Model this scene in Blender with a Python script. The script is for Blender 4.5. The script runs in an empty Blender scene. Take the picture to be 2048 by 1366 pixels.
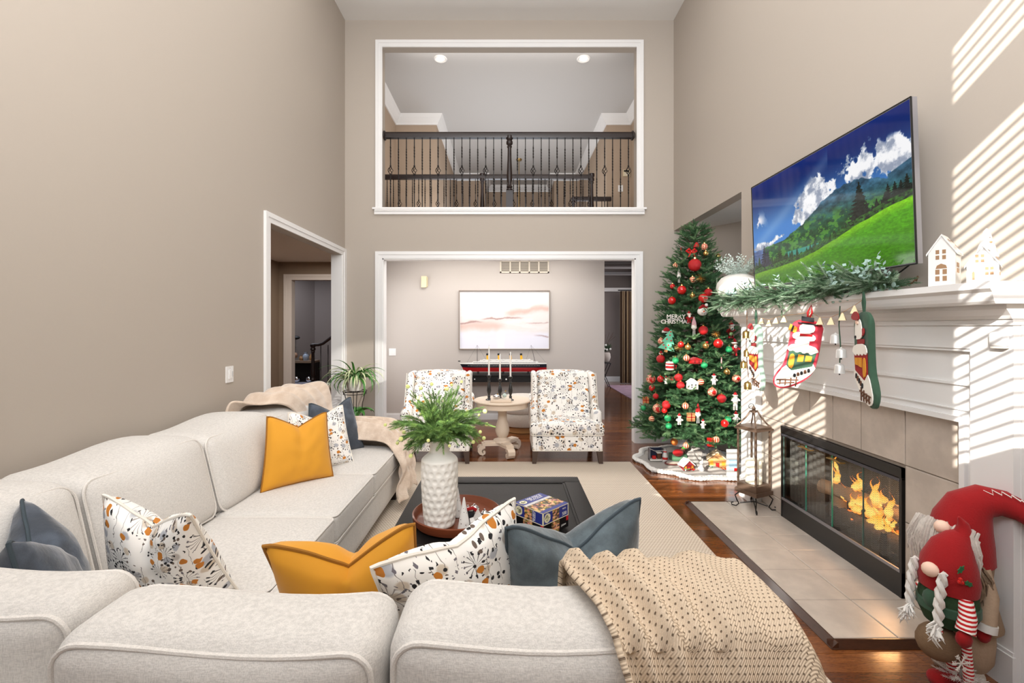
import bpy, math, random
import numpy as np
from mathutils import Vector, Matrix, Euler, noise
random.seed(7); np.random.seed(7)
SC = bpy.context.scene
COL = SC.collection
PI = math.pi

# ---------------------------------------------------------------- camera
F, CX, CY, EYE = 905.0, 1015.0, 655.0, 1.48
cd = bpy.data.cameras.new('camera'); cam = bpy.data.objects.new('camera', cd); COL.objects.link(cam)
cam.location = (0, 0, EYE); cam.rotation_euler = (PI/2, 0, 0)
cd.sensor_width = 36; cd.lens = F/2048*36
cd.shift_x = (1024-CX)/2048; cd.shift_y = (CY-683)/2048
cd.clip_start = .05; cd.clip_end = 200
SC.camera = cam
# ---------------------------------------------------------------- colour management
SC.view_settings.view_transform = 'Standard'; SC.view_settings.look = 'None'
SC.view_settings.gamma = 1; SC.view_settings.use_curve_mapping = False
SC.view_settings.exposure = 0.0
# ---------------------------------------------------------------- world, sun, lights
wd = bpy.data.worlds.new('world'); SC.world = wd; wd.use_nodes = True
wn = wd.node_tree.nodes; wl_ = wd.node_tree.links
bg = wn['Background']; bg.inputs[0].default_value = (.72, .84, 1, 1); bg.inputs[1].default_value = 2.2
SUN_DIR = Vector((1, 1.13, -.655)).normalized()
sl = bpy.data.lights.new('sun', 'SUN'); sl.energy = 10.5; sl.angle = .0038; sl.color = (1, .95, .87)
so = bpy.data.objects.new('sun', sl); COL.objects.link(so); so.rotation_euler = SUN_DIR.to_track_quat('-Z', 'Y').to_euler()
def area(name, loc, target, sx, sy, power, color=(1, 1, 1)):
    l = bpy.data.lights.new(name, 'AREA'); l.shape = 'RECTANGLE'; l.size = sx; l.size_y = sy; l.energy = power; l.color = color
    o = bpy.data.objects.new(name, l); COL.objects.link(o); o.location = loc
    o.rotation_euler = (Vector(target)-Vector(loc)).to_track_quat('-Z', 'Y').to_euler()
    return o
area('window_daylight', (-.6, -1.0, 3.2), (0.0, 5, 1.9), 5.0, 3.6, 92, (.97, .98, 1))
area('ceiling_fill', (0, 2.3, 5.35), (0, 2.3, 0), 3.6, 4.2, 88, (1, .98, .95))  # added soft fill under the ceiling; no fixture hangs there
area('upward_fill', (0, -.4, 3.0), (0, 3.4, 5.6), 2.6, 1.2, 150, (1, .99, .98))  # added fill behind the camera, aimed up to brighten the ceiling
area('middle_room_fill', (-.1, 6.5, 2.65), (-.1, 6.6, 0), 2.6, .7, 44, (1, .97, .93))  # added overhead fill for the middle room, no fitting modelled
area('middle_room_side_fill', (-2.1, 6.55, 1.5), (1, 6.9, 1.2), .8, 1.6, 12, (1, 1, 1))  # added side fill in front of a solid end wall, no window
area('upper_ceiling_fill', (0, 8.4, 3.6), (0, 8.4, 6), 3.4, 3.6, 54, (1, .98, .97))  # added upward fill that lifts the upper hall ceiling
area('upper_hall_fill', (0, 6.2, 5.3), (0, 9.5, 4.0), 3.0, .5, 22, (1, .95, .9))
area('left_room_fill', (-3.3, 7.2, 2.7), (-3.3, 7.2, 0), 1.2, 1.6, 46, (1, .93, .85))  # unseen fill lamp added to brighten the side room
area('stair_room_fill', (-5.2, 10.4, 2.9), (-5.2, 10.4, 0), 1.5, 1.5, 60, (.8, .88, 1))  # cool fill added over the dim stair room, out of view
area('far_room_fill', (3.2, 10.6, 2.5), (2.2, 11.5, 0), 1.2, 1.2, 30, (.95, .95, 1))  # extra fill lamp for the far room, not a fixture
# added spot for the sun reflected by the glossy screen on to the plant corner
rs = bpy.data.lights.new('glint_spot', 'SPOT'); rs.energy = 520; rs.spot_size = math.radians(14); rs.spot_blend = .35; rs.shadow_soft_size = .02; rs.color = (1, .95, .88)
ro = bpy.data.objects.new('glint_spot', rs); COL.objects.link(ro); ro.location = (1.9, 2.5, 2.1)
ro.rotation_euler = (Vector((-1.86, 5.8, .70))-ro.location).to_track_quat('-Z', 'Y').to_euler()

# ---------------------------------------------------------------- materials
MATS = {}
def srgb(c):
    return tuple(((v/255)/12.92 if v/255 <= .04045 else ((v/255+.055)/1.055)**2.4) for v in c)
def M(name, rgb=None, rough=.5, metal=0, spec=None, bump=0, bscale=200, emit=None, estr=1, var=0, vscale=3, coat=0, sheen=0, trans=0, ior=1.45, stretch=None):
    if name in MATS: return MATS[name]
    m = bpy.data.materials.new(name); m.use_nodes = True; nt = m.node_tree; b = nt.nodes['Principled BSDF']
    c = (*srgb(rgb), 1) if rgb else (.8, .8, .8, 1)
    b.inputs['Base Color'].default_value = c; b.inputs['Roughness'].default_value = rough; b.inputs['Metallic'].default_value = metal
    if spec is not None: b.inputs['Specular IOR Level'].default_value = spec
    if coat: b.inputs['Coat Weight'].default_value = coat; b.inputs['Coat Roughness'].default_value = .08
    if sheen: b.inputs['Sheen Weight'].default_value = sheen
    if trans: b.inputs['Transmission Weight'].default_value = trans; b.inputs['IOR'].default_value = ior
    if emit: b.inputs['Emission Color'].default_value = (*srgb(emit), 1); b.inputs['Emission Strength'].default_value = estr
    N, L = nt.nodes, nt.links
    tc = N.new('ShaderNodeTexCoord'); vec = tc.outputs['Object']
    if stretch:
        mp = N.new('ShaderNodeMapping'); mp.inputs['Scale'].default_value = stretch; L.new(vec, mp.inputs[0]); vec = mp.outputs[0]
    if var:
        n = N.new('ShaderNodeTexNoise'); n.inputs['Scale'].default_value = vscale; n.inputs['Detail'].default_value = 4; L.new(vec, n.inputs[0])
        mx = N.new('ShaderNodeMix'); mx.data_type = 'RGBA'
        mx.inputs[6].default_value = tuple(min(1, v*(1-var)) for v in c[:3])+(1,); mx.inputs[7].default_value = tuple(min(1, v*(1+var)) for v in c[:3])+(1,)
        L.new(n.outputs[0], mx.inputs[0]); L.new(mx.outputs[2], b.inputs['Base Color'])
    if bump:
        n = N.new('ShaderNodeTexNoise'); n.inputs['Scale'].default_value = bscale; n.inputs['Detail'].default_value = 2; L.new(vec, n.inputs[0])
        bp = N.new('ShaderNodeBump'); bp.inputs['Strength'].default_value = bump; bp.inputs['Distance'].default_value = .004
        L.new(n.outputs[0], bp.inputs['Height']); L.new(bp.outputs[0], b.inputs['Normal'])
    MATS[name] = m; return m

class NT:
    def __init__(s, name, rough=.6, uv=False):
        s.m = bpy.data.materials.new(name); s.m.use_nodes = True; s.t = s.m.node_tree; s.N = s.t.nodes; s.L = s.t.links
        s.b = s.N['Principled BSDF']; s.b.inputs['Roughness'].default_value = rough
        tc = s.N.new('ShaderNodeTexCoord'); s.co = tc.outputs['UV' if uv else 'Object']; MATS[name] = s.m
    def lk(s, a, b):
        if hasattr(a, 'is_output'): s.L.new(a, b)
        else: b.default_value = a
    def math(s, op, a, b=0, c=None):
        n = s.N.new('ShaderNodeMath'); n.operation = op; s.lk(a, n.inputs[0]); s.lk(b, n.inputs[1])
        if c is not None: s.lk(c, n.inputs[2])
        return n.outputs[0]
    def vm(s, op, a, b=(0, 0, 0)):
        n = s.N.new('ShaderNodeVectorMath'); n.operation = op; s.lk(a, n.inputs[0]); s.lk(b, n.inputs[1])
        return n.outputs['Value'] if op in ('LENGTH', 'DOT_PRODUCT') else n.outputs[0]
    def sep(s, v):
        n = s.N.new('ShaderNodeSeparateXYZ'); s.L.new(v, n.inputs[0]); return n.outputs
    def comb(s, x, y, z=0.):
        n = s.N.new('ShaderNodeCombineXYZ'); s.lk(x, n.inputs[0]); s.lk(y, n.inputs[1]); s.lk(z, n.inputs[2]); return n.outputs[0]
    def noise(s, v, sc, det=3, rough=.5):
        n = s.N.new('ShaderNodeTexNoise'); n.inputs['Scale'].default_value = sc; n.inputs['Detail'].default_value = det; n.inputs['Roughness'].default_value = rough; s.L.new(v, n.inputs[0]); return n.outputs[0]
    def noisec(s, v, sc, det=2):
        n = s.N.new('ShaderNodeTexNoise'); n.inputs['Scale'].default_value = sc; n.inputs['Detail'].default_value = det; s.L.new(v, n.inputs[0]); return n.outputs[1]
    def voro(s, v, sc, rnd=1):
        n = s.N.new('ShaderNodeTexVoronoi'); n.voronoi_dimensions = '2D'; n.inputs['Scale'].default_value = sc; n.inputs['Randomness'].default_value = rnd; s.L.new(v, n.inputs[0]); return n.outputs
    def mix(s, f, a, b):
        n = s.N.new('ShaderNodeMix'); n.data_type = 'RGBA'; s.lk(f, n.inputs[0])
        s.lk(a if hasattr(a, 'is_output') else (*a, 1), n.inputs[6]); s.lk(b if hasattr(b, 'is_output') else (*b, 1), n.inputs[7]); return n.outputs[2]
    def step(s, x, lo, hi):
        n = s.N.new('ShaderNodeMapRange'); n.interpolation_type = 'SMOOTHSTEP'; s.lk(x, n.inputs[0]); n.inputs[1].default_value = lo; n.inputs[2].default_value = hi; return n.outputs[0]
    def bump(s, h, st=.3, dist=.01):
        n = s.N.new('ShaderNodeBump'); n.inputs['Strength'].default_value = st; n.inputs['Distance'].default_value = dist; s.L.new(h, n.inputs['Height']); s.L.new(n.outputs[0], s.b.inputs['Normal'])
    def color(s, c): s.lk(c, s.b.inputs['Base Color'])

def linen(name, rgb, sc=1.0):
    t = NT(name, .92); x, y, z = t.sep(t.co)
    n1 = t.noise(t.vm('MULTIPLY', t.co, (90*sc, 90*sc, 500*sc)), 1.0, 2); n2 = t.noise(t.vm('MULTIPLY', t.co, (500*sc, 500*sc, 90*sc)), 1.0, 2)
    s = t.math('ADD', n1, n2); c = srgb(rgb)
    t.color(t.mix(t.step(s, .7, 1.3), tuple(v*.86 for v in c), tuple(min(1, v*1.1) for v in c)))
    w = t.noise(t.co, 9, 3); t.bump(t.math('ADD', t.math('MULTIPLY', s, .12), w), .35, .012); t.b.inputs['Sheen Weight'].default_value = .15
    return t.m
def velvet(name, rgb):
    t = NT(name, .8); c = srgb(rgb); n = t.noise(t.co, 14, 4); n2 = t.noise(t.co, 600, 2)
    t.color(t.mix(t.step(t.math('ADD', n, t.math('MULTIPLY', n2, .3)), .5, .85), tuple(v*.7 for v in c), tuple(v*1.35 for v in c)))
    t.b.inputs['Sheen Weight'].default_value = .6; t.b.inputs['Sheen Roughness'].default_value = .4; t.bump(t.noise(t.co, 25, 3), .3, .01); return t.m
def floral(name, uv, k=1.0):
    t = NT(name, .8, uv)
    if uv: p = t.vm('MULTIPLY', t.co, (k, k, 1))
    else:
        x, y, z = t.sep(t.co); p = t.comb(t.math('MULTIPLY', x, k), t.math('MULTIPLY', t.math('ADD', z, y), k))
    wob = t.vm('MULTIPLY', t.vm('SUBTRACT', t.noisec(p, 9), (.5, .5, .5)), (.05, .05, 0)); q = t.vm('ADD', p, wob)
    col = srgb((246, 243, 238))
    # watery blots
    v = t.voro(q, 6.5); rr = t.sep(v['Color'])
    blot = t.math('MULTIPLY', t.math('SUBTRACT', 1, t.step(v['Distance'], .2, .34)), t.step(rr[0], .45, .5))
    col = t.mix(t.math('MULTIPLY', blot, .75), col, t.mix(t.step(rr[1], .45, .55), srgb((150, 155, 168)), srgb((196, 176, 150))))
    # thin stems
    sx = t.sep(t.vm('ADD', p, t.vm('MULTIPLY', wob, (2.2, 0, 0))))
    fr = t.math('FRACT', t.math('MULTIPLY', sx[0], 9.3)); ln = t.math('LESS_THAN', t.math('ABSOLUTE', t.math('SUBTRACT', fr, .5)), .022)
    gate = t.step(t.noise(p, 4, 1), .47, .5); col = t.mix(t.math('MULTIPLY', t.math('MULTIPLY', ln, gate), .8), col, srgb((70, 60, 55)))
    # umbels: spokes with dots round a cell centre
    v = t.voro(p, 3.6, .85); d = t.sep(t.vm('SUBTRACT', t.vm('MULTIPLY', p, (3.6, 3.6, 0)), t.vm('MULTIPLY', v['Position'], (3.6, 3.6, 0))))
    ang = t.math('ARCTAN2', d[1], d[0]); dist = v['Distance']; lobes = t.math('SINE', t.math('MULTIPLY', ang, 13)); rc = t.sep(v['Color'])
    sp = t.math('MULTIPLY', t.math('MULTIPLY', t.math('GREATER_THAN', lobes, .8), t.math('LESS_THAN', dist, .33)), t.math('GREATER_THAN', rc[2], .35))
    col = t.mix(t.math('MULTIPLY', sp, .85), col, t.mix(t.step(rc[0], .4, .6), srgb((60, 52, 50)), srgb((150, 140, 135))))
    ring = t.math('LESS_THAN', t.math('ABSOLUTE', t.math('SUBTRACT', dist, .36)), .055)
    dots = t.math('MULTIPLY', t.math('MULTIPLY', t.math('GREATER_THAN', lobes, .25), ring), t.math('GREATER_THAN', t.noise(p, 30, 0), .47))
    col = t.mix(dots, col, t.mix(t.step(t.noise(p, 7, 1), .5, .55), srgb((28, 26, 30)), srgb((110, 105, 112))))
    # small dark berries, ochre petals
    v = t.voro(q, 17); r2 = t.sep(v['Color'])
    b = t.math('MULTIPLY', t.math('LESS_THAN', v['Distance'], .27), t.math('MULTIPLY', t.math('GREATER_THAN', r2[0], .5), t.math('GREATER_THAN', t.noise(p, 5, 1), .5)))
    col = t.mix(b, col, t.mix(t.step(r2[1], .6, .65), srgb((25, 23, 26)), srgb((105, 90, 80))))
    v = t.voro(t.vm('ADD', q, (3.3, 1.7, 0)), 9); r3 = t.sep(v['Color'])
    o = t.math('MULTIPLY', t.math('LESS_THAN', v['Distance'], .3), t.math('GREATER_THAN', r3[0], .87))
    col = t.mix(o, col, srgb((196, 122, 40)))
    t.color(col); return t.m

wall_m = M('wall_paint', (178, 168, 157), .75, bump=.05, bscale=90)
wall_grey = M('wall_paint_grey', (186, 178, 172), .75)
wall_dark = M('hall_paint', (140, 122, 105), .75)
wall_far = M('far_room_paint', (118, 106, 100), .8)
ceil_m = M('ceiling_paint', (226, 224, 221), .9)
white = M('white_trim', (233, 232, 231), .35)
cream_white = M('ivory_plastic', (226, 214, 180), .4)
sofa_m = linen('oat_linen', (214, 210, 205))
piping_m = linen('linen_piping', (224, 219, 213), 2)
yellow_m = M('mustard_cotton', (218, 152, 34), .8, bump=.25, bscale=22, var=.06, vscale=6, sheen=.2)
yellow_p = M('mustard_piping', (150, 98, 20), .8)
velvet_b = velvet('slate_blue_velvet', (68, 76, 88)); velvet_g = velvet('grey_green_velvet', (84, 96, 102))
velvet_p = M('velvet_piping', (58, 70, 78), .8)
flor_uv = floral('floral_print_pillow', True, .60); flor_ob = floral('floral_print_chair', False, 1.75)
black_m = M('black_wood', (20, 18, 18), .42, spec=.25, bump=.12, bscale=60, stretch=(1, 14, 14))
iron = M('wrought_iron', (26, 22, 21), .4, .5)
espresso = M('espresso_wood', (34, 22, 20), .38)
legwood = M('walnut_leg', (74, 58, 50), .45)
chrome = M('chrome', (230, 230, 232), .08, 1)
brass = M('aged_brass', (168, 140, 88), .32, 1, bump=.2, bscale=60)
gold = M('gold_gloss', (226, 184, 110), .22, .9)
red_g = M('red_gloss', (204, 28, 26), .25, coat=.5); red_m = M('red_glitter', (186, 18, 24), .45, bump=1, bscale=300)
green_g = M('green_glitter', (20, 150, 88), .4, bump=1, bscale=300, coat=.3)
felt_red = M('red_felt', (150, 8, 14), .95, bump=.35, bscale=160, sheen=.1, var=.08, vscale=30)
felt_dgreen = M('dark_green_felt', (36, 62, 34), .95, bump=.4, bscale=140, var=.2, vscale=40)
felt_green = M('sage_green_velvet', (48, 80, 60), .85, sheen=.1, var=.15, vscale=30)
felt_white = M('white_felt', (240, 236, 228), .95, bump=.3, bscale=120)
felt_tan = M('tan_felt', (176, 152, 128), .95, bump=.4, bscale=120, var=.1, vscale=60)
felt_black = M('black_felt', (26, 26, 30), .9)
ochre = M('ochre_felt', (214, 148, 44), .9)
brown = M('brown_felt', (96, 62, 42), .9)
skin = M('nose_fabric', (238, 204, 184), .8)
fur_g = M('grey_fur', (196, 188, 180), .9, var=.3, vscale=90)
fur_w = M('white_fur', (226, 223, 218), .9)
ceramic = M('white_ceramic', (236, 233, 226), .45, bump=.1, bscale=80)
porcelain = M('white_porcelain', (224, 223, 220), .3, coat=.3)
wax = M('ivory_wax', (238, 234, 214), .5, emit=(238, 234, 214), estr=0.0)
candle_w = M('white_candle', (236, 234, 228), .45)
cream_wood = M('cream_paint_wood', (226, 208, 188), .45, var=.06, vscale=8)
wood_tray = M('mahogany_wood', (118, 58, 32), .35, var=.25, vscale=6, stretch=(3, 3, 20), coat=.2)
oak_pale = M('honey_wood', (190, 140, 88), .5)
pine_g = M('pine_needles', (66, 106, 66), .7, var=.45, vscale=7)
pine_l = M('pale_pine_needles', (112, 146, 100), .7, var=.4, vscale=9)
fern_g = M('fern_needles', (98, 134, 70), .6, var=.5, vscale=11)
tip_m = M('pale_buds', (214, 220, 140), .6)
stem_m = M('green_stem', (90, 110, 66), .6)
bark = M('bark', (78, 58, 42), .9)
frost = M('frosted_leaf', (206, 220, 212), .7, var=.15, vscale=30)
euca = M('eucalyptus_leaf', (150, 178, 170), .6)
leaf_m = M('deep_leaf', (62, 120, 46), .4, var=.3, vscale=14)
leaf_w = M('leaf_margin', (206, 216, 170), .5)
dark_m = M('soot_black', (16, 14, 13), .7)
blk_metal = M('black_enamel', (22, 21, 21), .28, spec=.6)
silverside = M('brushed_silver', (150, 150, 156), .4, .7)
wicker = M('woven_brown', (128, 98, 66), .8, bump=1, bscale=140)
pot_grey = M('glazed_pot', (222, 219, 212), .25, coat=.5)

def glass_mat(name, tint=(1, 1, 1), k=.12):
    m = bpy.data.materials.new(name); m.use_nodes = True; N, L = m.node_tree.nodes, m.node_tree.links; N.remove(N['Principled BSDF'])
    tr = N.new('ShaderNodeBsdfTransparent'); tr.inputs[0].default_value = (*tint, 1); gl = N.new('ShaderNodeBsdfGlossy'); gl.inputs[1].default_value = .02
    lw = N.new('ShaderNodeLayerWeight'); lw.inputs[0].default_value = k; mx = N.new('ShaderNodeMixShader')
    pw = N.new('ShaderNodeMath'); pw.operation = 'POWER'; L.new(lw.outputs['Facing'], pw.inputs[0]); pw.inputs[1].default_value = 4; lw.inputs[0].default_value = .5
    pm = N.new('ShaderNodeMath'); pm.operation = 'MULTIPLY_ADD'; L.new(pw.outputs[0], pm.inputs[0]); pm.inputs[1].default_value = k; pm.inputs[2].default_value = .035; L.new(pm.outputs[0], mx.inputs[0]); L.new(tr.outputs[0], mx.inputs[1]); L.new(gl.outputs[0], mx.inputs[2]); L.new(mx.outputs[0], N['Material Output'].inputs[0]); MATS[name] = m; return m
glass = glass_mat('clear_glass', (.97, .98, .98), .35); glass_g = M('glass_edge_teal', (40, 130, 110), .2, spec=.8)
def emis(name, rgb, s):
    m = bpy.data.materials.new(name); m.use_nodes = True; N, L = m.node_tree.nodes, m.node_tree.links; N.remove(N['Principled BSDF'])
    e = N.new('ShaderNodeEmission'); e.inputs[0].default_value = (*srgb(rgb), 1); e.inputs[1].default_value = s; L.new(e.outputs[0], N['Material Output'].inputs[0]); return m
lamp_glow = emis('lamp_glow', (255, 240, 214), 16)
sky_glow = emis('daylight_pane', (236, 242, 250), 1.6); blue_glow = emis('skylight_pane', (170, 205, 240), 1.1)
# oak floor: colour from a per-board attribute
t = NT('oak_floor', .2); at = t.N.new('ShaderNodeAttribute'); at.attribute_name = 'tone'; tone = at.outputs['Fac']
x, y, z = t.sep(t.co); g = t.noise(t.comb(t.math('ADD', t.math('MULTIPLY', x, 2.2), t.math('MULTIPLY', tone, 37)), t.math('MULTIPLY', y, 34), tone), 1.6, 5, .65)
wv = t.math('FRACT', t.math('MULTIPLY', g, 9)); gr = t.math('MULTIPLY', t.step(wv, .0, .35), t.math('SUBTRACT', 1, t.step(wv, .8, 1)))
base = t.mix(tone, srgb((92, 48, 24)), srgb((140, 82, 40))); t.color(t.mix(t.math('MULTIPLY', t.math('SUBTRACT', 1, gr), .6), base, srgb((46, 22, 12))))
t.b.inputs['Coat Weight'].default_value = .35; t.b.inputs['Coat Roughness'].default_value = .12; t.bump(g, .06, .003); oak = t.m
dark_oak = M('dark_oak_trim', (66, 38, 24), .3, var=.4, vscale=5, stretch=(6, 6, 30), coat=.3)
t = NT('beige_tile', .3); c = srgb((196, 184, 172)); n = t.noise(t.co, 6, 5, .6); t.color(t.mix(t.step(n, .35, .7), tuple(v*.88 for v in c), tuple(v*1.08 for v in c))); t.bump(t.noise(t.co, 18, 4), .08, .004); tile_m = t.m
grout = M('grout', (150, 138, 126), .9)
# knit: offset rows of loops with dark holes (uv), and rug weave
t = NT('oat_knit', .95, True); u, v, _ = t.sep(t.co)
row = t.math('FLOOR', v); uu = t.math('ADD', u, t.math('MULTIPLY', t.math('MODULO', row, 2), .5))
fu = t.math('SUBTRACT', t.math('FRACT', uu), .5); fv = t.math('SUBTRACT', t.math('FRACT', v), .5)
r = t.math('SQRT', t.math('ADD', t.math('MULTIPLY', fu, fu), t.math('MULTIPLY', t.math('MULTIPLY', fv, fv), 1.0)))
hole = t.math('SUBTRACT', 1, t.step(r, .11, .2)); loop = t.math('SINE', t.math('MULTIPLY', t.math('ADD', fu, t.math('MULTIPLY', fv, 1.0)), 12.566))
t.color(t.mix(t.math('MULTIPLY', hole, .85), t.mix(t.noise(t.vm('MULTIPLY', t.co, (6, 6, 6)), 1, 2), srgb((196, 172, 144)), srgb((240, 222, 198))), srgb((92, 70, 50))))
t.bump(t.math('SUBTRACT', t.math('MULTIPLY', loop, .12), t.math('MULTIPLY', hole, 1.2)), .7, .006); knit_m = t.m
t = NT('braided_wool', .95); x, y, z = t.sep(t.co); rw = t.math('MULTIPLY', y, 62); k = t.math('MODULO', t.math('FLOOR', rw), 2)
a = t.math('SINE', t.math('MULTIPLY', t.math('ADD', t.math('MULTIPLY', x, 45), t.math('MULTIPLY', k, .5)), 2*PI)); bb = t.math('SINE', t.math('MULTIPLY', rw, 2*PI))
h = t.math('ADD', t.math('MULTIPLY', a, .5), t.math('MULTIPLY', bb, .5)); t.color(t.mix(t.step(h, -.8, .4), srgb((176, 158, 138)), srgb((226, 214, 198)))); t.bump(h, .5, .004); rug_m = t.m
t = NT('fluffy_throw', .95); n = t.noise(t.vm('MULTIPLY', t.co, (14, 5, 14)), 1.2, 4); t.color(t.mix(t.step(n, .3, .7), srgb((206, 184, 164)), srgb((226, 208, 190)))); t.b.inputs['Sheen Weight'].default_value = .5; t.bump(t.noise(t.co, 90, 3), .4, .01); throw_m = t.m
t = NT('striped_knit', .9); x, y, z = t.sep(t.co); s = t.math('GREATER_THAN', t.math('SINE', t.math('MULTIPLY', z, 430)), 0); t.color(t.mix(s, srgb((190, 24, 30)), srgb((245, 240, 235)))); stripe_m = t.m
t = NT('striped_bauble', .3); x, y, z = t.sep(t.co); s = t.math('GREATER_THAN', t.math('SINE', t.math('MULTIPLY', t.math('ARCTAN2', y, x), 9)), 0); t.color(t.mix(s, srgb((196, 40, 30)), srgb((244, 214, 170)))); bauble_stripe = t.m
t = NT('lace_bauble', .35); v = t.voro(t.vm('MULTIPLY', t.co, (1, 1, 1)), 70); s = t.math('LESS_THAN', t.math('ABSOLUTE', t.math('SUBTRACT', v['Distance'], .33)), .09); t.color(t.mix(s, srgb((190, 28, 26)), srgb((246, 220, 180)))); bauble_lace = t.m
def vcol_mat(name, emit=0, rough=.5):
    m = bpy.data.materials.new(name); m.use_nodes = True; N, L = m.node_tree.nodes, m.node_tree.links; b = N['Principled BSDF']; b.inputs['Roughness'].default_value = rough
    a = N.new('ShaderNodeAttribute'); a.attribute_name = 'print'
    L.new(a.outputs['Color'], b.inputs['Base Color'])
    if emit: L.new(a.outputs['Color'], b.inputs['Emission Color']); b.inputs['Emission Strength'].default_value = emit; b.inputs['Base Color'].default_value = (0, 0, 0, 1); L.remove(b.inputs['Base Color'].links[0]); b.inputs['Base Color'].default_value = (.01, .01, .01, 1)
    return m

# ---------------------------------------------------------------- mesh helpers
WL = {}
def P(px, py, Z): return ((px-CX)*Z/F, Z, EYE-(py-CY)*Z/F)
def PX(px, py, X):
    Z = X*F/(px-CX); return (X, Z, EYE-(py-CY)*Z/F)
def PH(px, py, z):
    Z = (EYE-z)*F/(py-CY); return ((px-CX)*Z/F, Z, z)
def tag(o, label=None, cat=None, group=None, kind=None):
    if label: o['label'] = label
    if cat: o['category'] = cat
    if group: o['group'] = group
    if kind: o['kind'] = kind
    return o
def empty(name, loc, label=None, cat=None, group=None, rz=0):
    o = bpy.data.objects.new(name, None); COL.objects.link(o); o.location = loc; o.rotation_euler = (0, 0, rz); WL[o.name] = Vector(loc)
    o.empty_display_size = .05
    return tag(o, label, cat, group)
class MB:
    def __init__(s): s.v = []; s.f = []; s.uv = None; s.smooth = False
    def add(s, vs, fs):
        n = len(s.v); s.v += [tuple(v) for v in vs]; s.f += [tuple(i+n for i in f) for f in fs]; return s
    def box(s, x0, x1, y0, y1, z0, z1, mat=None):
        vs = [(x, y, z) for z in (z0, z1) for y in (y0, y1) for x in (x0, x1)]
        if mat is not None: vs = [mat @ Vector(v) for v in vs]
        return s.add(vs, [(0, 2, 3, 1), (4, 5, 7, 6), (0, 1, 5, 4), (2, 6, 7, 3), (0, 4, 6, 2), (1, 3, 7, 5)])
    def quad(s, a, b, c, d): return s.add([a, b, c, d], [(0, 1, 2, 3)])
    def prism(s, pts, depth, mat):
        """pts in local xy, extruded along local z by depth, placed by mat"""
        n = len(pts); vs = [mat @ Vector((x, y, 0)) for x, y in pts]+[mat @ Vector((x, y, depth)) for x, y in pts]
        return s.add(vs, [tuple(range(n))[::-1], tuple(range(n, 2*n))]+[(i, (i+1) % n, n+(i+1) % n, n+i) for i in range(n)])
    def lathe(s, prof, c=(0, 0, 0), n=20, mat=None, fn=None, cap=True):
        vs = []; m = len(prof)
        for r, z in prof:
            for i in range(n):
                a = 2*PI*i/n; rr = fn(r, z, a) if fn else r
                p = Vector((rr*math.cos(a), rr*math.sin(a), z)); p = (mat @ p) if mat is not None else p+Vector(c); vs.append(p)
        fs = [(j*n+i, j*n+(i+1) % n, (j+1)*n+(i+1) % n, (j+1)*n+i) for j in range(m-1) for i in range(n)]
        if cap: fs += [tuple(range(n))[::-1], tuple((m-1)*n+i for i in range(n))]
        s.smooth = True; return s.add(vs, fs)
    def cyl(s, p0, p1, r0, r1=None, n=12):
        r1 = r0 if r1 is None else r1; p0 = Vector(p0); p1 = Vector(p1); d = p1-p0; L = d.length
        mt = Matrix.Translation(p0) @ (d.to_track_quat('Z', 'Y').to_matrix().to_4x4() if L > 1e-9 else Matrix())
        return s.lathe([(r0, 0), (r1, L)], n=n, mat=mt)
    def sphere(s, c, r, n=16, sc=(1, 1, 1), fn=None):
        c = Vector(c); m = n//2; prof = [(max(r*math.sin(PI*j/m), r*.002), -r*math.cos(PI*j/m)) for j in range(m+1)]
        mt = Matrix.Translation(c) @ Matrix.Diagonal((*sc, 1)); return s.lathe(prof, n=n, mat=mt, fn=fn)
    def tube(s, pts, r, n=6, closed=False, twist=0, caps=True):
        pts = [Vector(p) for p in pts]; m = len(pts); rs = r if isinstance(r, (list, tuple)) else [r]*m; vs = []; up = None
        for i, p in enumerate(pts):
            a = pts[(i-1) % m] if (closed or i) else p; b = pts[(i+1) % m] if (closed or i < m-1) else p; d = (b-a)
            d = d.normalized() if d.length > 1e-9 else Vector((0, 0, 1))
            if up is None: up = d.orthogonal().normalized()
            up = (up-d*up.dot(d)); up = up.normalized() if up.length > 1e-6 else d.orthogonal().normalized()
            w = d.cross(up)
            for k in range(n):
                t = 2*PI*k/n+twist*i; vs.append(p+(up*math.cos(t)+w*math.sin(t))*rs[i])
        fs = [(i*n+k, i*n+(k+1) % n, ((i+1) % m)*n+(k+1) % n, ((i+1) % m)*n+k) for i in range(m if closed else m-1) for k in range(n)]
        if not closed and caps: fs += [tuple(range(n))[::-1], tuple((m-1)*n+k for k in range(n))]
        s.smooth = True; return s.add(vs, fs)
    def grid(s, fn, nu, nv, uvs=None, closed_u=False):
        vs = [fn(i/nu, j/nv) for j in range(nv+1) for i in range(nu+1)]; w = nu+1
        s.smooth = True; return s.add(vs, [(j*w+i, j*w+i+1, (j+1)*w+i+1, (j+1)*w+i) for j in range(nv) for i in range(nu)])
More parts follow.
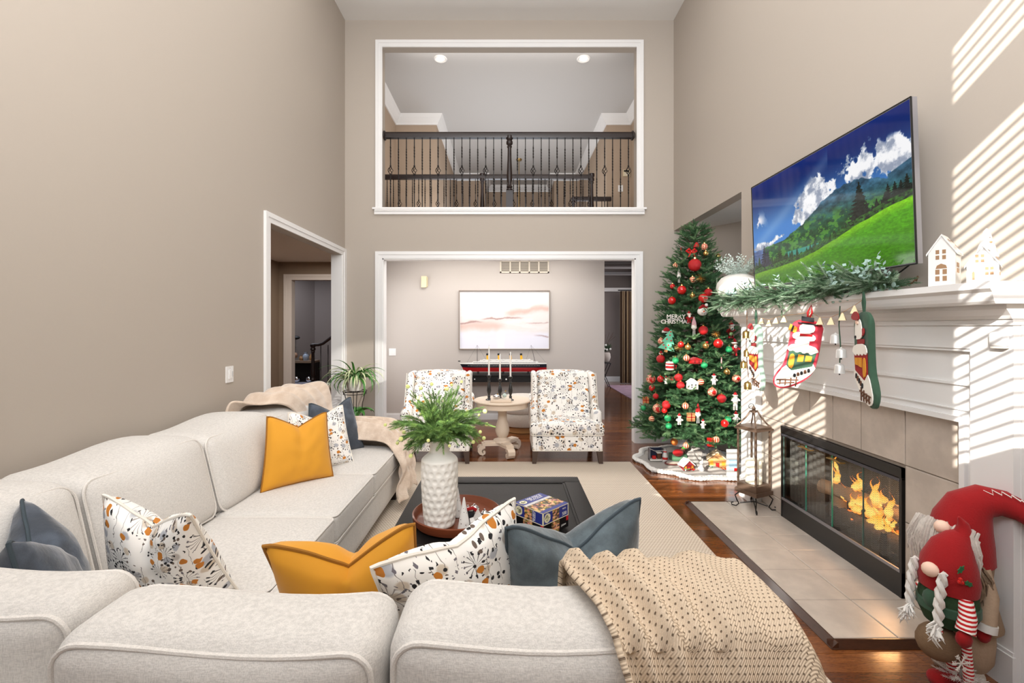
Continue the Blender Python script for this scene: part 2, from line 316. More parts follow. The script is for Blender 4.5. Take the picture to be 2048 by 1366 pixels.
    def cushion(s, x0, x1, y0, y1, z0, z1, r=.05, crown=(0, 0, 0), n=12, fn=None):
        c = Vector(((x0+x1)/2, (y0+y1)/2, (z0+z1)/2)); h = Vector(((x1-x0)/2, (y1-y0)/2, (z1-z0)/2)); r = min(r, min(h)*.99)
        def tm(t, hh):  # crowd samples near the rims
            a = abs(t); k = 1-r/hh; e = .55
            v = a/e*k if a < e else k+(a-e)/(1-e)*(1-k); return math.copysign(v, t)
        idx = {}; 
        def vert(q):
            key = tuple(round(t, 5) for t in q)
            if key in idx: return idx[key]
            p = Vector([tm(q[k], h[k])*h[k] for k in range(3)]); inn = Vector([max(-h[k]+r, min(h[k]-r, p[k])) for k in range(3)])
            d = p-inn
            if d.length > 1e-9: p = inn+d.normalized()*r
            u = Vector([p[k]/h[k] for k in range(3)])
            for k in range(3):
                if crown[k]:
                    a, b = u[(k+1) % 3], u[(k+2) % 3]; p[k] += u[k]*crown[k]*max(0, 1-a*a)*max(0, 1-b*b)
            p = c+p
            if fn: p = Vector(fn(p))
            idx[key] = len(s.v); s.v.append(tuple(p)); return idx[key]
        for ax in range(3):
            for sg in (-1, 1):
                for i in range(n):
                    for j in range(n):
                        q = []
                        for (a, b) in ((i, j), (i+1, j), (i+1, j+1), (i, j+1)):
                            w = [0, 0, 0]; w[ax] = sg; w[(ax+1) % 3] = -1+2*a/n; w[(ax+2) % 3] = -1+2*b/n; q.append(vert(w))
                        s.f.append(tuple(q if sg > 0 else q[::-1]))
        s.smooth = True; return s
    def build(s, name, mat, parent=None, loc=None, smooth=None, label=None, cat=None, group=None, kind=None, uv=None, attr=None, auto=None):
        o0 = WL[parent.name] if parent is not None else (Vector(loc) if loc is not None else Vector((0, 0, 0)))
        me = bpy.data.meshes.new(name); base = Vector(o0)
        me.from_pydata([(v[0]-base.x, v[1]-base.y, v[2]-base.z) for v in s.v], [], s.f)
        if mat is not None: me.materials.append(mat)
        sm = s.smooth if smooth is None else smooth
        if sm:
            me.polygons.foreach_set('use_smooth', [True]*len(me.polygons))
            try: me.set_sharp_from_angle(angle=math.radians(auto or 42))
            except Exception: pass
        if uv:
            ul = me.uv_layers.new(name='UVMap'); li = np.empty(len(me.loops), dtype=np.int64); me.loops.foreach_get('vertex_index', li)
            ul.data.foreach_set('uv', np.asarray(uv, dtype=np.float32)[li].ravel())
        if attr:
            nm, kd, data = attr
            if kd == 'FLOAT': a = me.attributes.new(nm, 'FLOAT', 'FACE'); a.data.foreach_set('value', data)
            else: a = me.color_attributes.new(nm, 'FLOAT_COLOR', 'POINT'); a.data.foreach_set('color', np.asarray(data, dtype=np.float32).ravel())
        me.update()
        o = bpy.data.objects.new(name, me); COL.objects.link(o)
        if parent is not None: o.parent = parent
        else: o.location = base
        WL[o.name] = base
        return tag(o, label, cat, group, kind)
def bx(name, mat, parent, *a, **k): return MB().box(*a).build(name, mat, parent, **k)
def struct(name, mb, mat, **k): return mb.build(name, mat, None, kind='structure', **k)
def copy_tree(o, parent=None):
    c = o.copy(); COL.objects.link(c); c.parent = parent; WL[c.name] = WL.get(o.name, Vector((0, 0, 0)))
    for ch in list(o.children): copy_tree(ch, c)
    return c
def text_mb(s, size, depth, mt, align='CENTER', sp=1.0):
    cu = bpy.data.curves.new('t', 'FONT'); cu.body = s; cu.size = size; cu.extrude = depth; cu.align_x = align; cu.align_y = 'CENTER'; cu.resolution_u = 3; cu.space_character = sp; cu.space_line = .8
    o = bpy.data.objects.new('t', cu); COL.objects.link(o); bpy.context.view_layer.update()
    me = bpy.data.meshes.new_from_object(o); b = MB(); b.add([mt @ v.co for v in me.vertices], [tuple(p.vertices) for p in me.polygons])
    bpy.data.objects.remove(o); bpy.data.curves.remove(cu); bpy.data.meshes.remove(me); b.smooth = False; return b
def frame_mat(origin, xaxis, yaxis):
    x = Vector(xaxis).normalized(); y = Vector(yaxis); z = x.cross(y).normalized(); y = z.cross(x)
    return Matrix(((x.x, y.x, z.x, origin[0]), (x.y, y.y, z.y, origin[1]), (x.z, y.z, z.z, origin[2]), (0, 0, 0, 1)))
# needle sprigs, many at once, joined with numpy
def sprig_base(L=.1, n=26, nl=.018, w=.0022, flat=.35, spread=50, taper=.5, rs=None):
    rs = rs or np.random.RandomState(3); V = []; T = []
    a = .0015; V += [(-a, 0, 0), (a, 0, 0), (0, 0, L)]; T.append((0, 1, 2))
    for i in range(n):
        z = L*(.06+.94*i/n); ang = i*2.399; l = nl*(1-taper*(i/n)**2)*(.8+.4*rs.rand()); el = math.radians(spread*(1-.5*i/n))
        d = np.array([math.cos(ang)*math.sin(el), math.sin(ang)*math.sin(el)*flat, math.cos(el)]); side = np.cross(d, (0, 0, 1)); side = side/(np.linalg.norm(side)+1e-9)*w
        p = np.array([0, 0, z]); k = len(V); V += [tuple(p-side), tuple(p+side), tuple(p+d*l)]; T.append((k, k+1, k+2))
    return np.array(V, dtype=float), np.array(T, dtype=int)
def sprig_mesh(name, base, items, mat, parent=None, loc=None, **k):
    """items: list of (pos, dir, scale, roll)"""
    V, T = base; n = len(items); out = np.empty((n, len(V), 3))
    for i, (p, d, sc, roll) in enumerate(items):
        q = Vector(d).to_track_quat('Z', 'Y').to_matrix() @ Matrix.Rotation(roll, 3, 'Z'); out[i] = (V*sc) @ np.array(q).T+np.array(p)
    tri = (T[None]+(np.arange(n)*len(V))[:, None, None]).reshape(-1, 3); vv = out.reshape(-1, 3)
    o0 = WL[parent.name] if parent is not None else Vector(loc or (0, 0, 0)); vv = vv-np.array(o0)
    me = bpy.data.meshes.new(name); me.vertices.add(len(vv)); me.vertices.foreach_set('co', vv.ravel()); me.loops.add(len(tri)*3); me.loops.foreach_set('vertex_index', tri.ravel())
    me.polygons.add(len(tri)); me.polygons.foreach_set('loop_start', np.arange(len(tri))*3); me.polygons.foreach_set('loop_total', np.full(len(tri), 3)); me.update(); me.validate()
    me.materials.append(mat); o = bpy.data.objects.new(name, me); COL.objects.link(o)
    if parent is not None: o.parent = parent
    else: o.location = o0
    WL[o.name] = Vector(o0); return tag(o, **k)
# ================================================================ room shell
ZB, XL, XR, ZC = 5.80, -2.083, 2.130, 5.42
T_ = .115
def wall_y(mb, y0, y1, x0, x1, z0, z1, holes):
    """wall slab facing Y with rectangular holes (hx0,hx1,hz0,hz1)"""
    xs = sorted({x0, x1, *[h[0] for h in holes], *[h[1] for h in holes]}); zs = sorted({z0, z1, *[h[2] for h in holes], *[h[3] for h in holes]})
    for a, b in zip(xs, xs[1:]):
        for c, d in zip(zs, zs[1:]):
            mx, mz = (a+b)/2, (c+d)/2
            if not any(h[0] < mx < h[1] and h[2] < mz < h[3] for h in holes): mb.box(a, b, y0, y1, c, d)
    return mb
def wall_x(mb, x0, x1, y0, y1, z0, z1, holes):
    ys = sorted({y0, y1, *[h[0] for h in holes], *[h[1] for h in holes]}); zs = sorted({z0, z1, *[h[2] for h in holes], *[h[3] for h in holes]})
    for a, b in zip(ys, ys[1:]):
        for c, d in zip(zs, zs[1:]):
            my, mz = (a+b)/2, (c+d)/2
            if not any(h[0] < my < h[1] and h[2] < mz < h[3] for h in holes): mb.box(x0, x1, a, b, c, d)
    return mb
OPN_L = (-1.602, 1.641, 0, 2.364)     # lower opening
OPN_U = (-1.602, 1.653, 3.005, 5.07)  # upper opening
struct('wall_back', wall_y(MB(), ZB, ZB+T_, XL-.12, 3.2, 0, ZC, [OPN_L, OPN_U]), wall_m)
struct('wall_left', wall_x(MB(), XL-T_, XL, .5, ZB, 0, ZC, [(3.95, 5.68, 0, 2.395)]), wall_m)
# right wall with the firebox hole and the alcove cut behind the tree
FB = (2.419, 3.486, .03, .725)
struct('wall_right', wall_x(MB(), XR, XR+.12, -2.2, ZB, 0, ZC, [(4.12, ZB, 0, 2.717), (FB[0], FB[1], 0, FB[3])]), wall_m)
wn_ = MB(); wn_.prism([(2.35, 5.80), (2.42, 5.87), (3.2, 4.80), (3.1, 4.73)], 2.80, Matrix())
wn_.box(XR+.12, 3.2, 4.0, 4.12, 0, 2.80)
struct('wall_alcove', wn_, wall_m)
struct('ceiling_alcove', MB().box(XR+.118, 3.2, 4.0, ZB, 2.717, 2.80), ceil_m)
struct('ceiling', MB().box(-5.3, 3.2, -2.3, ZB+.05, ZC, ZC+.1), ceil_m)
# the part of the room behind the camera, with tall blinds-covered windows
WINS = [(-3.84, -1.42, 2.85, 5.36), (-.80, 1.9, 2.62, 4.16), (-.80, 1.9, 4.36, 5.36)]
YB = -1.0
struct('wall_window_side', wall_y(MB(), YB-.15, YB, -5.3, XR+.1, 0, ZC, WINS), wall_m)
struct('wall_nook', MB().box(-5.4, -5.3, YB, .5, 0, ZC).box(-5.4, XL-T_, .5, .62, 0, ZC), wall_m)
for i, w in enumerate(WINS):
    fr = MB(); x0, x1, z0, z1 = w
    fr.box(x0-.06, x1+.06, YB-.02, YB+.02, z1, z1+.07).box(x0-.06, x1+.06, YB-.02, YB+.02, z0-.07, z0).box(x0-.06, x0, YB-.02, YB+.02, z0, z1).box(x1, x1+.06, YB-.02, YB+.02, z0, z1)
    struct('window_%d' % (i+1), fr, white)
    sl_ = MB(); z = z0
    while z < z1:
        sl_.box(x0, x1, YB-.105, YB-.075, z, z+.006); z += .058
    b = sl_.build('slat', white, None, loc=(0, 0, 0)); b.name = 'window_blind'; tag(b, kind='structure')
# floor: base slab + boards
fl = struct('floor', MB().box(-8, 6.5, -2.2, 14, -.06, -.012), dark_oak)
BW = .057
def boards(y0, y1, x0, x1, rng, single):
    nonlocal_parts = []
    mb = MB(); tones = []; y = y0; k = 0
    while y < y1-1e-6:
        x = x0-rng.random()*.9
        while x < x1:
            L = .5+rng.random()*1.1; a, b = max(x, x0), min(x+L, x1)
            if b-a > .02:
                tn = rng.random(); h = (rng.random()-.5)*.0006
                if single:
                    q = MB(); q.box(a+.0006, b-.0006, y+.0006, y+BW-.0006, -.012, h); q.build('plank', oak, fl, attr=('tone', 'FLOAT', [tn]*6))
                else:
                    mb.box(a+.0006, b-.0006, y+.0006, y+BW-.0006, -.012, h); tones += [tn]*6
            x += L
        y += BW
    if not single: mb.build('plank', oak, fl, kind='stuff', attr=('tone', 'FLOAT', tones))
rng = random.Random(3)
Y0 = 1.2; Y1 = Y0+BW*33; Y2 = Y1+BW*35  # boards one by one where the photograph shows them widest
boards(-1.0, Y0, -2.1, 2.2, rng, False)
boards(Y0, Y1, -2.1, 1.2, rng, False)
boards(Y0, Y1, 1.2, 2.13, rng, True)
boards(Y1, Y2, -2.1, .9, rng, False)
boards(Y1, Y2, .9, 2.13, rng, True)
boards(Y1+BW*20, Y2+BW*9, 2.13, 3.1, rng, False)
boards(Y2, Y2+BW*9, -2.1, 2.13, rng, True)
boards(Y2+BW*9, 8.0, -2.1, 4.2, rng, False)
boards(8.0, 13.4, .5, 6.2, rng, False)
boards(3.4, 13.4, -7.9, -2.1, rng, False)
# baseboards
def base_y(name, x0, x1, y, s): struct(name, MB().box(x0, x1, min(y, y+s*.016), max(y, y+s*.016), 0, .085).box(x0, x1, min(y, y+s*.011), max(y, y+s*.011), .085, .1), white)
def base_x(name, y0, y1, x, s): struct(name, MB().box(min(x, x+s*.016), max(x, x+s*.016), y0, y1, 0, .085).box(min(x, x+s*.011), max(x, x+s*.011), y0, y1, .085, .1), white)
base_y('baseboard_back_left', XL, -1.70, ZB, -1); base_y('baseboard_back_right', 1.73, 2.34, ZB, -1)
base_x('baseboard_left', .6, 3.86, XL, 1); base_x('baseboard_right', -.9, 1.83, XR, -1)
# opening casings (trim)
def casing(mb, x0, x1, z0, z1, y, w, s, sill=False):
    for (d, t) in ((0, .016), (w*.55, .024)):
        w = w+(.0008 if d else 0)
        mb.box(x0-w, x0-d, y-t, y, z0, z1+d).box(x1+d, x1+w, y-t, y, z0, z1+d).box(x0-w, x1+w, y-t, y, z1+d, z1+w)
    return mb
c1 = casing(MB(), -1.602, 1.641, 0, 2.364, ZB, .088, 1)
c1.box(-1.602, -1.585, ZB-.008, ZB+T_+.01, 0, 2.364).box(1.625, 1.641, ZB-.008, ZB+T_+.01, 0, 2.364).box(-1.602, 1.641, ZB-.008, ZB+T_+.01, 2.35, 2.364)
struct('door_1', c1, white)
c2 = casing(MB(), -1.602, 1.653, 3.005, 5.07, ZB, .085, 1); struct('trim_1', c2, white)
struct('trim_2', MB().box(-1.72, 1.77, ZB-.05, ZB+T_+.02, 2.985, 3.01).box(-1.70, 1.75, ZB-.03, ZB, 2.925, 2.985).box(-1.69, 1.74, ZB-.045, ZB, 2.965, 2.985), white)
c3 = MB()  # left doorway casing
for (d, t) in ((0, .016), (.045, .024)):
    c3.box(XL, XL+t, 3.95-.085-(.0008 if d else 0), 3.95-d, 0, 2.395+d).box(XL, XL+t, 5.68+d, ZB-.002, 0, 2.395+d).box(XL, XL+t, 3.95-.085-(.0008 if d else 0), ZB-.002-(.0 if d else .0008), 2.395+d, 2.395+.085+(.0008 if d else 0))
c3.box(XL-T_-.01, XL+.008, 3.95, 3.966, 0, 2.395).box(XL-T_-.01, XL+.008, 5.664, 5.68, 0, 2.395)
struct('door_2', c3, white)
# ---- middle room behind the lower opening
ZM = 7.28
struct('wall_middle', MB().box(-2.2, 1.464, ZM, ZM+.12, 0, 2.75), wall_grey)
struct('wall_middle_end', MB().box(-2.26, -2.2, ZB+T_, ZM+.12, 0, 2.72), wall_grey)
struct('ceiling_middle', MB().box(-2.2, 1.9, ZB+T_, ZM+.12, 2.72, 2.89), ceil_m)
base_y('baseboard_middle', -2.2, 1.464, ZM, -1)
# ---- far room seen past the middle wall's edge
ZF = 12.4
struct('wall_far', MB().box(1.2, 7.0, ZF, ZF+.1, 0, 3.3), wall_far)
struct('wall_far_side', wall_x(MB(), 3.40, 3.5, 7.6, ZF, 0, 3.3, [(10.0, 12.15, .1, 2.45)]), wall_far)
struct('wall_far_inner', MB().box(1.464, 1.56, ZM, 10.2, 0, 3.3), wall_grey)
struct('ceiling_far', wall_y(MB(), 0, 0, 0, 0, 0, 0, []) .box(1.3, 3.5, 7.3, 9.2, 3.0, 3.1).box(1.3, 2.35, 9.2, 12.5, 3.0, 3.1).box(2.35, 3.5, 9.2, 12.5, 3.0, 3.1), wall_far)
struct('ceiling_right_hall', MB().box(1.9, 3.4, ZB+T_, 7.4, 2.72, 2.89), ceil_m)
cr = MB()
cr.prism([(0, 0), (.10, .0), (.12, .03), (.03, .12), (0, .12)], 2.2, frame_mat((3.4, 10.6, 2.86), (0, -1, 0), (0, 0, 1)))
cr.box(1.56, 3.4, 9.6, 9.7, 2.60, 2.66).box(1.56, 3.4, ZF-.1, ZF, 2.46, 2.56)
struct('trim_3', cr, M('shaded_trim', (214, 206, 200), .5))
struct('baseboard_far', MB().box(1.56, 3.4, ZF-.02, ZF, 0, .14), white)
sk = MB().quad(P(1197, 526, 9.7), P(1219, 527, 9.7), P(1197, 542, 9.7), P(1197, 534, 9.7)); struct('window_6', MB().prism([(1.85, 8.9), (2.12, 8.9), (1.95, 9.6), (1.85, 9.6)], .02, Matrix.Translation((0, 0, 2.97))), blue_glow)
struct('window_5', MB().box(3.46, 3.48, 10.0, 12.15, .1, 2.45), sky_glow)
# ---- left side room behind the doorway
ZH = 8.77
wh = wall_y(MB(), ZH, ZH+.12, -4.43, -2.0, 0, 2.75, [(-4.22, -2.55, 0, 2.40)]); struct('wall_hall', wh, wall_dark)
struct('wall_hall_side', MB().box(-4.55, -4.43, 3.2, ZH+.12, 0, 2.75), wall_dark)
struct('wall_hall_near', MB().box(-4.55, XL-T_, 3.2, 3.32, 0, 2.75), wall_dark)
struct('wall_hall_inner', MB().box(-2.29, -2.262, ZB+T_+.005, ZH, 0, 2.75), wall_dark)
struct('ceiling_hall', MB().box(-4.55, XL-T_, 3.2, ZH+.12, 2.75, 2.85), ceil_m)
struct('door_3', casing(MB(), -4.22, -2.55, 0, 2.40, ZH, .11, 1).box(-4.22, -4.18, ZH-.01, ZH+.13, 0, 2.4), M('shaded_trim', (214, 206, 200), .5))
base_x('baseboard_hall', 3.4, ZH, -4.43, 1)
ZS = 12.6
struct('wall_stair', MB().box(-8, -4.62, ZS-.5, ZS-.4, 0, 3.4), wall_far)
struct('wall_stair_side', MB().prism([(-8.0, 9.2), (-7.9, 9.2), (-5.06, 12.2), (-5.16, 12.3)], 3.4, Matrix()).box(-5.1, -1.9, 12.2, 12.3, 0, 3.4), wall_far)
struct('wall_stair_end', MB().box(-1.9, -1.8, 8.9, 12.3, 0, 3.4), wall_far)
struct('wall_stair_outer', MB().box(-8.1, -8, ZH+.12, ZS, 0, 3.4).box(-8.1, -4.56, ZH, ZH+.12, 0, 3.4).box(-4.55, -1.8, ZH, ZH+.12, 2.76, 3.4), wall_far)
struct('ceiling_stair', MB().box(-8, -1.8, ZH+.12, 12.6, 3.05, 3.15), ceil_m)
cs = MB(); d = Vector((2.84, 3.0, 0)).normalized(); cs.prism([(0, 0), (.10, 0), (.12, .03), (.03, .12), (0, .12)], 4.1, frame_mat((-7.9, 9.2, 2.93), (d.y, -d.x, 0), (0, 0, 1)) @ Matrix.Diagonal((1, 1, -1, 1)))
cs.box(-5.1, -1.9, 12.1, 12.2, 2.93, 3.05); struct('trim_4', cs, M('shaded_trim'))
# ---- upper hall behind the upper opening
struct('floor_upper', MB().box(-2.2, 2.5, ZB+T_, 7.45, 2.90, 2.99), dark_oak)
ZU = 8.43
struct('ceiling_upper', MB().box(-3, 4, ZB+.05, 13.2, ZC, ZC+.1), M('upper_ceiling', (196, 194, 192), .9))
up = MB(); up.box(XL-.1, XL, ZB+T_, ZU, 2.9, ZC).box(XL-.1, -1.32, ZU, ZU+.1, 2.9, ZC).box(-1.42, -1.32, ZU+.1, 11.65, 2.9, ZC).box(-1.42, -.58, 11.65, 11.75, 2.9, ZC)
up.box(-.68, -.58, 11.75, 12.6, 2.9, ZC).box(-.68, 1.3, 12.6, 12.7, 2.9, ZC).box(1.2, 1.3, 11.75, 12.6, 2.9, ZC).box(1.2, 1.94, 11.65, 11.75, 2.9, ZC).box(1.844, 1.944, ZU+.1, 11.65, 2.9, ZC)
up.box(1.844, 2.30, ZU, ZU+.1, 2.9, ZC).box(2.30, 2.4, ZB+T_, ZU, 2.9, ZC)
struct('wall_upper', up, M('upper_paint', (172, 152, 132), .75))
cu = MB()
def crown_run(pts):
    prof = [(0, -.17), (.02, -.17), (.03, -.14), (.09, -.06), (.11, -.02), (.12, 0), (0, 0)]
    V = []; n = len(pts); m = len(prof)
    for i, p in enumerate(pts):
        p = Vector((*p, ZC)); a = Vector((*pts[max(i-1, 0)], ZC)); b = Vector((*pts[min(i+1, n-1)], ZC))
        d1 = (p-a).normalized() if i else (b-p).normalized(); d2 = (b-p).normalized() if i < n-1 else d1
        n1 = Vector((d1.y, -d1.x, 0)); n2 = Vector((d2.y, -d2.x, 0)); k = (n1+n2); k = k/max(.3, k.dot(n1))
        V += [p+k*q+Vector((0, 0, z)) for q, z in prof]
    cu.add(V, [(i*m+j, i*m+(j+1) % m, (i+1)*m+(j+1) % m, (i+1)*m+j) for i in range(n-1) for j in range(m)])
crown_run([(XL, ZB+T_), (XL, ZU), (-1.32, ZU), (-1.32, 11.65), (-.58, 11.65), (-.58, 12.6), (1.2, 12.6), (1.2, 11.65), (1.844, 11.65), (1.844, ZU), (2.30, ZU), (2.30, ZB+T_)])
struct('trim_5', cu, white, smooth=False)
aw = MB(); pts = [Vector((.25+.85*math.cos(PI-a*PI/16), 12.58, 3.25+.9*math.sin(a*PI/16))) for a in range(17)]; aw.tube(pts, .05, 4); aw.tube([Vector((p.x*.8+.05, p.y, 3.25+(p.z-3.25)*.8)) for p in pts], .03, 4)
struct('window_7', aw, white)
struct('window_8', MB().prism([(.25+.83*math.cos(PI-a*PI/16), 3.25+.88*math.sin(a*PI/16)) for a in range(17)], .01, frame_mat((0, 12.59, 0), (1, 0, 0), (0, 0, 1))), sky_glow)
# recessed lights
for i, (px, py) in enumerate(((881, 117), (1167, 117))):
    p = P(px, py, 6.63); r = empty('recessed_light', (p[0], p[1], ZC), 'round recessed ceiling light above the upper railing, %s end' % ('stair-wall' if i else 'crown-block'), 'light', 'recessed lights over the upper hall')
    r['label'] = ['recessed ceiling light above the balusters nearest the long blank wall', 'recessed ceiling light above the balusters nearest the tree side'][i]
    MB().lathe([(.055, 0), (.095, 0), (.1, -.006), (.085, -.014), (.06, -.006)], (p[0], p[1], ZC), 28, cap=False).build('trim_ring', white, r)
    MB().lathe([(.001, -.004), (.058, -.004), (.058, -.002)], (p[0], p[1], ZC), 28).build('lamp', lamp_glow, r)
    l = bpy.data.lights.new('recessed_lamp', 'SPOT'); l.energy = 12; l.color = (1, .85, .66); l.spot_size = 2.2; l.shadow_soft_size = .05; lo = bpy.data.objects.new('recessed_lamp', l); COL.objects.link(lo); lo.location = (p[0], p[1], ZC-.03)
# ---- railings
def bal_mesh(kind):
    b = MB(); H = .93; r = .0075
    def bar(z0, z1, tw):
        n = max(2, int((z1-z0)/.012)) if tw else 2; b.tube([(0, 0, z0+(z1-z0)*i/(n-1)) for i in range(n)], r*(1.15 if tw else 1), 4, twist=(.55 if tw else 0))
    if kind == 'basket':
        zc = .50
        bar(0, .2, 0); bar(.2, .38, 1); bar(.38, zc-.055, 0); bar(zc+.055, .66, 0); bar(.66, .82, 1); bar(.82, H, 0)
        b.sphere((0, 0, zc-.06), .013, 8); b.sphere((0, 0, zc+.06), .013, 8)
        for k in range(4):
            b.tube([(.032*math.sin(PI*i/10)*math.cos(k*PI/2+i*.32), .032*math.sin(PI*i/10)*math.sin(k*PI/2+i*.32), zc-.055+.011*i) for i in range(11)], .0042, 4)
    else:
        bar(0, .16, 0); bar(.16, .40, 1); bar(.40, .50, 0); bar(.50, .78, 1); bar(.78, H, 0)
    me = b.build('b', iron, None); return me
def newel(x, y, z0, h, parent, s=1.0):
    MB().box(x-.045*s, x+.045*s, y-.045*s, y+.045*s, z0, z0+h*.25).build('newel_base', espresso if s != 1.01 else espresso, parent)
    pr = [(.02, .25), (.042, .26), (.042, .275), (.028, .29), (.04, .31), (.03, .33), (.022, .36), (.034, .40), (.036, .45), (.026, .7), (.024, .84), (.034, .86), (.026, .88), (.042, .9), (.042, .93), (.03, .95), (.045, .97), (.045, 1.01), (.02, 1.02)]
    MB().lathe([(r*s, z0+zz*h) for r, zz in pr], (x, y, 0), 14).build('newel_post', espresso, parent)
protoB, protoP = bal_mesh('basket'), bal_mesh('plain')
def place_bal(root, x, y, z, basket):
    src = protoB if basket else protoP
    o = src.copy(); o.name = 'baluster'; COL.objects.link(o); o.parent = root; o.location = Vector((x, y, z))-WL[root.name]; return o
RY = ZB+.06
r1 = empty('upper_railing', (0, RY, 3.01), 'dark wood handrail on twisted iron balusters inside the white framed upper opening', 'railing')
for k in range(-16, 16):
    if k == -1: continue
    kk = k
    x = (1019-CX)*RY/F+(k+1)*.1027
    if not (-1.58 < x < 1.63): continue
    bk = ((k+1) % 3 == 0) if k < -1 else ((k-1) % 3 == 0)
    place_bal(r1, x, RY, 3.01, (k < -1 and (k+16) % 3 == 0) or (k > -1 and (k-2) % 3 == 0))
newel((1019-CX)*RY/F, RY, 3.01, .94, r1)
hr = MB(); hp = [(-.03, 0), (.03, 0), (.036, .02), (.036, .05), (.02, .075), (-.02, .075), (-.036, .05), (-.036, .02)]
hr.prism(hp, 3.23, frame_mat((-1.59, RY, 3.93), (0, 1, 0), (0, 0, 1)) @ Matrix.Identity(4)); hr.build('handrail', espresso, r1)
for x in (-1.585, 1.62): MB().lathe([(.03, -.012), (.06, -.012), (.06, .004), (.03, .014)], n=18, mat=frame_mat((x, RY, 3.965), (0, 1, 0), (0, 0, 1))).build('rosette', espresso, r1)
MB().box(-1.585, 1.625, RY-.04, RY+.04, 3.006, 3.012).build('shoe_rail', iron, r1)
RY2 = 7.36
r2 = empty('hall_railing', (0, RY2, 3.0), 'second dark railing across the upper hall behind the first', 'railing')
x = -2.06; k = 0
while x < 1.34:
    if abs(x+.41) > .04: place_bal(r2, x, RY2, 2.99, k % 3 == 0)
    x += .1027; k += 1
newel(-.41, RY2, 2.99, .98, r2); newel(1.37, RY2, 2.99, .98, r2)
MB().prism(hp, 3.46, frame_mat((-2.08, RY2, 3.89), (0, 1, 0), (0, 0, 1))).build('handrail', espresso, r2)
r3 = empty('stair_railing', (1.6, 8.3, 3.0), 'short dark railing at the stair head below the beige keypad', 'railing')
MB().prism(hp, .72, frame_mat((1.18, 8.3, 3.80), (0, 1, 0), (0, 0, 1))).build('handrail', espresso, r3)
newel(1.21, 8.3, 2.99, .86, r3)
for i in range(6): place_bal(r3, 1.32+i*.1027, 8.3, 2.90, i % 3 == 1)
bpy.data.objects.remove(protoB); bpy.data.objects.remove(protoP)
kp = empty('alarm_keypad', P(1252, 346, ZU), 'beige alarm keypad with dark top on the wall behind the upper balusters', 'keypad')
a = P(1246, 340, ZU-.01); b = P(1259, 353, ZU-.01); bx('body', cream_white, kp, a[0], b[0], ZU-.03, ZU, b[2], a[2]); bx('screen', dark_m, kp, a[0]+.01, b[0]-.01, ZU-.034, ZU-.03, a[2]-.04, a[2]-.01)
for i in range(3):
    for j in range(3): bx('key', white, kp, a[0]+.025+i*.03, a[0]+.04+i*.03, ZU-.034, ZU-.03, b[2]+.012+j*.02, b[2]+.022+j*.02)
def switch(name, c, nrm, w, h, label, cat, m=white, n=1):
    r = empty(name, c, label, cat); c = Vector(c)
    if nrm == 'y':
        bx('wall_plate', m, r, c.x-w/2, c.x+w/2, c.y-.008, c.y, c.z-h/2, c.z+h/2)
        for i in range(n):
            xx = c.x+(i-(n-1)/2)*.045; bx('rocker', m, r, xx-.016, xx+.016, c.y-.013, c.y-.008, c.z-.033, c.z+.033)
            MB().cyl((xx, c.y-.008, c.z+.047), (xx, c.y-.0095, c.z+.047), .003, n=6).build('screw', chrome, r)
    else:
        bx('wall_plate', m, r, c.x, c.x+.008, c.y-w/2, c.y+w/2, c.z-h/2, c.z+h/2)
        bx('rocker', m, r, c.x+.008, c.x+.014, c.y-.016, c.y+.016, c.z-.033, c.z+.033)
        bx('dimmer', M('grey_slider', (200, 200, 200), .4), r, c.x+.008, c.x+.016, c.y+.02, c.y+.026, c.z-.02, c.z+.02)
        for s in (-1, 1): MB().cyl((c.x+.008, c.y, c.z+s*.047), (c.x+.0095, c.y, c.z+s*.047), .003, n=6).build('screw', chrome, r)
    return r
switch('wall_switch', (XL, 3.384, 1.13), 'x', .085, .12, 'white dimmer switch plate on the long blank wall above the sofa', 'switch')
switch('wall_switch', P(785, 704, ZM), 'y', .11, .115, 'white double rocker switch on the middle room wall beside the patterned chair', 'switch', n=2)
switch('wall_switch', P(1241, 377, ZU), 'y', .09, .12, 'white rocker switch below the keypad behind the upper railing', 'switch')
ch = empty('door_chime', P(849, 564, ZM), 'ivory wall chime box beside the framed painting', 'chime')
p = P(849, 564, ZM); bx('body', cream_white, ch, p[0]-.045, p[0]+.04, ZM-.045, ZM, p[2]-.09, p[2]+.09)
MB().cyl((p[0]+.048, ZM-.022, p[2]-.075), (p[0]+.048, ZM-.022, p[2]+.075), .01, n=8).build('chime_tube', M('ivory_shade', (208, 194, 160), .4), ch)
ve = empty('air_vent', P(1048, 533, ZM), 'wide white return air grille with five panels near the ceiling', 'vent')
a = P(1000, 521, ZM); b = P(1098, 546, ZM); vm_ = M('vent_cream', (214, 204, 188), .5)
bx('backing', M('vent_dark', (120, 112, 104), .8), ve, a[0]+.02, b[0]-.02, ZM-.004, ZM, b[2]+.02, a[2]-.02)
f_ = MB().box(a[0], b[0], ZM-.014, ZM, a[2]-.022, a[2]).box(a[0], b[0], ZM-.014, ZM, b[2], b[2]+.022)
for i in range(6):
    x = a[0]+(b[0]-a[0]-.022)*i/5; f_.box(x, x+.022, ZM-.014, ZM, b[2], a[2])
f_.build('frame', vm_, ve)
for k in range(10):
    z = b[2]+.028+k*.0145; MB().box(a[0]+.02, b[0]-.02, ZM-.012, ZM-.006, z, z+.004).build('slat', vm_, ve)
cl = empty('chandelier', P(1038, 320, 10.6), 'small brass chandelier canopy with rod in the upper stairwell', 'chandelier')
p = P(1038, 320, 10.6); MB().lathe([(.07, ZC), (.06, ZC-.03), (.01, ZC-.05)], (p[0], p[1], 0), 16).build('canopy', brass, cl); MB().cyl((p[0], p[1], 4.0), (p[0], p[1], ZC-.04), .008, n=6).build('rod', brass, cl)
